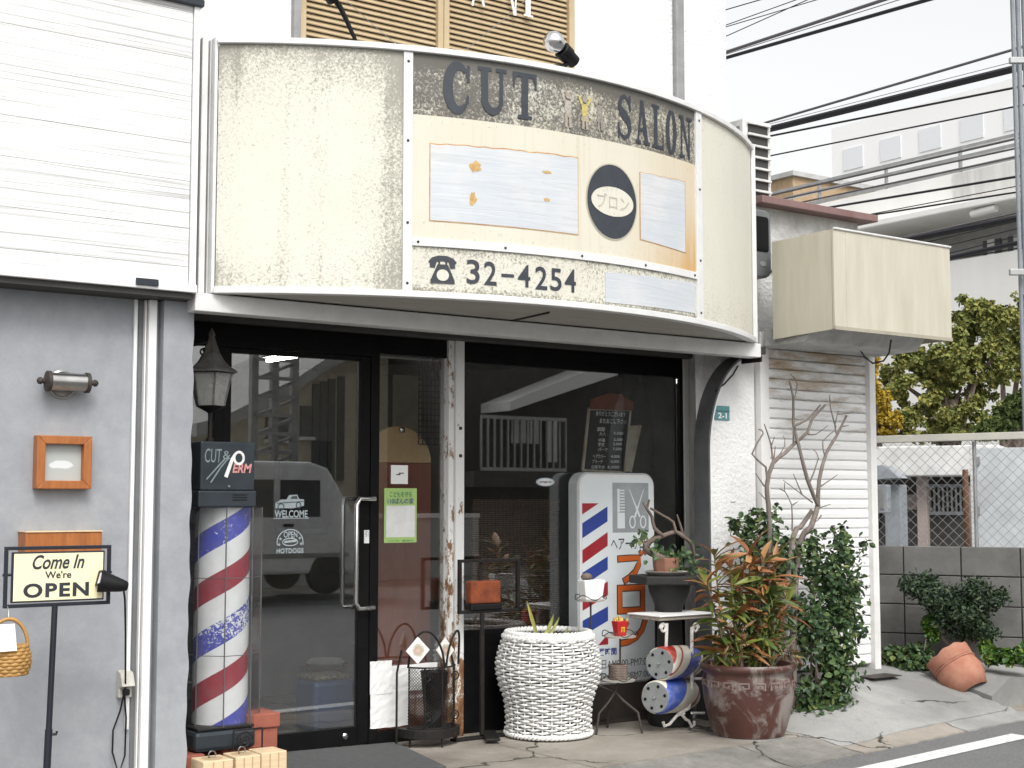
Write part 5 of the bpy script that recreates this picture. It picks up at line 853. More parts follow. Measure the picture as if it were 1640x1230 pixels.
# standing salon signboard
yS = 6.95; XS = lambda px, py=920: aY(px, py, yS-.04).x; ZS = lambda py, px=988: aY(px, py, yS-.04).z
x0, x1, z0, z1 = XS(926), XS(1050), ZS(1096), ZS(757); T = thing('standing_sign', 'tall rounded white signboard with barber stripes, comb and scissors before the window', 'sign', ((x0+x1)/2, yS, 0))
def rr(x0, x1, z0, z1, r, n=8): return [(cx+r*math.cos(R_(a0+90*i/n)), cz+r*math.sin(R_(a0+90*i/n))) for cx, cz, a0 in ((x1-r, z1-r, 0), (x0+r, z1-r, 90), (x0+r, z0+r, 180), (x1-r, z0+r, 270)) for i in range(n+1)]
plain('sign_silver', (.42, .44, .45), .35, c2=(.34, .35, .36), sc=5); plain('acryl_white', (.66, .70, .71), .3, c2=(.60, .64, .65), sc=3); plain('sign_grey', (.33, .35, .36), .5)
plain('stripe_red', (.28, .015, .025), .4, c2=(.32, .03, .04)); plain('stripe_blue', (.025, .05, .24), .4, c2=(.035, .06, .27)); plain('orange_print', (.58, .13, .02), .45, c2=(.52, .10, .02))
part(T, 'case', MB().prism(rr(x0, x1, z0, z1, .085), lambda x, z: Vector((x, yS-.035, z)), lambda x, z: Vector((x, yS+.06, z))), 'sign_silver', bevel=.008)
o_ = finish('rim', MB().prism(rr(x0+.012, x1-.012, z0+.012, z1-.012, .075), lambda x, z: Vector((x, yS-.0355, z)), lambda x, z: Vector((x, yS-.041, z))), 'alu_white', OFF[T.name], 0, .002); o_.parent = T
FC = part(T, 'face', MB().prism(rr(x0+.03, x1-.03, z0+.03, z1-.03, .062), lambda x, z: Vector((x, yS-.0412, z)), lambda x, z: Vector((x, yS-.0425, z))), 'acryl_white')
ff = lambda x, z, o=0: Vector((x, yS-.0433-o, z)); cl = x0+.031; cr = XS(973)
def par4(yl0, yl1, yr0, yr1): return [[(cl, ZS(yl1, 937)), (cr, ZS(yr1, 972)), (cr, ZS(yr0, 972)), (cl, ZS(yl0, 937))]]
for mtn, q in (('stripe_red', None), ('stripe_blue', (838, 862, 811, 835)), ('stripe_red', (881, 903, 852, 874)), ('stripe_blue', (917, 939, 891, 912)), ('stripe_red', (957, 978, 931, 953)), ('stripe_blue', (994, 1018, 971, 994))):
    g = MB(); paint(g, [par4(*q)] if q else [[[(cl, ZS(824, 937)), (XS(959), ZS(806, 959)), (cl, ZS(806, 937))]]], ff); part(FC, 'stripe', g, mtn)
g = MB(); paint(g, [[[(XS(957), ZS(1031)), (cr, ZS(1031)), (cr, ZS(1014))]]], ff); part(FC, 'stripe', g, 'stripe_red')
g = MB(); paint(g, [rc(XS(981), ZS(853), XS(1039), ZS(773))], ff); part(FC, 'grey_square', g, 'sign_grey')
SX = lambda px: XS(px, 820); SZ_ = lambda py: ZS(py, 1010); f2 = lambda x, z, o=0: Vector((x, yS-.0445-o, z)); g = MB()
paint(g, [rc(SX(988), SZ_(846), SX(1000), SZ_(821))+rc(SX(988), SZ_(820.5), SX(992), SZ_(783))]+[rc(SX(992.3), SZ_(784.5+i*4.6+2.2), SX(999.5), SZ_(784.5+i*4.6)) for i in range(8)], f2); part(FC, 'comb', g, 'acryl_white')
g = MB(); paint(g, [strip([(SX(1030.5), SZ_(783)), (SX(1016), SZ_(828))], [.004, .016]), strip([(SX(1007.5), SZ_(784)), (SX(1024), SZ_(828))], [.004, .016]), strip(ell(SX(1012), SZ_(836), .022, .036, 0, 360, 18), .010), strip(ell(SX(1029), SZ_(836), .022, .036, 0, 360, 18), .010)], f2); part(FC, 'scissors', g, 'acryl_white')
def sw(body, px0, py0, px1, py1, mtn, bold=0, off=.0, sp=1.0):
    g = MB(); write(g, body, XS(px0, (py0+py1)/2), XS(px1, (py0+py1)/2), ZS(py1, (px0+px1)/2), ZS(py0, (px0+px1)/2), lambda x, z: Vector((x, yS-.0433-off, z)), bold=bold, spacing=sp); part(FC, 'lettering', g, mtn)
sw('ヘアーサロン', 978, 861, 1044, 880, 'ink', .01)
kana = {'bu': ([(.10, .76), (.45, .78), (.78, .78), (.76, .56), (.66, .34), (.48, .16), (.28, .03)], [(.80, 1.0), (.87, .88)], [(.93, 1.03), (1.0, .91)]), 'ro': ([(.12, .88), (.88, .88), (.88, .08), (.12, .08), (.12, .88)],), 'n': ([(.10, .84), (.22, .78), (.36, .64)], [(.14, .06), (.40, .10), (.64, .24), (.82, .48), (.92, .82)])}
def kana_put(key, px0, py0, px1, py1):
    ka, kb = XS(px0, (py0+py1)/2), XS(px1, (py0+py1)/2); kz0, kz1 = ZS(py1, (px0+px1)/2), ZS(py0, (px0+px1)/2); ext = .012
    for mtn, w_, o_ in (('ink', .046, 0), ('orange_print', .034, .003)):
        for st in kana[key]:
            pts = [(ka+(kb-ka)*x, kz0+(kz1-kz0)*z) for x, z in st]; e_ = .006 if mtn == 'ink' else 0
            if key == 'ro':
                w2 = w_; (xa_, za_), (xb_, zb_) = pts[3], pts[1]; h = w2/2; g = MB(); paint(g, [rc(xa_-h, za_-h, xb_+h, za_+h)+rc(xa_-h, zb_-h, xb_+h, zb_+h)+rc(xa_-h, za_+h, xa_+h, zb_-h)+rc(xb_-h, za_+h, xb_+h, zb_-h)], lambda x, z, o: Vector((x, yS-.0436-o_, z)))
            else:
                d0 = Vector((pts[0][0]-pts[1][0], pts[0][1]-pts[1][1])).normalized()*e_; d1 = Vector((pts[-1][0]-pts[-2][0], pts[-1][1]-pts[-2][1])).normalized()*e_; pts[0] = (pts[0][0]+d0.x, pts[0][1]+d0.y); pts[-1] = (pts[-1][0]+d1.x, pts[-1][1]+d1.y)
                ws_ = w_*(.6 if len(st) == 2 else 1); g = MB(); paint(g, [strip(pts, ws_)], lambda x, z, o: Vector((x, yS-.0436-o_, z)))
            part(FC, 'lettering', g, mtn)
kana_put('bu', 984, 883, 1034, 932); kana_put('ro', 986, 936, 1034, 981); kana_put('n', 985, 985, 1037, 1032)
sw('営業時間', 949, 1038, 987, 1050, 'print_navy', .03); sw('平日AM9:00-PM7:00', 951, 1055, 1040, 1069, 'ink', .0); sw('日祝AM9:00-PM7:00', 951, 1075, 1040, 1088, 'ink', .0)
part(T, 'foot_box', MB().box(x0+.06, x1-.06, yS-.03, yS+.08, .001, z0+.01), 'rust_iron', bevel=.01); part(T, 'foot_plate', MB().box(x0-.02, x1+.02, yS-.10, yS+.09, .0005, .02), 'rust_iron', bevel=.004)
# three-tier wire stand
yt = 6.60; TP = lambda px, py, y_=yt: aY(px, py, y_); tiers = [(946, 961, 22, yt), (993, 1019, 26, yt), (990, 1089, 27, yt)]
fz = [(1003, 1170), (968, 1140), (945, 1135)]; T = thing('tiered_wire_stand', 'rusty three-tier wire plant stand with small round plates', 'plant stand', (TP(985, 1150).x, yt, 0)); hub = TP(985, 1100)
for i, (px, py, w_, y_) in enumerate(tiers):
    c = TP(px, py, y_); r = w_*mpp; part(T, 'plate', MB().lathe([(0, -.006), (r, -.006), (r+.003, .002), (r-.004, .003), (0, .002)], c, 24), 'cream_plastic', smooth=40); part(T, 'rail', MB().tube([(c.x+(r+.012)*math.cos(a), c.y+(r+.012)*math.sin(a), c.z+.018+.014*math.sin(4*a)) for a in [2*math.pi*k/48 for k in range(48)]], .0028, 5, closed=True), 'rust_iron', smooth=50)
    part(T, 'rod', MB().tube([c-Vector((0, 0, .006)), (c.x, c.y, max(hub.z-.02, .3)), (hub.x, hub.y, hub.z-.03)], .006, 6), 'rust_iron', smooth=50)
hb = Vector((hub.x, hub.y, hub.z-.03)); 
for (dx, dy) in ((.10, -.14), (-.17, -.02), (.06, .15)): part(T, 'leg', MB().tube([hb, hb+Vector((dx*.3, dy*.3, -.05)), (hb.x+dx*.8, hb.y+dy*.8, .12), (hb.x+dx*.95, hb.y+dy*.95, .001)], .0075, 7), 'rust_iron', smooth=50)
c = TP(*tiers[1][:2]); hh_ = 24*mpp; T = thing('fries_box', 'red carton of yellow french fries on the middle tier', 'fries', c+Vector((0, 0, .003))); plain('fry_red', (.50, .02, .02), .5); plain('fry_yellow', (.75, .55, .16), .6, c2=(.6, .4, .1)); 
def taper(c, w0, w1, d0, d1, z0, z1): return MB().add([(c.x+s*w_, c.y+t*d, z) for z, w_, d in ((z0, w0, d0), (z1, w1, d1)) for t in (-1, 1) for s in (-1, 1)], [(0, 2, 3, 1), (4, 5, 7, 6), (0, 1, 5, 4), (2, 6, 7, 3), (0, 4, 6, 2), (1, 3, 7, 5)])
part(T, 'carton', taper(c, .030, .044, .02, .028, c.z+.003, c.z+.003+hh_), 'fry_red', bevel=.002); zf_ = c.z+.003+hh_
for k in range(16): rnd = random.Random(k); dx, dy = rnd.uniform(-.034, .034), rnd.uniform(-.02, .02); tp = Vector((c.x+dx*1.25, c.y+dy*1.3, zf_+rnd.uniform(.008, .034)*(1-abs(dx)*12))); part(T, 'fry', MB().obox((Vector((c.x+dx, c.y+dy, zf_-.01))+tp)/2, (.004, 0, 0), (0, .004, 0), (tp-Vector((c.x+dx, c.y+dy, zf_-.01)))/2), 'fry_yellow')
g = MB(); write(g, 'm', c.x-.014, c.x+.014, c.z+hh_*.30, c.z+hh_*.66, lambda x, z: Vector((x, c.y-.0245-.008*(z-c.z)/hh_*1.2, z)), bold=.02); part(T, 'logo', g, 'print_yellow')
c = TP(*tiers[0][:2]); T = thing('white_tub', 'white paper tub with brown shell lying on top on the highest tier', 'tub', c+Vector((0, 0, .003))); part(T, 'tub', taper(c+Vector((.005, 0, 0)), .062, .078, .03, .036, c.z+.003, c.z+.118), 'paper', bevel=.006); part(T, 'shell', MB().lathe([(0, .0), (.03, .004), (.036, .018), (.026, .034), (0, .042)], c+Vector((-.03, 0, .119)), 16), 'bark', smooth=60)
c = TP(*tiers[2][:2]); T = thing('twig_pot', 'small dark twig pot on the lowest tier', 'pot', c+Vector((0, 0, .003))); g = MB()
for k in range(9): g.tube([(c.x+.052*math.cos(a)*(1+.04*math.sin(9*a+k*3)), c.y+.052*math.sin(a), c.z+.010+k*.0095) for a in [2*math.pi*i/36 for i in range(36)]], .006, 5, closed=True)
part(T, 'weave', g, 'bark', smooth=60, stuff=True); part(T, 'filling', MB().lathe([(0, .004), (.046, .004), (.046, .09), (0, .1)], c, 16), 'soil')
# ---------------------------------------------------------------- leaves
mt, nt, b = base('shrub_leaf', .5, spec=.35); oi = N(nt, 'ShaderNodeNewGeometry'); nt.links.new(ramp(nt, oi.outputs['Random Per Island'], [(0, (.016, .040, .016)), (.5, (.042, .082, .028)), (.85, (.085, .135, .042)), (1, (.18, .20, .07))]), b.inputs['Base Color'])
mt, nt, b = base('conifer_leaf', .6); oi = N(nt, 'ShaderNodeNewGeometry'); nt.links.new(ramp(nt, oi.outputs['Random Per Island'], [(0, (.010, .022, .010)), (.6, (.022, .045, .018)), (1, (.05, .08, .03))]), b.inputs['Base Color'])
mt, nt, b = base('ivy_leaf', .45); oi = N(nt, 'ShaderNodeNewGeometry'); nt.links.new(ramp(nt, oi.outputs['Random Per Island'], [(0, (.02, .06, .01)), (.6, (.05, .12, .015)), (1, (.16, .22, .03))]), b.inputs['Base Color'])
def treeleaf(name, cols):
    mt, nt, b = base(name, .7, spec=.2); oi = N(nt, 'ShaderNodeNewGeometry'); v = coord(nt, 'Object'); n1 = noise(nt, v, .8, 3); f = mth(nt, 'ADD', mth(nt, 'MULTIPLY', oi.outputs['Random Per Island'], .45), mth(nt, 'MULTIPLY', n1, .62)); nt.links.new(ramp(nt, f, cols), b.inputs['Base Color'])
    b.inputs['Transmission Weight'].default_value = 0
treeleaf('tree_leaf', [(.15, (.05, .07, .018)), (.45, (.14, .165, .045)), (.68, (.24, .24, .07)), (.92, (.42, .34, .09))]); treeleaf('tree_leaf_gold', [(.15, (.14, .12, .02)), (.5, (.34, .24, .03)), (.9, (.55, .38, .05))]); treeleaf('tree_leaf_green', [(.15, (.02, .04, .012)), (.6, (.07, .10, .03)), (.95, (.16, .19, .05))])
def leafquad(mb, p, n, d, L, w_):       # a folded six-point leaf
    n = n.normalized(); d = (d-n*d.dot(n)); d = d.normalized() if d.length > 1e-5 else n.orthogonal().normalized(); s = d.cross(n); f = n*w_*.35
    b0 = len(mb.v); mb.v += [p, p+d*L*.35+s*w_-f*-1, p+d*L*.75+s*w_*.75+f, p+d*L, p+d*L*.75-s*w_*.75+f, p+d*L*.35-s*w_+f]; mb.f += [(b0, b0+1, b0+2, b0+3), (b0, b0+3, b0+4, b0+5)]
def cloud(mb, blobs, count, L, w_, rnd, shell=.55, droop=.2):
    tot = sum(b_[3]*b_[4]*b_[5] for b_ in blobs)**1.0; acc = [b_[3]*b_[4]*b_[5] for b_ in blobs]
    for i in range(count):
        bl = rnd.choices(blobs, acc)[0]; u = Vector((rnd.gauss(0, 1), rnd.gauss(0, 1), rnd.gauss(0, 1))).normalized(); r = (shell+(1-shell)*rnd.random())*(1+.12*rnd.gauss(0, 1))
        p = Vector((bl[0]+u.x*bl[3]*r, bl[1]+u.y*bl[4]*r, bl[2]+u.z*bl[5]*r)); n = (u+Vector((rnd.gauss(0, .7), rnd.gauss(0, .7), rnd.gauss(.4, .7)))); d = Vector((rnd.gauss(0, 1), rnd.gauss(0, 1), rnd.gauss(-droop, .8))); k = rnd.uniform(.6, 1.25)
        leafquad(mb, p, n, d, L*k, w_*k)
# ---------------------------------------------------------------- pedestal and bonsai
yb = 6.62; Q = lambda px, py, y_=yb: aY(px, py, y_); c0 = Q(1072, 960); plain('dark_stone', (.011, .011, .011), .7, c2=(.024, .024, .023), sc=9, bump=.5, bsc=50)
T = thing('stone_pedestal', 'dark pedestal with hexagonal top plate carrying the bonsai', 'pedestal', (c0.x, yb, 0)); zt = Q(1072, 921).z; k = (Q(1119, 930).x-Q(1022, 930).x)/2
part(T, 'top_plate', MB().lathe([(k*.96, zt-.05), (k, zt-.045), (k, zt-.004), (k*.97, zt)], (c0.x, yb, 0), 6, rot=.26), 'dark_stone', bevel=.004)
part(T, 'stem', MB().lathe([(k*.52, .0), (k*.56, .02), (k*.5, .1), (k*.40, .2), (k*.34, .34), (k*.30, zt-.24), (k*.36, zt-.18), (k*.50, zt-.10), (k*.54, zt-.0505)], (c0.x, yb, 0), 20), 'dark_stone', smooth=40)
T = thing('bonsai', 'small gnarled bonsai with few round leaves in a brown pot on the dark pedestal', 'bonsai', (c0.x-.01, yb, zt)); plain('pot_brown', (.16, .07, .045), .7, c2=(.28, .14, .09), sc=10); zp = Q(1066, 893).z; pc = Q(1066, 905)
part(T, 'saucer', MB().lathe([(0, zt+.001), (.10, zt+.001), (.135, zt+.024), (.128, zt+.026), (.09, zt+.012), (0, zt+.012)], (pc.x, yb, 0), 28), 'cream_plastic', smooth=40); part(T, 'pot', MB().lathe([(.07, zt+.013), (.078, zt+.05), (.082, zp), (.072, zp), (.068, zp-.02), (0, zp-.018)], (pc.x, yb, 0), 8), 'pot_brown', bevel=.004)
part(T, 'pot_hole', MB().lathe([(.013, 0), (.013, .003), (0, .0031)], (pc.x+.004, yb-.0755, zt+.085), 12, axis=AXY), 'rubber')
def limb(T, pts, r0, r1, mtn='bark', y_=yb, rk=1.0, jit=.02, nm='branch', rnd=random.Random(5), n=7):
    ps = [Q(px, py, y_+(rnd.uniform(-jit, jit) if 0 < i else 0)) for i, (px, py) in enumerate(pts)]; rs = [(r0+(r1-r0)*i/(len(ps)-1))*rk for i in range(len(ps))]
    # smooth
    P2 = []; R2 = []
    for i in range(len(ps)-1):
        for t in (0, .5): 
            a, b_, c_, d_ = ps[max(0, i-1)], ps[i], ps[i+1], ps[min(len(ps)-1, i+2)]; P2.append(.5*((2*b_)+(c_-a)*t+(2*a-5*b_+4*c_-d_)*t*t+(3*b_-a-3*c_+d_)*t**3)); R2.append(rs[i]+(rs[i+1]-rs[i])*t)
    P2.append(ps[-1]); R2.append(rs[-1]); return part(T, nm, MB().tube(P2, R2, n), mtn, smooth=60)
limb(T, [(1066, 896), (1052, 890), (1036, 882), (1034, 872), (1047, 864), (1062, 858), (1082, 852), (1095, 860), (1108, 872), (1112, 890)], .022, .010, nm='trunk')
limb(T, [(1062, 858), (1048, 846), (1044, 828), (1036, 815), (1030, 804)], .013, .007); limb(T, [(1036, 815), (1040, 800)], .009, .006); limb(T, [(1082, 852), (1078, 836), (1062, 826), (1042, 814)], .010, .007); limb(T, [(1095, 860), (1090, 842), (1084, 824)], .010, .005); limb(T, [(1036, 880), (1026, 862), (1018, 868)], .008, .004)
rnd = random.Random(11); g = MB()
for cx, cy, n_, s_ in ((1019, 866, 9, 14), (1030, 856, 5, 10), (1046, 880, 8, 12), (1072, 884, 16, 16), (1095, 888, 22, 20), (1110, 902, 18, 16), (1118, 915, 10, 12), (1085, 905, 8, 10), (1028, 853, 3, 5), (1050, 868, 5, 8), (1058, 975-80, 4, 8)):
    for i in range(n_): p = Q(cx+rnd.gauss(0, s_*.55), cy+rnd.gauss(0, s_*.4), yb+rnd.uniform(-.09, .06)); leafquad(g, p, Vector((rnd.gauss(-.3, .6), rnd.gauss(-1, .5), rnd.gauss(.5, .5))), Vector((rnd.gauss(0, 1), rnd.gauss(0, .5), rnd.gauss(-.2, .7))), .040, .015)
part(T, 'foliage', g, 'shrub_leaf', stuff=True)
# ---------------------------------------------------------------- white wrought rack and barber drums
yr = 6.42; T = thing('white_iron_rack', 'white painted wrought iron scroll rack holding two barber drums', 'rack', (Q(1095, 1150, yr).x, yr, 0)); Qr = lambda px, py, dy=0: aY(px, py, yr+dy)
x0, x1 = Qr(1053, 988).x, Qr(1140, 988).x; zt = Qr(1095, 992).z; plain('white_iron', (.78, .78, .76), .5, c2=(.5, .45, .4), sc=25, amt=.5)
plain('driftwood', (.42, .38, .33), .85, c2=(.25, .21, .17), sc=6, stretch=(1, 8, 8)); part(T, 'top_board', MB().box(x0, x1, yr-.02, yr+.26, zt, zt+.022), 'driftwood', bevel=.006); part(T, 'top_cloth', MB().box(x0-.006, x1+.01, yr-.03, yr+.27, zt+.0225, zt+.032), 'paper', bevel=.004)
for dy in (0.0, .24):
    part(T, 'upright', MB().tube([Qr(1068, 998, dy), Qr(1066, 1060, dy), Qr(1068, 1120, dy), Qr(1080, 1140, dy)], .010, 7), 'white_iron', smooth=50)
    part(T, 'upright', MB().tube([Qr(1108, 1003, dy), Qr(1108, 1080, dy), Qr(1108, 1115, dy), Qr(1102, 1135, dy), Qr(1085, 1144, dy)], .011, 7), 'white_iron', smooth=50)
    for px, s_ in ((1068, -1), (1108, 1)):
        c_ = Qr(px+s_*6, 1006, dy); part(T, 'scroll', MB().tube([c_+Vector((s_*.026*math.cos(a)*(1-a/13), 0, .030*math.sin(a)*(1-a/13))) for a in [math.pi-i*.42*1+0 for i in range(0)]+[i*.42 for i in range(20)]], .008, 6), 'white_iron', smooth=50)
    part(T, 'leg', MB().tube([Qr(1096, 1142, dy), Qr(1084, 1146, dy), Qr(1072, 1160, dy), Qr(1064, 1163, dy), Qr(1062, 1156, dy)], .009, 6), 'white_iron', smooth=50); pf = Qr(1108, 1172, dy); part(T, 'leg', MB().tube([Qr(1090, 1142, dy), Qr(1098, 1152, dy), Vector((Qr(1103, 1160, dy).x, yr+dy, .05)), Vector((pf.x, yr+dy, .012)), Vector((pf.x+.02, yr+dy, .02)), Vector((pf.x+.02, yr+dy, .045))], .009, 6), 'white_iron', smooth=50)
for py in (1063, 1087, 1142): part(T, 'cross_bar', MB().tube([Qr(1108, py, -.0), Qr(1108, py, .24)], .008, 6), 'white_iron'); part(T, 'cross_bar', MB().tube([Qr(1108, py), Qr(1128, py)], .008, 6), 'white_iron')
def drummat(name, seq, pitch, ofs):
    mt, nt, b = base(name, .35); tc = N(nt, 'ShaderNodeTexCoord'); sp = N(nt, 'ShaderNodeSeparateXYZ'); nt.links.new(tc.outputs['Object'], sp.inputs[0]); ang = mth(nt, 'DIVIDE', mth(nt, 'ARCTAN2', sp.outputs[1], sp.outputs[0]), 2*math.pi)
    f = mth(nt, 'FRACT', mth(nt, 'ADD', mth(nt, 'ADD', mth(nt, 'DIVIDE', sp.outputs[2], pitch), ang), 10+ofs)); c = ramp(nt, f, seq, 'CONSTANT'); v = coord(nt, 'Object'); n1 = noise(nt, v, 14, 8, .7); nt.links.new(mixc(nt, ramp(nt, n1, [(.5, (0, 0, 0)), (.75, (.55, .55, .55))]), c, (.42, .38, .3)), b.inputs['Base Color'])
WC = (.62, .60, .50); drummat('drum_striped', [(0, WC), (.10, (.05, .07, .36)), (.34, WC), (.40, (.05, .05, .06)), (.43, WC), (.52, (.36, .03, .02)), (.80, WC), (.90, (.30, .03, .03)), (.94, WC)], .62, .55); drummat('drum_bold', [(0, (.05, .10, .42)), (.36, WC), (.62, (.30, .03, .03)), (.68, WC)], .70, .85)
plain('drum_end', (.24, .25, .25), .5, c2=(.17, .18, .18), sc=14)
def drum(px, py, mtn, label, ry):
    r = ry*((Q(px, py, yr)-CAM).dot(FW))/F; fc = Q(px, py, yr-.03); d = Vector((.93, .36, -.06)).normalized(); o = bpy.data.objects.new('barber_drum', None); COL.objects.link(o); tag(o, label, 'barber drum', 'old barber drums on the white rack'); o.location = fc; o.rotation_euler = d.to_track_quat('Z', 'X').to_euler(); OFF[o.name] = Vector((0, 0, 0))
    part(o, 'drum_body', MB().lathe([(r*.86, .004), (r*.97, .012), (r, .05), (r*1.02, .2), (r, .36), (r*.9, .42)], (0, 0, 0), 40, cap=False), mtn, smooth=50); part(o, 'end_disc', MB().lathe([(0, .0), (r*.88, .0), (r*.9, .004), (r*.86, .012)], (0, 0, 0), 40, cap=False), 'drum_end', smooth=30)
    part(o, 'end_disc', MB().lathe([(r*.9, .4205), (0, .4206)], (0, 0, 0), 32, cap=False), 'drum_end')
    for k in range(6): a = k*math.pi/3+.3; part(o, 'end_hole', MB().lathe([(.010, -.0015), (0, -.0018)], (r*.66*math.cos(a), r*.66*math.sin(a), 0), 10, cap=False), 'rubber')
    part(o, 'hub', MB().lathe([(.010, -.001), (.008, -.012), (0, -.013)], (0, 0, 0), 10, cap=False), 'chrome')
drum(1056, 1063, 'drum_striped', 'upper barber drum with thin red and blue stripes on the white rack', 27); drum(1049, 1117, 'drum_bold', 'lower barber drum with one broad blue stripe on the white rack', 27)
# ---------------------------------------------------------------- big glazed pot
pf = aZ(1203, 1186, 0); pc = pf+Vector((.66, .75, 0))*.20; mp2 = ((pc-CAM).dot(FW))/F; zq = lambda py: 1.35-(py-805)*mp2
mt, nt, b = base('brown_glaze', .32); v = coord(nt, 'Object'); n1 = noise(nt, v, 5.0, 8, .65, .8); n2 = noise(nt, v, 2.2, 4, .6); sp = N(nt, 'ShaderNodeSeparateXYZ'); tc = N(nt, 'ShaderNodeTexCoord'); nt.links.new(tc.outputs['Generated'], sp.inputs[0])
wear = mth(nt, 'ADD', n1, mth(nt, 'MULTIPLY', mth(nt, 'SUBTRACT', .5, mth(nt, 'ABSOLUTE', mth(nt, 'SUBTRACT', sp.outputs[2], .45))), .22)); c = mixc(nt, ramp(nt, wear, [(.55, (0, 0, 0)), (.66, (.8, .8, .8))]), ramp(nt, n2, [(.35, (.055, .023, .017)), (.65, (.10, .043, .033))]), (.26, .235, .215))
nt.links.new(c, b.inputs['Base Color']); bumpn(nt, b, n1, .15, .005); nt.links.new(ramp(nt, wear, [(.55, (.28, .28, .28)), (.68, (.75, .75, .75))]), b.inputs['Roughness'])
pr = [(52, 1185), (55, 1180), (60, 1165), (66, 1145), (71, 1122), (73, 1102), (72.5, 1088), (71, 1080), (72, 1075), (76, 1072), (77, 1066), (74, 1062), (68, 1063), (66, 1070), (64, 1090)]
T = thing('glazed_pot', 'big brown glazed plant pot with raised key pattern band', 'pot', (pc.x, pc.y, 0)); part(T, 'body', MB().lathe([(r*mp2, max(.001, zq(y_)+.006)) for r, y_ in pr], (pc.x, pc.y, 0), 56, cap=False), 'brown_glaze', smooth=50); part(T, 'soil', MB().lathe([(66*mp2, zq(1076)), (0, zq(1072))], (pc.x, pc.y, 0), 32, cap=False), 'soil')
part(T, 'foot_ring', MB().lathe([(54*mp2, 0.0005), (56.5*mp2, .004), (57*mp2, zq(1181)+.012), (55.4*mp2, zq(1178)+.012)], (pc.x, pc.y, 0), 48, cap=False), 'drum_end', smooth=40)
kr = [[(0, 0), (0, 1), (.8, 1), (.8, .3), (.35, .3), (.35, .62)]]; zk0, zk1 = zq(1099), zq(1085); plain('glaze_plain', (.15, .085, .075), .45, c2=(.22, .17, .15), sc=14)
for i in range(18):
    a0 = 2*math.pi*i/18; g = MB(); fl_ = 1 if i % 2 else -1
    for q in strip([(x, .12+z*.76) for x, z in kr[0]], .17): 
        g.prism(q, lambda x, z: (lambda a, r, zz: Vector((pc.x+r*math.cos(a), pc.y+r*math.sin(a), zz)))(a0+fl_*(x-.4)*.26, 72.2*mp2, zk0+(zk1-zk0)*z), lambda x, z: (lambda a, r, zz: Vector((pc.x+r*math.cos(a), pc.y+r*math.sin(a), zz)))(a0+fl_*(x-.4)*.26, 74.2*mp2, zk0+(zk1-zk0)*z))
    part(T, 'key_motif', g, 'glaze_plain')
# bamboo-leaved plant in it
zsoil = zq(1073); T = thing('bamboo_leaf_plant', 'bushy plant with orange and green bamboo-like leaves in the brown glazed pot', 'plant', (pc.x, pc.y, zsoil)); lm = {}
def leafmesh(mtn):
    g = MB(); n = 6
    for i in range(n+1): t = i/n; w_ = .0165*math.sin(math.pi*min(1, t*.92+.06))**.8; z = -.35*t*t*.22; g.v += [Vector((t*.15, -w_, z+.003)), Vector((t*.15, 0, z-.002)), Vector((t*.15, w_, z+.003))]
    for i in range(n): g.f += [(3*i, 3*i+1, 3*i+4, 3*i+3), (3*i+1, 3*i+2, 3*i+5, 3*i+4)]
    me = bpy.data.meshes.new('leaf'); me.from_pydata(g.v, [], g.f); me.shade_smooth(); me.materials.append(M[mtn]); return me
for nm, c1, c2 in (('bl_orange', (.33, .15, .055), (.20, .08, .03)), ('bl_rust', (.26, .10, .035), (.15, .055, .02)), ('bl_green', (.075, .115, .022), (.03, .06, .012)), ('bl_lime', (.19, .21, .04), (.10, .13, .025)), ('bl_tan', (.42, .24, .10), (.30, .15, .06))):
    plain(nm, c1, .45, c2=c2, sc=14, amt=.8); lm[nm] = leafmesh(nm)
rnd = random.Random(21); nleaf = 0; yq = pc.y
stems = [((1140, 1060), (1144, 890)), ((1148, 1060), (1133, 935)), ((1168, 1062), (1170, 910)), ((1185, 1062), (1180, 925)), ((1200, 1062), (1200, 885)), ((1215, 1062), (1222, 895)), ((1228, 1062), (1243, 905)), ((1245, 1064), (1262, 960)), ((1160, 1064), (1150, 1010)), ((1255, 1064), (1275, 1020)), ((1215, 1066), (1225, 985)), ((1180, 1064), (1190, 1000))]
for si, (a, b_) in enumerate(stems):
    dy = rnd.uniform(-.12, .12); p0 = aY(*a, yq+dy*.5); p1 = aY(*b_, yq+dy); p0 = Vector((pc.x+(p0.x-pc.x)*.62, pc.y+(p0.y-pc.y)*.62, zsoil)); part(T, 'stem', MB().tube([p0, (p0+p1)/2+Vector((rnd.uniform(-.01, .01), 0, 0)), p1], [.008, .007, .004], 6), 'bark' if si % 2 else 'blade_green', smooth=50)
    nl = int(12+(p1-p0).length*44); 
    for k in range(nl):
        t = 1-(k/nl)**1.25*.9; p = p0+(p1-p0)*t; nleaf += 1
        if nleaf > 298: break
        az = rnd.uniform(0, 2*math.pi); el = rnd.gauss(.95 if t > .93 else .6, .38)
        if t > .8: nm = rnd.choices(('bl_orange', 'bl_tan', 'bl_rust', 'bl_lime'), (4, 2, 2.5, 2.5))[0]
        elif t > .45: nm = rnd.choices(('bl_orange', 'bl_rust', 'bl_green', 'bl_lime', 'bl_tan'), (1.4, 1.4, 3.5, 3.5, 1))[0]
        else: nm = rnd.choices(('bl_green', 'bl_lime', 'bl_rust', 'bl_orange'), (5, 2, 1.5, 1.2))[0]
        o = bpy.data.objects.new('leaf', lm[nm]); COL.objects.link(o); o.parent = T; o.location = p-Vector((pc.x, pc.y, zsoil)); s = rnd.uniform(.65, 1.25); o.scale = (s, s*rnd.uniform(.8, 1.3), s); o.rotation_euler = (rnd.gauss(0, .5), -el, az)
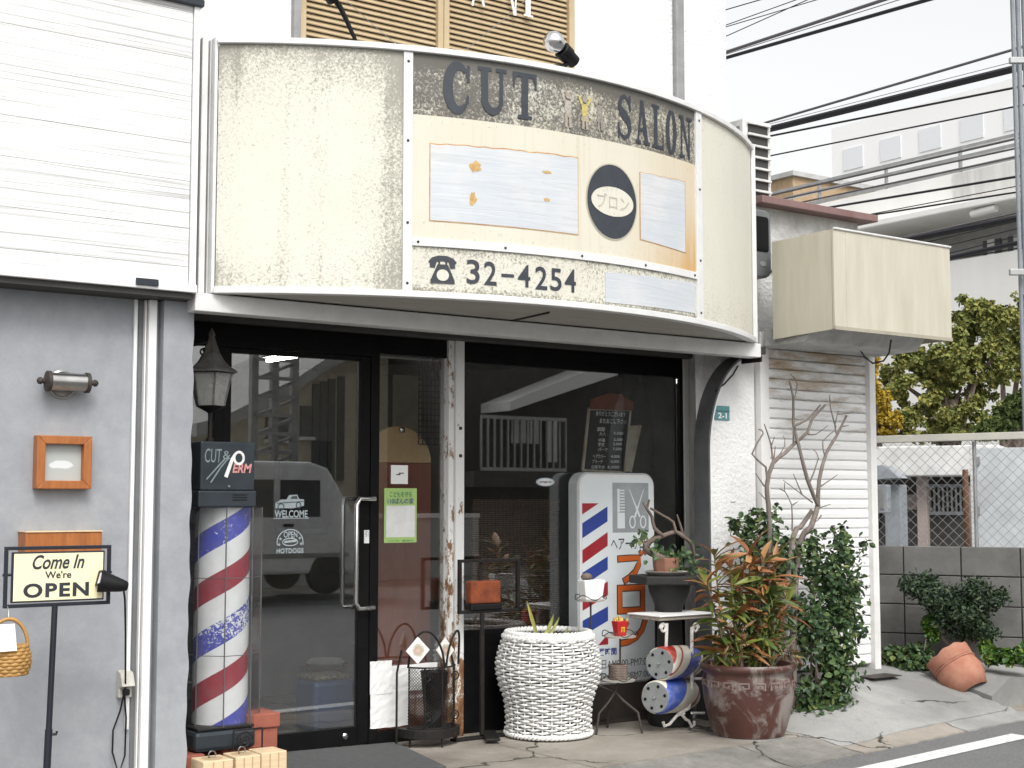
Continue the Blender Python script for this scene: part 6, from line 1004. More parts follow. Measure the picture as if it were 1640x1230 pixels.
mt, nt, b = base('mixed_leaf', .5); oi = N(nt, 'ShaderNodeNewGeometry'); nt.links.new(ramp(nt, oi.outputs['Random Per Island'], [(0, (.03, .055, .012)), (.35, (.07, .11, .02)), (.6, (.15, .16, .03)), (.78, (.20, .08, .025)), (1, (.34, .15, .05))]), b.inputs['Base Color'])
rnd = random.Random(77); g = MB(); bl = []
for (px, py, rx, ry) in ((1170, 1030, 36, 34), (1215, 1030, 40, 36), (1255, 1040, 26, 22), (1150, 1045, 20, 18), (1200, 985, 36, 30), (1235, 985, 30, 34), (1225, 940, 34, 34), (1190, 945, 26, 30)):
    c = aY(px, py, yq); k = ((c-CAM).dot(FW))/F; bl.append((c.x, c.y, c.z, rx*k, rx*k*.8, ry*k))
cloud(g, bl, 620, .11, .0095, rnd, .2, .5); g.v = [Vector((v.x, v.y, max(v.z, zsoil))) for v in g.v]; part(T, 'inner_foliage', g, 'mixed_leaf', stuff=True)
# ---------------------------------------------------------------- green shrub and bare tree by the shutter
sb = aZ(1318, 1160, gz(6.75, 6.1)); ysh = 6.22; S_ = lambda px, py, y_=ysh: aY(px, py, y_); T = thing('green_shrub', 'dense dark green leafy shrub between the glazed pot and the shutter', 'shrub', (S_(1310, 1150).x, ysh, .0)); rnd = random.Random(31); bl = []
for (px, py, rx, ry, dy) in ((1330, 1120, 38, 42, -.06), (1290, 1120, 30, 45, 0), (1330, 1050, 46, 52, 0), (1300, 1000, 40, 60, 0), (1345, 985, 44, 50, .0), (1330, 930, 40, 46, .02), (1368, 940, 22, 34, .02), (1300, 905, 30, 34, .05), (1350, 890, 34, 30, .02), (1385, 870, 14, 18, .02), (1265, 880, 26, 28, .1), (1230, 860, 30, 32, .12), (1195, 850, 22, 22, .14), (1210, 830, 26, 20, .14), (1178, 838, 14, 26, .14), (1200, 880, 26, 26, .14), (1250, 900, 30, 40, .1), (1235, 930, 26, 30, .12), (1345, 860, 26, 22, .04), (1300, 870, 24, 22, .06), (1240, 825, 16, 16, .12), (1262, 960, 24, 50, .1), (1345, 1085, 34, 40, -.08), (1375, 1010, 18, 36, -.02), (1318, 1145, 46, 22, -.05)):
    c = S_(px, py, ysh+dy); k = ((c-CAM).dot(FW))/F; bl.append((c.x, c.y, c.z, rx*k*1.05, min(.20, rx*k), ry*k))
g = MB(); cloud(g, bl, 4900, .045, .0155, rnd, .22, .3); g.v = [Vector((v.x, v.y, max(v.z, gz(v.x, v.y)+.01))) for v in g.v]; part(T, 'foliage', g, 'shrub_leaf', stuff=True)
rnd = random.Random(5)
for k in range(9): bb = bl[rnd.randrange(len(bl))]; p0 = Vector((S_(1312, 1150).x+rnd.uniform(-.08, .08), ysh+rnd.uniform(-.05, .05), .03)); p1 = Vector(bb[:3]); part(T, 'stem', MB().tube([p0, (p0+p1)/2+Vector((rnd.uniform(-.04, .04), 0, 0)), p1], [.009, .007, .003], 6), 'bark', smooth=50)
plain('grey_bark', (.22, .19, .165), .9, c2=(.13, .105, .09), sc=30, bump=.8, bsc=60, stretch=(1, 1, .4)); yT = 6.28; zb_ = lambda pts: [(1080+a/3.617, 560+b_/3.617) for a, b_ in pts]; bb = S_(1288, 1000, yT); T = thing('bare_tree', 'small leafless tree with pruned grey branches before the white shutter', 'tree', (bb.x, yT, .05)); rnd2 = random.Random(8)
def lb(pts, r0, r1, nm='branch'): return limb(T, zb_(pts), r0, r1, mtn='grey_bark', y_=yT, rk=.8, jit=.035, nm=nm, rnd=rnd2)
lb([(690, 2080), (690, 1600), (720, 1130), (790, 1030), (832, 900)], .030, .021, 'trunk'); lb([(640, 2080), (640, 1500), (690, 1080), (730, 1030), (800, 930)], .026, .018, 'trunk'); lb([(560, 2080), (555, 1200), (545, 900), (535, 790), (570, 660), (640, 600), (700, 540), (770, 480), (800, 400), (875, 320)], .022, .010, 'trunk')
lb([(832, 900), (770, 750), (720, 550), (690, 430), (690, 280), (665, 180)], .018, .008); lb([(690, 440), (770, 405), (845, 322)], .011, .007); lb([(832, 900), (838, 760), (880, 600), (940, 500), (997, 383)], .018, .009); lb([(535, 800), (530, 680), (450, 605), (515, 485), (488, 462)], .010, .005); lb([(570, 655), (560, 550), (520, 430)], .009, .004); lb([(690, 545), (690, 440)], .008, .006)
for pts in ([(800, 885), (740, 840), (630, 755)], [(740, 840), (690, 720)], [(682, 1050), (680, 900), (640, 820), (640, 770)], [(640, 820), (605, 805)], [(830, 805), (945, 725)], [(780, 780), (835, 630), (805, 580)], [(870, 610), (860, 530), (935, 465)], [(940, 490), (930, 440), (950, 355)], [(775, 490), (820, 490), (890, 440)], [(690, 300), (712, 200), (672, 140)], [(540, 880), (490, 825)], [(520, 790), (470, 715)], [(935, 450), (905, 340), (900, 260)], [(575, 650), (585, 560)], [(585, 650), (640, 555), (632, 500)], [(830, 920), (905, 895)], [(965, 445), (1010, 440)], [(850, 960), (830, 990), (790, 1010)], [(945, 375), (1040, 365)], [(560, 560), (580, 505)], [(685, 900), (715, 880)], [(835, 830), (850, 780)]): lb(pts, .0065, .0028, 'twig')
# ---------------------------------------------------------------- shuttered shop (right)
A = thing('shuttered_shop', 'small white shop with closed roller shutter and box awning', 'building', (7.2, 6.6, ZT)); ysu = 6.58
sx0, sx1 = aY(1229, 800, ysu).x, aY(1388, 800, ysu).x; pxr = aY(1399, 900, ysu).x; zpt = aY(1300, 560, ysu).z
mt, nt, b = base('shutter_white', .45); v = coord(nt, 'Object', (1.3, 1.3, 7)); n1 = noise(nt, v, 2.0, 8, .7, .3); sp = N(nt, 'ShaderNodeSeparateXYZ'); nt.links.new(coord(nt, 'Object'), sp.inputs[0]); hgt = mth(nt, 'MULTIPLY', mth(nt, 'SUBTRACT', sp.outputs[2], 1.15), .32)
f = mth(nt, 'ADD', n1, mth(nt, 'MAXIMUM', mth(nt, 'MINIMUM', hgt, .3), 0)); nt.links.new(ramp(nt, f, [(.68, (.78, .78, .77)), (.76, (.60, .58, .55)), (.86, (.48, .38, .28)), (.96, (.30, .22, .16))]), b.inputs['Base Color'])
ns = 33; hs_ = (zpt+.05-ZT-.02)/ns*1.0
for i in range(ns):
    z = ZT+.02+i*hs_; g = MB(); prf = [(-.0, 0), (-.010, hs_*.12), (-.013, hs_*.5), (-.010, hs_*.86), (0.004, hs_*.97), (.012, hs_*.97), (.012, 0)]
    g.prism(prf, lambda y, zz: Vector((sx0, ysu+y, z+zz)), lambda y, zz: Vector((sx1, ysu+y, z+zz))); o = part(A, 'shutter_slat', g, 'shutter_white')
plain('post_white', (.78, .78, .77), .5, c2=(.6, .58, .55), sc=5, amt=.7); xpl = aY(1221, 800, ysu-.03).x
part(A, 'door_post', MB().box(xpl, sx0+.002, ysu-.03, ysu+.1, ZT-.2, 2.46), 'post_white', bevel=.003); part(A, 'door_post', MB().box(sx1-.002, pxr, ysu-.05, ysu+.12, ZT-.02, 2.46), 'post_white', bevel=.003)
part(A, 'side_wall', MB().box(cx1+.002, xpl-.002, YC+.02, YC+.1, -.02, 2.46), 'drum_end'); part(A, 'wall', MB().box(sx0-.05, pxr-.02, ysu+.10, 9.0, ZT-.2, 2.9), 'stucco')
plain('awning_dirt', (.40, .37, .29), .8, c2=(.26, .235, .18), sc=9, amt=.9); ybx = 5.88; bx0, bx1 = aY(1336, 440, ybx).x, aY(1523, 470, ybx).x; bz0, bz1 = aY(1430, 536, ybx).z, aY(1430, 382, ybx).z; mt, nt, b = base('awning_cream', .6); v = coord(nt, 'Object', (8, 8, 1.2)); n1 = noise(nt, v, 1.5, 6, .6); nt.links.new(ramp(nt, n1, [(.3, (.44, .41, .325)), (.7, (.53, .50, .41))]), b.inputs['Base Color']); bumpn(nt, b, n1, .1, .004)
part(A, 'awning_hem', MB().box(bx0-.002, bx1+.002, ybx-.004, ybx-.0003, bz0-.004, bz0+.018), 'awning_dirt')
AW = part(A, 'awning_front', MB().box(bx0+.11, bx1, ybx, ybx+.02, bz0, bz1), 'awning_cream', bevel=.004); part(AW, 'front_edge_strip', MB().box(bx0, bx0+.109, ybx, ybx+.02, bz0, bz1), 'awning_cream', bevel=.004)
bxl = bx0-.02; part(A, 'awning_side', MB().add([(bx0, ybx+.021, bz0), (bx0, ybx+.021, bz1), (bxl, 6.38, bz1-.01), (bxl, 6.38, bz0-.02), (bx0+.012, ybx+.021, bz0), (bx0+.012, ybx+.021, bz1), (bxl+.012, 6.38, bz1-.01), (bxl+.012, 6.38, bz0-.02)], [(0, 1, 2, 3), (4, 7, 6, 5), (0, 4, 5, 1), (1, 5, 6, 2), (2, 6, 7, 3), (3, 7, 4, 0)]), 'awning_cream')
part(A, 'awning_top', MB().box(bx0+.013, bx1, ybx+.021, 6.38, bz1-.012, bz1-.002), 'awning_cream'); part(A, 'awning_side', MB().box(bx1-.012, bx1-.001, ybx+.021, ysu-.05, bz0, bz1-.013), 'awning_cream'); part(A, 'front_rail', MB().tube([(bx0-.004, ybx-.004, bz1+.004), (bx1+.004, ybx-.004, bz1+.004)], .007, 6), 'alu_white')
part(A, 'shutter_box', MB().prism([(6.50, bz0+.06), (6.05, bz0+.05), (6.15, bz0-.05), (6.50, bz0-.06)], lambda y, z: Vector((bx0+.02, y, z)), lambda y, z: Vector((sx1+.03, y, z))), 'stucco_old', bevel=.008); part(A, 'awning_underside', MB().box(bx0+.02, bx1-.02, ybx+.03, 6.04, bz0+.04, bz0+.05), 'soffit_dark')
part(A, 'loose_cable', MB().tube([aY(1368, 530, 6.1), aY(1372, 552, 6.2), aY(1385, 572, 6.45), aY(1398, 582, 6.4), aY(1415, 578, 6.2), aY(1424, 565, 6.1), aY(1427, 545, 6.0)], .006, 6), 'rubber', smooth=60)
plain('brown_roof', (.16, .09, .085), .6, c2=(.22, .14, .13)); r0, r1 = aY(1214, 342, 6.9), aY(1408, 372, 6.4); part(A, 'roof_edge', MB().box(cx1+.05, aY(1407, 365, 6.55).x, 6.55, 9.2, r0.z-.02, r0.z+.03), 'brown_roof', bevel=.005); part(A, 'gable_wall', MB().box(cx1+.06, pxr, 6.66, 9.0, 2.9, r0.z-.021), 'stucco_old')
# things fixed about the column
x0, x1, z0, z1 = rect(1144, 650, 1168, 673, YC-.003); T = thing('address_plate', 'small teal address plate lettered 2-1 on the white stucco column', 'sign', ((x0+x1)/2, YC, z0)); plain('teal_plate', (.09, .25, .26), .5, c2=(.07, .19, .2), sc=30); part(T, 'plate', MB().box(x0, x1, YC-.006, YC-.001, z0, z1), 'teal_plate', bevel=.001)
g = MB(); write(g, '2-1', x0+(x1-x0)*.22, x1-(x1-x0)*.2, z0+(z1-z0)*.12, z0+(z1-z0)*.52, lambda x, z: Vector((x, YC-.0075, z)), bold=.03); part(T, 'lettering', g, 'white_ink'); part(T, 'seam', MB().box(x0, x1, YC-.0072, YC-.0062, z0+(z1-z0)*.60, z0+(z1-z0)*.66), 'sticker_dark')
solo('column_cable', MB().tube([aY(1182, 586, YC-.02), aY(1174, 600, YC-.02), aY(1160, 615, YC-.02), aY(1146, 626, YC-.02)], .005, 6), 'rubber', 'short black cable sagging under the arch on the column', 'cable', aY(1146, 626, YC-.02), smooth=60)
T = thing('hanging_plug', 'black cable connector hanging down the weathered reveal', 'cable', aY(1120, 905, 6.75)); part(T, 'connector', MB().tube([aY(1117, 722, 6.74), aY(1117, 738, 6.74), aY(1116, 746, 6.74)], [.014, .013, .008], 8), 'rubber', smooth=50); part(T, 'lead', MB().tube([aY(1117, 722, 6.74), aY(1118, 650, 6.74), aY(1120, 600, 6.76)], .005, 6), 'rubber'); part(T, 'lead', MB().tube([aY(1116, 746, 6.74), aY(1112, 790, 6.74), aY(1117, 820, 6.73), aY(1122, 880, 6.72)], .005, 6), 'bark')
x0, x1 = aY(1196, 270, 6.9).x, aY(1240, 260, 6.9).x; z0, z1 = aY(1218, 330, 6.9).z, aY(1218, 192, 6.9).z; plain('ac_white', (.70, .70, .68), .5); T = thing('air_conditioner', 'white air conditioner outdoor unit with horizontal grille on the shuttered shop roof', 'air conditioner', ((x0+x1)/2, 7.0, z0))
part(T, 'casing', MB().box(x0, x1, 6.93, 7.30, z0, z1), 'ac_white', bevel=.008); part(T, 'side_louvre', MB().box(x0-.006, x0-.001, 6.96, 7.26, z0+.05, z1-.05), 'pipe_grey'); part(T, 'grille_back', MB().box(x0+.045, x1-.035, 6.925, 6.9295, z0+.03, z1-.03), 'inner_dark')
for i in range(8): z = z0+.03+(z1-z0-.06)*i/7; part(T, 'grille_bar', MB().box(x0+.035, x1-.02, 6.905, 6.924, z-.008, z+.008), 'ac_white', bevel=.002)
part(T, 'foot', MB().box(x0-.02, x1+.2, 6.95, 7.25, r0.z+.031, z0-.001), 'pipe_grey')
x0, x1, z0, z1 = rect(1209, 336, 1234, 445, 6.5); T = thing('electricity_meter', 'grey rounded electricity meter with dark window beside the sign end', 'meter', ((x0+x1)/2, 6.55, z0)); plain('meter_grey', (.10, .105, .11), .4, c2=(.15, .155, .16), sc=5)
x0 -= .06; part(T, 'casing', MB().prism(rr(x0, x1, z0, z1, .06), lambda x, z: Vector((x, 6.49, z)), lambda x, z: Vector((x, 6.60, z))), 'meter_grey', bevel=.015); part(T, 'window', MB().prism(rr(x0+.03, x1-.03, z0+.17, z1-.05, .02), lambda x, z: Vector((x, 6.486, z)), lambda x, z: Vector((x, 6.489, z))), 'black_frame'); part(T, 'badge', MB().prism(ell((x0+x1)/2+.02, z0+.09, .03, .018, 0, 345, 15), lambda x, z: Vector((x, 6.487, z)), lambda x, z: Vector((x, 6.4895, z))), 'pipe_grey')
# ---------------------------------------------------------------- block wall and fence beyond the ramp
WP = Vector((8.48, 6.47, 0)); WD = Vector((.485, -.875, 0)).normalized(); WN = Vector((.875, .485, 0)).normalized()
def aW(px, py, off=0.0):      # meet the line of sight with the wall's plane (or one parallel to it, off metres behind)
    d = ray(px, py); t = ((WP+WN*off-CAM).dot(WN))/d.dot(WN); p = CAM+d*t; return (p-WP).dot(WD), p.z
def wpt(s, z, off=0.0): return Vector((WP.x+WD.x*s+WN.x*off, WP.y+WD.y*s+WN.y*off, z))
def wbox(g, s0, s1, o0, o1, z0, z1): return g.obox((wpt((s0+s1)/2, (z0+z1)/2, (o0+o1)/2)), WD*((s1-s0)/2), WN*((o1-o0)/2), (0, 0, (z1-z0)/2))
zt = aW(1520, 875)[1]; zb = ZT-.03; plain('block_grey', (.19, .186, .175), .92, c2=(.085, .083, .078), sc=5, amt=.8, bump=.6, bsc=90, bd=.004)
T = thing('block_wall', 'low weathered grey concrete block wall under the chain-link fence', 'wall', wpt(0, zb)); sj = aW(1448, 950)[0]; rw = (zt-zb)/4.0
g = MB(); wbox(g, -1.6, .95, .012, .10, zb-.15, zt-.006); part(T, 'mortar_core', g, 'soffit_dark')
for r in range(4):
    k = -4
    while True:
        s0 = sj+k*.40+(.0 if r % 2 == 0 else .0); k += 1
        if s0 > .9: break
        if s0 < -1.6: continue
        g = MB(); dz = random.uniform(-.002, .002); wbox(g, s0+.004, min(.95, s0+.394), random.uniform(-.003, .003), .11, zb+r*rw+.004, zb+(r+1)*rw-.004); part(T, 'block', g, 'block_grey', bevel=.004)
plain('galvanised', (.42, .43, .43), .45, .6, c2=(.3, .3, .3)); plain('beam_cream', (.52, .50, .42), .6, c2=(.36, .36, .34), sc=3)
zr0 = aW(1400, 712)[1]; zr1 = aW(1640, 702)[1]; ztop = (zr0+zr1)/2; T = thing('chain_link_fence', 'galvanised chain-link fence with square top rail on the block wall', 'fence', wpt(0, zt)); g = MB(); dm = .075; off = .05
n_ = int(2.6/dm)
for i in range(n_+12):
    for sg in (1, -1):
        s0 = -1.6-.9+i*dm; pts = []
        h = ztop-zt; s1 = s0+sg*h
        a, b_ = (s0, zt) if sg > 0 else (s0+h, zt), (s0+h, ztop) if sg > 0 else (s0, ztop)
        if min(a[0], b_[0]) > .95: continue
        m_ = 10; ps = [wpt(a[0]+(b_[0]-a[0])*t/m_, a[1]+(b_[1]-a[1])*t/m_, off+.0012*sg) for t in range(m_+1)]; ps = [p for p in ps if (p-WP).dot(WD) < .95]
        if len(ps) > 1: g.tube(ps, .0017, 4, cap=False)
part(T, 'wire_mesh', g, 'galvanised', stuff=True); g = MB(); g.obox((wpt(-1.6, zr0+.027, off)+wpt(.95, zr0+.027+(zr1-zr0)*1.0, off))/2, (wpt(.95, zr1+.027, off)-wpt(-1.6, zr0+.027, off))/2, WN*.03, (0, 0, .026)); part(T, 'top_rail', g, 'beam_cream', bevel=.004)
s0, z0 = aW(1552, 872, off+.03); g = MB(); g.tube([wpt(aW(1560, 790)[0], zt-.05, off+.02), wpt(aW(1560, 790)[0], ztop, off+.02)], .014, 8); part(T, 'fence_post', g, 'galvanised', smooth=50)
# yard behind the fence
SO = 2.3
def yb_(g, px0, py0, px1, py1, o0, o1): a = aW(px0, (py0+py1)/2, o0)[0]; b_ = aW(px1, (py0+py1)/2, o0)[0]; z1 = aW((px0+px1)/2, py0, o0)[1]; z0 = aW((px0+px1)/2, py1, o0)[1]; return wbox(g, a, b_, o0, o1, z0, z1), (a, b_, z0, z1)
plain('shed_white', (.78, .78, .77), .7); plain('shed_dark', (.10, .095, .09), .85, c2=(.06, .055, .05), sc=4); plain('pink_post', (.42, .35, .32), .8); plain('cabinet_grey', (.34, .37, .40), .5); plain('rust_pole', (.20, .10, .05), .8); plain('door_pale', (.64, .67, .69), .5)
T = thing('yard_shed', 'low white roofed shed with barred window behind the chain-link fence', 'shed', wpt(0, ZT, SO)); g = MB(); g, e1 = yb_(g, 1380, 714, 1600, 762, SO-.25, SO+2.2); part(T, 'roof', g, 'shed_white', bevel=.01)
a = e1[0]; g = MB(); wbox(g, a-.2, aW(1620, 800, SO)[0], SO+.3, SO+.4, ZT-.3, e1[2]-.002); part(T, 'wall', g, 'shed_dark')
g, e = yb_(MB(), 1469, 764, 1485, 900, SO-.05, SO+.08); wbox2 = MB(); wbox(wbox2, e[0], e[1], SO-.05, SO+.08, ZT-.3, e[3]); part(T, 'post', wbox2, 'pink_post', bevel=.004)
WI = None; g, e = yb_(MB(), 1490, 778, 1546, 822, SO+.26, SO+.298); WI = part(T, 'window', g, 'soffit_dark')
for i in range(9): s = e[0]+(e[1]-e[0])*i/8; g = MB(); wbox(g, s-.008, s+.008, SO+.24, SO+.258, e[2], e[3]); part(WI, 'window_bar', g, 'galvanised')
for z in (e[2], e[3]): g = MB(); wbox(g, e[0]-.02, e[1]+.02, SO+.235, SO+.259, z-.015, z+.015); part(WI, 'window_rail', g, 'cabinet_grey')
g, e = yb_(MB(), 1446, 792, 1468, 816, SO+.28, SO+.299); part(T, 'wall_panel', g, 'pink_post')
g, e = yb_(MB(), 1417, 776, 1443, 880, 1.2, 1.5); g = MB(); wbox(g, e[0], e[1], 1.2, 1.5, ZT-.3, e[3]); solo('steel_cabinet', g, 'cabinet_grey', 'grey steel cabinet standing behind the fence', 'cabinet', wpt(e[0], ZT, 1.35), bevel=.008)
g, e = yb_(MB(), 1563, 717, 1650, 880, .35, .40); T = thing('yard_door', 'pale metal yard door behind the chain-link fence', 'door', wpt(e[0], ZT, .37)); g = MB(); wbox(g, e[0], e[1]+.5, .35, .40, ZT-.3, e[3]); part(T, 'leaf', g, 'door_pale', bevel=.003); g = MB(); wbox(g, e[0]-.035, e[0]-.002, .34, .41, ZT-.3, e[3]+.02); part(T, 'frame', g, 'shed_white', bevel=.003)
for py in (738, 818): s, z = aW(1564, py, .345); g = MB(); wbox(g, s, s+.025, .33, .348, z-.03, z+.03); part(T, 'hinge', g, 'galvanised', bevel=.002)
s = aW(1547, 800, .8)[0]; solo('rusty_pole', MB().tube([wpt(s, ZT-.3, .8), wpt(s, aW(1547, 752, .8)[1], .8)], .022, 10), 'rust_pole', 'thin rusty pole standing behind the fence', 'pole', wpt(s, ZT, .8), smooth=50)
s = aW(1555, 800, .9)[0]; solo('grey_pipe', MB().tube([wpt(s, ZT-.3, .9), wpt(s, aW(1555, 778, .9)[1], .9)], .03, 10), 'pink_post', 'short pale concrete pipe beside the rusty pole behind the fence', 'pipe', wpt(s, ZT, .9), smooth=50)
s, z = aW(1400, 800, .12); g, e = yb_(MB(), 1393, 776, 1421, 822, .1, .25); T = thing('switch_box', 'grey electrical switch box on the shop corner by the fence', 'switch box', wpt(e[0], e[2], .15)); part(T, 'casing', g, 'cabinet_grey', bevel=.008); g = MB(); wbox(g, e[0]+.03, e[1]-.02, .092, .099, e[2]+.03, e[3]-.03); part(T, 'door', g, 'galvanised', bevel=.003); part(T, 'conduit', MB().tube([wpt(aW(1410, 822, .1)[0], aW(1410, 822, .1)[1], .14), wpt(aW(1409, 838, .1)[0], aW(1409, 838, .1)[1], .14), wpt(aW(1399, 865, .1)[0], aW(1399, 865, .1)[1], .14), wpt(aW(1397, 900, .1)[0], zt-.2, .16)], .011, 8), 'rubber', smooth=50)
g = MB(); q = [aW(*p, .9) for p in ((1396, 746), (1414, 745), (1440, 765), (1396, 768))]; g.prism(q, lambda s, z: wpt(s, z, .9), lambda s, z: wpt(s, z, 1.3)); solo('metal_hood', g, 'cabinet_grey', 'grey sloping metal hood over the steel cabinet', 'hood', wpt(q[3][0], q[3][1], 1.1))
# planting at the foot of the wall
J = lambda px, py, o=-.25: wpt(*aW(px, py, o), o)
T = thing('juniper_bush', 'dark spreading juniper bush growing against the block wall', 'bush', J(1530, 1055)); bl = []; rnd = random.Random(4)
for px, py, rx, ry in ((1470, 940, 30, 18), (1500, 958, 34, 22), (1535, 970, 34, 28), (1560, 985, 30, 24), (1565, 945, 26, 18), (1590, 960, 22, 18), (1608, 955, 12, 14), (1450, 935, 14, 12), (1545, 1005, 34, 22), (1490, 930, 16, 12), (1575, 1010, 26, 16), (1510, 990, 22, 16), (1590, 1015, 16, 8)):
    c = J(px, py, -.25+rnd.uniform(-.08, .08)); k = ((c-CAM).dot(FW))/F; bl.append((c.x, c.y, c.z, rx*k*1.1, rx*k*.7, ry*k*1.15))
g = MB(); cloud(g, bl, 11000, .036, .0075, rnd, .2, -.5); part(T, 'foliage', g, 'conifer_leaf', stuff=True)
for px, py in ((1470, 945), (1500, 960), (1560, 960), (1590, 965), (1535, 985)): part(T, 'branch', MB().tube([J(1538, 1058), J((px+1538)/2, (py+1058)/2+12), J(px, py)], [.016, .011, .004], 6), 'bark', smooth=50)
for nm, lab, blobs in (('ground_ivy', 'low leafy ground ivy beside the white shutter post', ((1430, 1050, 24, 16), (1460, 1055, 30, 22), (1485, 1068, 18, 14), (1420, 1068, 16, 10), (1508, 1060, 12, 14), (1480, 1040, 14, 10))), ('ground_ivy', 'yellow green ground ivy right of the broken terracotta pot', ((1590, 1050, 18, 12), (1615, 1052, 20, 12), (1640, 1048, 18, 14), (1580, 1035, 12, 14))), ('ground_ivy', 'small bright ivy tuft under the juniper', ((1488, 1000, 9, 12), (1494, 1015, 9, 12)))):
    bl = []
    for px, py, rx, ry in blobs: c = J(px, py, -.40 if py > 1040 else -.3); k = ((c-CAM).dot(FW))/F; bl.append((c.x, c.y, max(c.z, ZT+.02), rx*k*.9, rx*k*.7, ry*k))
    c = bl[0]; T = thing(nm, lab, 'ivy', (c[0], c[1], ZT), 'ivy at the block wall'); g = MB(); cloud(g, bl, 240*len(bl), .042, .018, rnd, .3, .2); g.v = [Vector((v.x, v.y, max(v.z, ZT-.03))) for v in g.v]; part(T, 'foliage', g, 'shrub_leaf' if 'shutter' in lab else 'ivy_leaf', stuff=True)
    part(T, 'stem', MB().tube([(c[0]-.1, c[1], ZT-.01), (c[0], c[1], c[2]), (c[0]+.12, c[1]-.05, c[2]+.02)], .004, 5), 'bark')
pc = J(1532, 1080, -.50); k = ((pc-CAM).dot(FW))/F; ax = Matrix.Rotation(R_(-20), 3, Vector((.6, .8, 0))); ax = Matrix.Rotation(R_(-34), 3, RT) @ Matrix.Rotation(R_(24), 3, -Vector((FW.x, FW.y, 0)).normalized())
T = thing('broken_pot', 'broken tilted terracotta pot lying half buried by the block wall', 'pot', (pc.x, pc.y, ZT)); g = MB(); prf = [(27*k, -.03), (35*k, 12*k), (38*k, 24*k), (35*k, 40*k), (33*k, 41*k), (36*k, 45*k), (37*k, 62*k), (34*k, 62*k), (32*k, 40*k)]; n_ = 40
vs = []
for i, (r, z) in enumerate(prf):
    for a in range(n_+1): an = R_(95+300*a/n_); vs.append(ax @ Vector((r*math.cos(an), r*math.sin(an), z*1.02-.155-(.010*math.sin(a*.9)*math.sin(a*.37) if i > 5 else 0)))+Vector((pc.x, pc.y, ZT)))
g.add(vs, [(i*(n_+1)+a, i*(n_+1)+a+1, (i+1)*(n_+1)+a+1, (i+1)*(n_+1)+a) for i in range(len(prf)-1) for a in range(n_)]); o = part(T, 'shard', g, 'terracotta', smooth=40); o.modifiers.new('s', 'SOLIDIFY').thickness = .012
g = MB(); g.tube([ax @ Vector(((35.5*k+.002)*math.cos(R_(95+300*a/60)), (35.5*k+.002)*math.sin(R_(95+300*a/60)), 40*k*1.02-.155+.003*(a % 2)))+Vector((pc.x, pc.y, ZT)) for a in range(61)], .006, 6); part(T, 'rope_band', g, 'terracotta', smooth=40)
# ---------------------------------------------------------------- trees behind
def at(px, py, dep): return CAM+ray(px, py)*dep
def tree(lab, dep, base_px, blobs, cnt, mtn, L, w_, seed):
    rnd = random.Random(seed); k = dep/F; b0 = at(base_px, 800, dep); b0.z = -.1; T = thing('tree', lab, 'tree', b0, 'trees behind the shed'); bl = []
    for px, py, rx, ry in blobs: c = at(px, py, dep+rnd.uniform(-.5, .5)); bl.append((c.x, c.y, c.z, rx*k, rx*k*.8, ry*k))
    cl_ = []
    for b_ in bl:
        for _ in range(22):
            u = Vector((rnd.gauss(0, 1), rnd.gauss(0, 1), rnd.gauss(0, 1))).normalized()*rnd.uniform(.45, 1.0); f_ = rnd.uniform(.15, .34); cl_.append((b_[0]+u.x*b_[3], b_[1]+u.y*b_[4], b_[2]+u.z*b_[5], b_[3]*f_, b_[4]*f_, b_[5]*f_*.8))
    g = MB(); cloud(g, cl_, cnt, L, w_, rnd, .25, .4); part(T, 'crown', g, mtn, stuff=True); top = at(base_px, 640, dep); part(T, 'trunk', MB().tube([b0, (b0+top)/2, top], [.15, .11, .06], 8), 'bark', smooth=50)
    for b_ in bl[::2]: c = Vector(b_[:3]); part(T, 'limb', MB().tube([(b0+top)/2+(top-b0)*.2, ((top+c)/2)-Vector((0, 0, .1)), c], [.05, .03, .012], 6), 'bark', smooth=50)
tree('broad yellow green tree behind the shed', 16, 1520, ((1500, 560, 60, 50), (1560, 540, 55, 55), (1540, 620, 70, 60), (1470, 620, 55, 50), (1600, 560, 40, 60), (1450, 560, 36, 36), (1600, 510, 36, 30), (1560, 500, 40, 30), (1490, 670, 60, 40), (1570, 670, 50, 40), (1425, 600, 24, 30), (1540, 580, 40, 40)), 30000, 'tree_leaf', .052, .018, 1)
tree('taller olive green tree rising past the conduit pole', 18, 1610, ((1600, 540, 36, 40), (1625, 500, 30, 30), (1650, 520, 50, 50), (1640, 590, 50, 40), (1680, 560, 60, 60)), 12000, 'tree_leaf', .058, .02, 2)
tree('golden yellow tree beside the white shutter post', 15, 1400, ((1402, 610, 16, 40), (1408, 660, 24, 36), (1425, 680, 24, 24), (1395, 640, 20, 50)), 6000, 'tree_leaf_gold', .05, .018, 3)
tree('dark green tree low behind the shed roof by the conduits', 14, 1630, ((1625, 660, 30, 26), (1605, 685, 24, 16), (1650, 650, 40, 40), (1580, 690, 26, 14)), 6000, 'tree_leaf_green', .05, .018, 4)
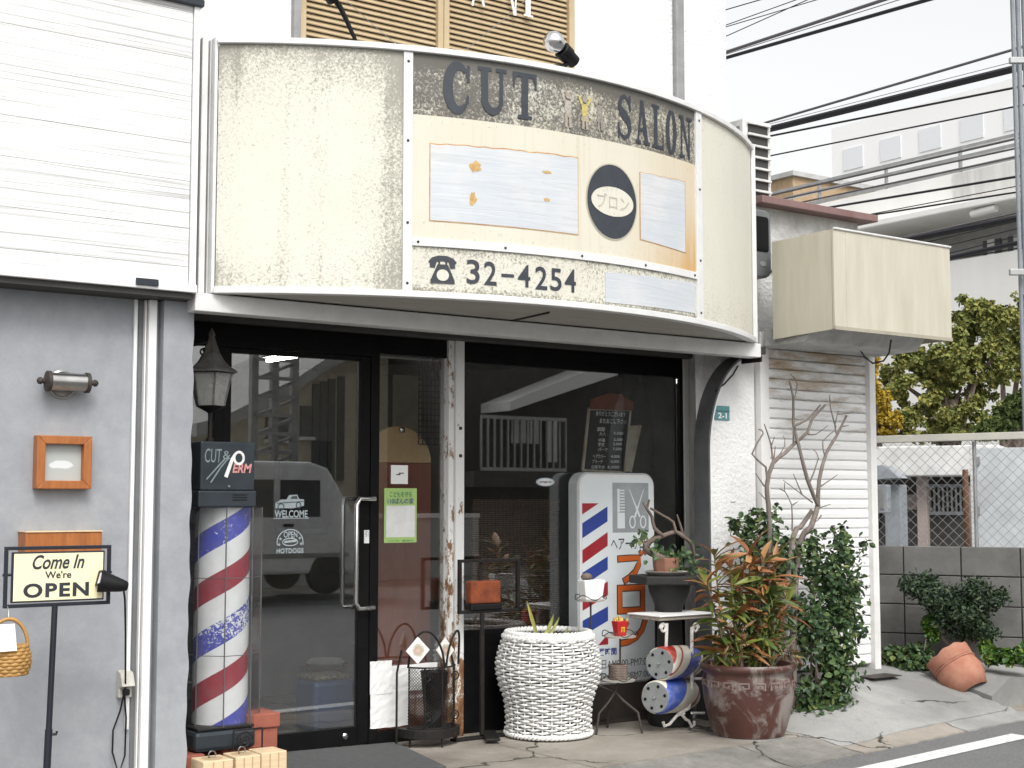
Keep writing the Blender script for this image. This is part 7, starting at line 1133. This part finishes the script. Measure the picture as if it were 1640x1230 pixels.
# ---------------------------------------------------------------- apartment house and flats far behind
XAP = 18.0; AP = lambda px, py: aX(px, py, XAP); plain('far_white', (.82, .82, .80), .8, c2=(.72, .71, .68), sc=.5, stretch=(1, 2.5, .6)); plain('far_grey', (.45, .45, .44), .8); plain('far_dark', (.10, .105, .11), .5); plain('far_stain', (.45, .44, .42), .85, c2=(.66, .65, .63), sc=2.2, stretch=(1, 3, .35), amt=.6)
ya, yz = AP(1640, 300).y-3, AP(1235, 330).y+4; zroof = AP(1500, 276).z; zc = AP(1500, 340).z; zc0 = AP(1500, 352).z; zw = AP(1560, 412).z
T = thing('apartment_house', 'white two storey apartment house with roof railing and jutting balcony slab', 'building', (XAP, (ya+yz)/2, -.3)); part(T, 'wall', MB().box(XAP, XAP+8, ya, yz, -.3, zw), 'far_white'); part(T, 'upper_wall', MB().box(XAP+1.0, XAP+8, ya, yz, zw, zc0), 'far_grey'); part(T, 'balcony_slab', MB().box(XAP-.35, XAP+8, ya+.7, yz, zc0, zc), 'far_white', bevel=.02); part(T, 'parapet', MB().box(XAP+.3, XAP+8, ya, yz, zc+.001, zroof), 'far_white'); y1 = AP(1508, 300).y; part(T, 'stained_panel', MB().box(XAP+.28, XAP+.299, ya, y1, zc+.05, zroof-.01), 'far_stain')
part(T, 'balcony_wall', MB().box(XAP+.1, XAP+.2, AP(1500, 400).y, yz, zw-.1, zc0-.55), 'far_white')
for px0, px1 in ((1512, 1540), (1552, 1585), (1595, 1625)): y0, y1_ = AP(px0, 380).y, AP(px1, 380).y; WI = part(T, 'window', MB().box(XAP+.96, XAP+.998, y1_, y0, zw+.02, zc0-.25), 'far_dark'); part(WI, 'window_frame', MB().box(XAP+.93, XAP+.958, (y0+y1_)/2-.06, (y0+y1_)/2+.06, zw+.02, zc0-.25), 'far_white')
zr_ = AP(1440, 250).z; zrm = AP(1440, 268).z
for z, nm in ((zr_, 'roof_rail'), ((zr_+zroof)/2+.05, 'roof_rail'), (zroof+.06, 'roof_rail')): part(T, nm, MB().box(XAP+.35, XAP+.40, ya, yz, z-.025, z+.025), 'galvanised')
y = ya
while y < yz: part(T, 'rail_post', MB().box(XAP+.352, XAP+.398, y, y+.04, zroof, zr_-.026), 'galvanised'); y += 1.45
part(T, 'overflow_pipe', MB().tube([(XAP+.0, AP(1575, 330).y, zc0-.02), (XAP-.25, AP(1575, 330).y, zc0-.08), (XAP-.25, AP(1612, 330).y, zc0-.06)], .06, 8), 'far_white', smooth=50)
c = aX(1254, 300, 26); plain('tan_brick', (.42, .30, .18), .85); T = thing('brown_house', 'tan brick house corner beside the air conditioner', 'building', (26, c.y, -.3)); y0, y1_ = aX(1270, 300, 26).y, aX(1215, 300, 26).y; z1 = aX(1254, 286, 26).z; part(T, 'wall', MB().box(26, 30, y0, y1_, -.3, z1), 'tan_brick'); part(T, 'roof', MB().box(25.9, 30.1, y0-.1, y1_+.1, z1, z1+.12), 'far_grey')
XT = 70; ya_, yb2 = aX(1720, 200, XT).y, aX(1332, 230, XT).y; zt_ = aX(1480, 165, XT).z; plain('hazed_wall', (.90, .90, .90), .9, c2=(.87, .87, .87), sc=.2); plain('hazed_window', (.76, .78, .81), .6, c2=(.74, .76, .79)); T = thing('far_flats', 'pale distant block of flats faint against the white sky', 'building', (XT, (ya_+yb2)/2, -.3)); part(T, 'wall', MB().box(XT, XT+10, ya_, yb2, -.3, zt_), 'hazed_wall')  # distance haze put into the pale wall and window colours
for fl in range(4):
    for k in range(10): y0 = yb2-1.0-k*3.0; z = zt_-2.2-fl*3.0; part(T, 'window', MB().box(XT-.05, XT-.01, y0-1.6, y0, z-.8, z+.6), 'hazed_window')
# ---------------------------------------------------------------- overhead cables, conduits
plain('cable_black', (.012, .012, .018), .5); plain('cable_grey', (.14, .13, .135), .5)
def cable(p0, p1, X_, r, mtn, lab, ext=.9, sag=.0):
    a, b_ = aX(*p0, X_), aX(*p1, X_); d = (b_-a).normalized(); A0, A1 = a-d*16, b_+d*9; n = 24; pts = [A0+(A1-A0)*(i/n)-Vector((0, 0, sag*4*(i/n)*(1-i/n))) for i in range(n+1)]; return solo('overhead_cable', MB().tube(pts, r, 6), mtn, lab, 'cable', pts[n//2], 'overhead cables along the side street', smooth=50)
z1_ = lambda a, b_: (1140+a/3.28, b_/3.28); z2_ = lambda a, b_: (1140+a/3.28, 280+b_/3.28)
cable(z1_(80, 272), z1_(900, 0), 12, .020, 'cable_grey', 'thick grey cable, lower of the pair high over the building corner'); cable(z1_(80, 302), z1_(1130, 0), 12.3, .022, 'cable_black', 'thick black cable with clips high beside the building corner')
cable(z1_(85, 48), z1_(250, 0), 12.6, .007, 'cable_black', 'single thin topmost cable at the building corner'); cable(z1_(85, 128), z1_(440, 0), 12.6, .006, 'cable_black', 'thin cable, second under the topmost at the building corner'); cable(z1_(85, 138), z1_(530, 5), 12.8, .006, 'cable_black', 'thin cable crossing another at the building corner'); cable(z1_(80, 188), z1_(500, 0), 12.2, .006, 'cable_black', 'thin steep cable crossing under the topmost pair'); cable(z1_(85, 282), z1_(980, 0), 12.1, .005, 'cable_grey', 'hair-thin wire beside the thick grey cable')
cable(z1_(325, 632), z1_(1565, 266), 11, .013, 'cable_grey', 'grey messenger cable above the thick black bundle'); cable(z1_(330, 672), z1_(1570, 366), 11, .034, 'cable_black', 'thick twisted black cable bundle from the air conditioner to the conduits'); cable(z1_(330, 645), z1_(1565, 330), 11.1, .003, 'cable_grey', 'hair-thin pale wire above the twisted bundle'); cable(z1_(330, 710), z1_(1570, 465), 11.2, .011, 'cable_black', 'black cable just under the twisted bundle'); cable(z1_(330, 814), z1_(1570, 565), 11.2, .008, 'cable_black', 'thin black cable with white hanger under the twisted bundle')
cable(z2_(430, 202), z2_(1570, 15), 11.4, .012, 'cable_black', 'black cable before the apartment parapet'); cable(z2_(650, 242), z2_(1575, 95), 11.4, .009, 'cable_black', 'thin black cable before the balcony slab'); cable(z2_(640, 244), z2_(1575, 65), 11.5, .005, 'cable_black', 'hair-thin wire crossing before the balcony slab'); cable(z2_(1000, 345), z2_(1575, 235), 11, .030, 'cable_black', 'thick black bundle before the balcony windows'); cable(z2_(1000, 332), z2_(1575, 205), 11, .009, 'cable_grey', 'pale cable over the bundle at the balcony windows'); cable(z2_(1262, 434), z2_(1580, 364), 11, .022, 'cable_black', 'thick black bundle under the balcony windows'); cable(z2_(1262, 442), z2_(1580, 390), 11.1, .007, 'cable_black', 'thin cable under the lower bundle')
for py0, py1 in ((300, 250), (345, 290), (390, 330)): cable(z2_(1100, py0+60), z2_(1575, py1), 11.2, .005, 'cable_black', ('thin wire, uppermost across the balcony windows', 'thin wire, middle across the balcony windows', 'thin wire, lowest across the balcony windows')[(py0-300)//45])
cable(z1_(335, 1020), z1_(1570, 735), 11.8, .012, 'cable_grey', 'grey cable before the roof railing'); cable(z1_(350, 1050), z1_(1570, 785), 11.8, .010, 'cable_grey', 'grey cable under the roof railing'); cable(z1_(540, 1048), z1_(1570, 830), 11.8, .010, 'cable_grey', 'lowest grey cable along the apartment roof edge')
c0 = at(1632, 600, 10.6); T = thing('conduit_riser', 'three grey conduit pipes strapped to a riser pole above the fence', 'conduits', (c0.x, c0.y, ZT)); plain('conduit_blue', (.17, .19, .215), .5, c2=(.26, .28, .3), sc=6)
for i, (t0, t1, r) in enumerate((((1620.5, 0), (1636, 500), .016), ((1628.5, 0), (1644.5, 500), .019), ((1638, 0), (1655, 500), .022))):
    a, b_ = at(*t0, 10.6+.02*i), at(*t1, 10.6+.02*i); part(T, 'conduit_pipe', MB().tube([(b_.x, b_.y, ZT-.1), (b_.x, b_.y, 7.5)], r, 12), 'conduit_blue', smooth=50)
for py in (97, 436): p = at(1634, py, 10.55); part(T, 'strap', MB().obox(p, RT*.08, (FW.x*.02, FW.y*.02, 0), (0, 0, .022)), 'galvanised', bevel=.003)
# ---------------------------------------------------------------- across the road (seen mirrored in the glass)
def aR(px, py, Yo): p = aY(px, py, 2*YG-Yo); return p.x, p.z
plain('beige_wall', (.70, .64, .48), .85); plain('slate_roof', (.07, .07, .075), .7); plain('brown_brick', (.085, .078, .072), .9, c2=(.045, .042, .04), sc=8); plain('ochre_wall', (.22, .16, .06), .85)
Yo = -9.0; T = thing('house_opposite', 'beige house with slanting roof edge across the road, mirrored in the door', 'building', (aR(480, 800, Yo)[0], Yo, -.1)); pol = [aR(*p, Yo) for p in ((300, 700), (340, 690), (440, 640), (512, 592), (720, 500))]; x0, x1 = pol[0][0], pol[-1][0]
part(T, 'wall', MB().prism([(x0, -.1)]+[(x1, -.1)]+pol[::-1], lambda x, z: Vector((x, Yo, z)), lambda x, z: Vector((x, Yo-5, z))), 'beige_wall')
rp = [(x, z) for x, z in pol]; part(T, 'roof_edge', MB().prism(rp+[(x, z+.22) for x, z in rp[::-1]], lambda x, z: Vector((x, Yo+.4, z)), lambda x, z: Vector((x, Yo-5.2, z))), 'far_grey')
for i, px in enumerate((505, 517, 530, 545)): xx, z1 = aR(px, 615+i*-4, Yo); _, z0 = aR(px, 770, Yo); part(T, 'slit_window', MB().box(xx-.07, xx+.07, Yo+.01, Yo+.05, z0, z1), 'far_dark')
for px0, py0, px1, py1 in ((410, 760, 445, 775), (475, 755, 500, 772), (425, 665, 460, 705), (480, 650, 496, 700)): xx0, z1 = aR(px0, py0, Yo); xx1, z0 = aR(px1, py1, Yo); W_ = part(T, 'window', MB().box(xx0, xx1, Yo+.01, Yo+.06, z0, z1), 'far_dark'); part(W_, 'window_sill', MB().box(xx0-.05, xx1+.05, Yo+.01, Yo+.12, z0-.06, z0-.001), 'far_white')
xs_, _ = aR(405, 700, -7.5); xe_, _ = aR(470, 700, -7.5); zt1 = aR(430, 520, -7.5)[1]; T = thing('lattice_mast', 'steel lattice stair mast across the road, mirrored in the door', 'mast', ((xs_+xe_)/2, -7.5, -.1))
for xx in (xs_, (xs_+xe_)/2, xe_): part(T, 'upright', MB().box(xx-.06, xx+.06, -7.56, -7.44, -.1, zt1), 'pipe_grey')
for i in range(14): z = .3+i*zt1/14; part(T, 'rung', MB().box(xs_, xe_, -7.43, -7.38, z, z+.06), 'pipe_grey'); part(T, 'brace', MB().tube([(xs_, -7.5, z), (xe_, -7.5, z+zt1/14)], .03, 5), 'pipe_grey')
Yo = -6.5; x0, x1 = aR(738, 800, Yo)[0], aR(1090, 800, Yo)[0]+4; T = thing('brick_house_opposite', 'dark brick house with slanting pale eave across the road, mirrored in the window', 'building', ((x0+x1)/2, Yo, -.1)); zt1 = aR(760, 590, Yo)[1]; e0, e1 = aR(770, 662, Yo), aR(946, 604, Yo)
part(T, 'wall', MB().box(x0, x1, Yo-5, Yo-.001, -.1, zt1+1.5), 'brown_brick'); part(T, 'eave', MB().prism([e0, e1, (e1[0]+.0, e1[1]+.30), (e0[0], e0[1]+.16)], lambda x, z: Vector((x, Yo+.9, z)), lambda x, z: Vector((x, Yo, z))), 'far_white'); q0, q1 = aR(770, 667, Yo+.5), aR(905, 671, Yo+.5)
for z in (q0[1], aR(840, 752, Yo+.5)[1]): part(T, 'rail', MB().box(q0[0], q1[0], Yo+.48, Yo+.54, z-.03, z+.03), 'galvanised')
for i in range(14): xx = q0[0]+(q1[0]-q0[0])*i/13; part(T, 'baluster', MB().box(xx-.015, xx+.015, Yo+.49, Yo+.53, aR(840, 752, Yo+.5)[1]+.031, q0[1]-.031), 'galvanised')
part(T, 'balcony_floor', MB().box(q0[0]-.2, q1[0]+.2, Yo, Yo+.6, aR(840, 762, Yo+.5)[1]-.2, aR(840, 756, Yo+.5)[1]), 'brown_brick')
for px0, py0, px1, py1 in ((820, 672, 832, 710), (833, 672, 847, 710), (848, 672, 865, 711), (875, 672, 884, 740), (885, 672, 893, 740)): a0, z1 = aR(px0, py0, Yo+.1); a1, z0 = aR(px1, py1, Yo+.1); part(T, 'shutter_panel', MB().box(a0+.01, a1-.01, Yo+.05, Yo+.1, z0, z1), 'far_white')
T = thing('garden_wall_opposite', 'low grey garden wall across the road', 'wall', (14, -5.6, -.1)); part(T, 'wall', MB().box(2, aR(735, 800, -6.5)[0]-.2, -5.8, -5.6, -.2, 1.1), 'far_grey'); part(T, 'coping', MB().box(2, aR(735, 800, -6.5)[0]-.2, -5.84, -5.56, 1.101, 1.17), 'far_white')
# parked van
Yv = -3.3; xn = aR(588, 900, Yv)[0]; zg = zr(xn-2)+.12; T = thing('parked_van', 'white boxy van parked across the road, mirrored in the door glass', 'van', (xn-1.7, Yv-.7, zg)); plain('van_white', (.80, .80, .80), .25); plain('van_glass', (.02, .022, .025), .08)
sd = [(xn-3.4, zg+.28), (xn-.02, zg+.28), (xn, zg+.62), (xn-.12, zg+.95), (xn-.62, zg+1.72), (xn-.9, zg+1.8), (xn-3.3, zg+1.8), (xn-3.4, zg+1.6)]; part(T, 'body', MB().prism(sd, lambda x, z: Vector((x, Yv, z)), lambda x, z: Vector((x, Yv-1.45, z))), 'van_white', bevel=.05)
for x0, x1 in ((xn-1.35, xn-.75), (xn-2.3, xn-1.45), (xn-3.25, xn-2.4)): part(T, 'side_window', MB().box(x0, x1, Yv+.001, Yv+.012, zg+1.05, zg+1.55), 'van_glass', bevel=.004)
for xx in (xn-.62, xn-2.75):
    for yy in (Yv+.01, Yv-1.30): wh = part(T, 'wheel', MB().lathe([(.16, -.07), (.27, -.07), (.28, -.05), (.28, .06), (.26, .075), (.17, .075), (.16, .06), (0, .055)], (xx, yy-.07, zg+.28), 28, axis=AXY), 'rubber', smooth=40); part(wh, 'rim', MB().lathe([(.165, .062), (.15, .07), (.05, .085), (0, .085)], (xx, yy-.07, zg+.28), 24, axis=AXY), 'nickel', smooth=40)
part(T, 'headlight', MB().box(xn-.14, xn-.0, Yv-.25, Yv+.01, zg+.68, zg+.84), 'chrome', bevel=.02); part(T, 'bumper', MB().box(xn-.3, xn+.06, Yv-1.43, Yv-.02, zg+.25, zg+.5), 'van_white', bevel=.04); part(T, 'door_handle', MB().box(xn-1.30, xn-1.15, Yv+.005, Yv+.03, zg+.92, zg+.96), 'rubber', bevel=.005); part(T, 'side_trim', MB().box(xn-3.3, xn-.3, Yv+.002, Yv+.014, zg+.5, zg+.56), 'pipe_grey', bevel=.003)
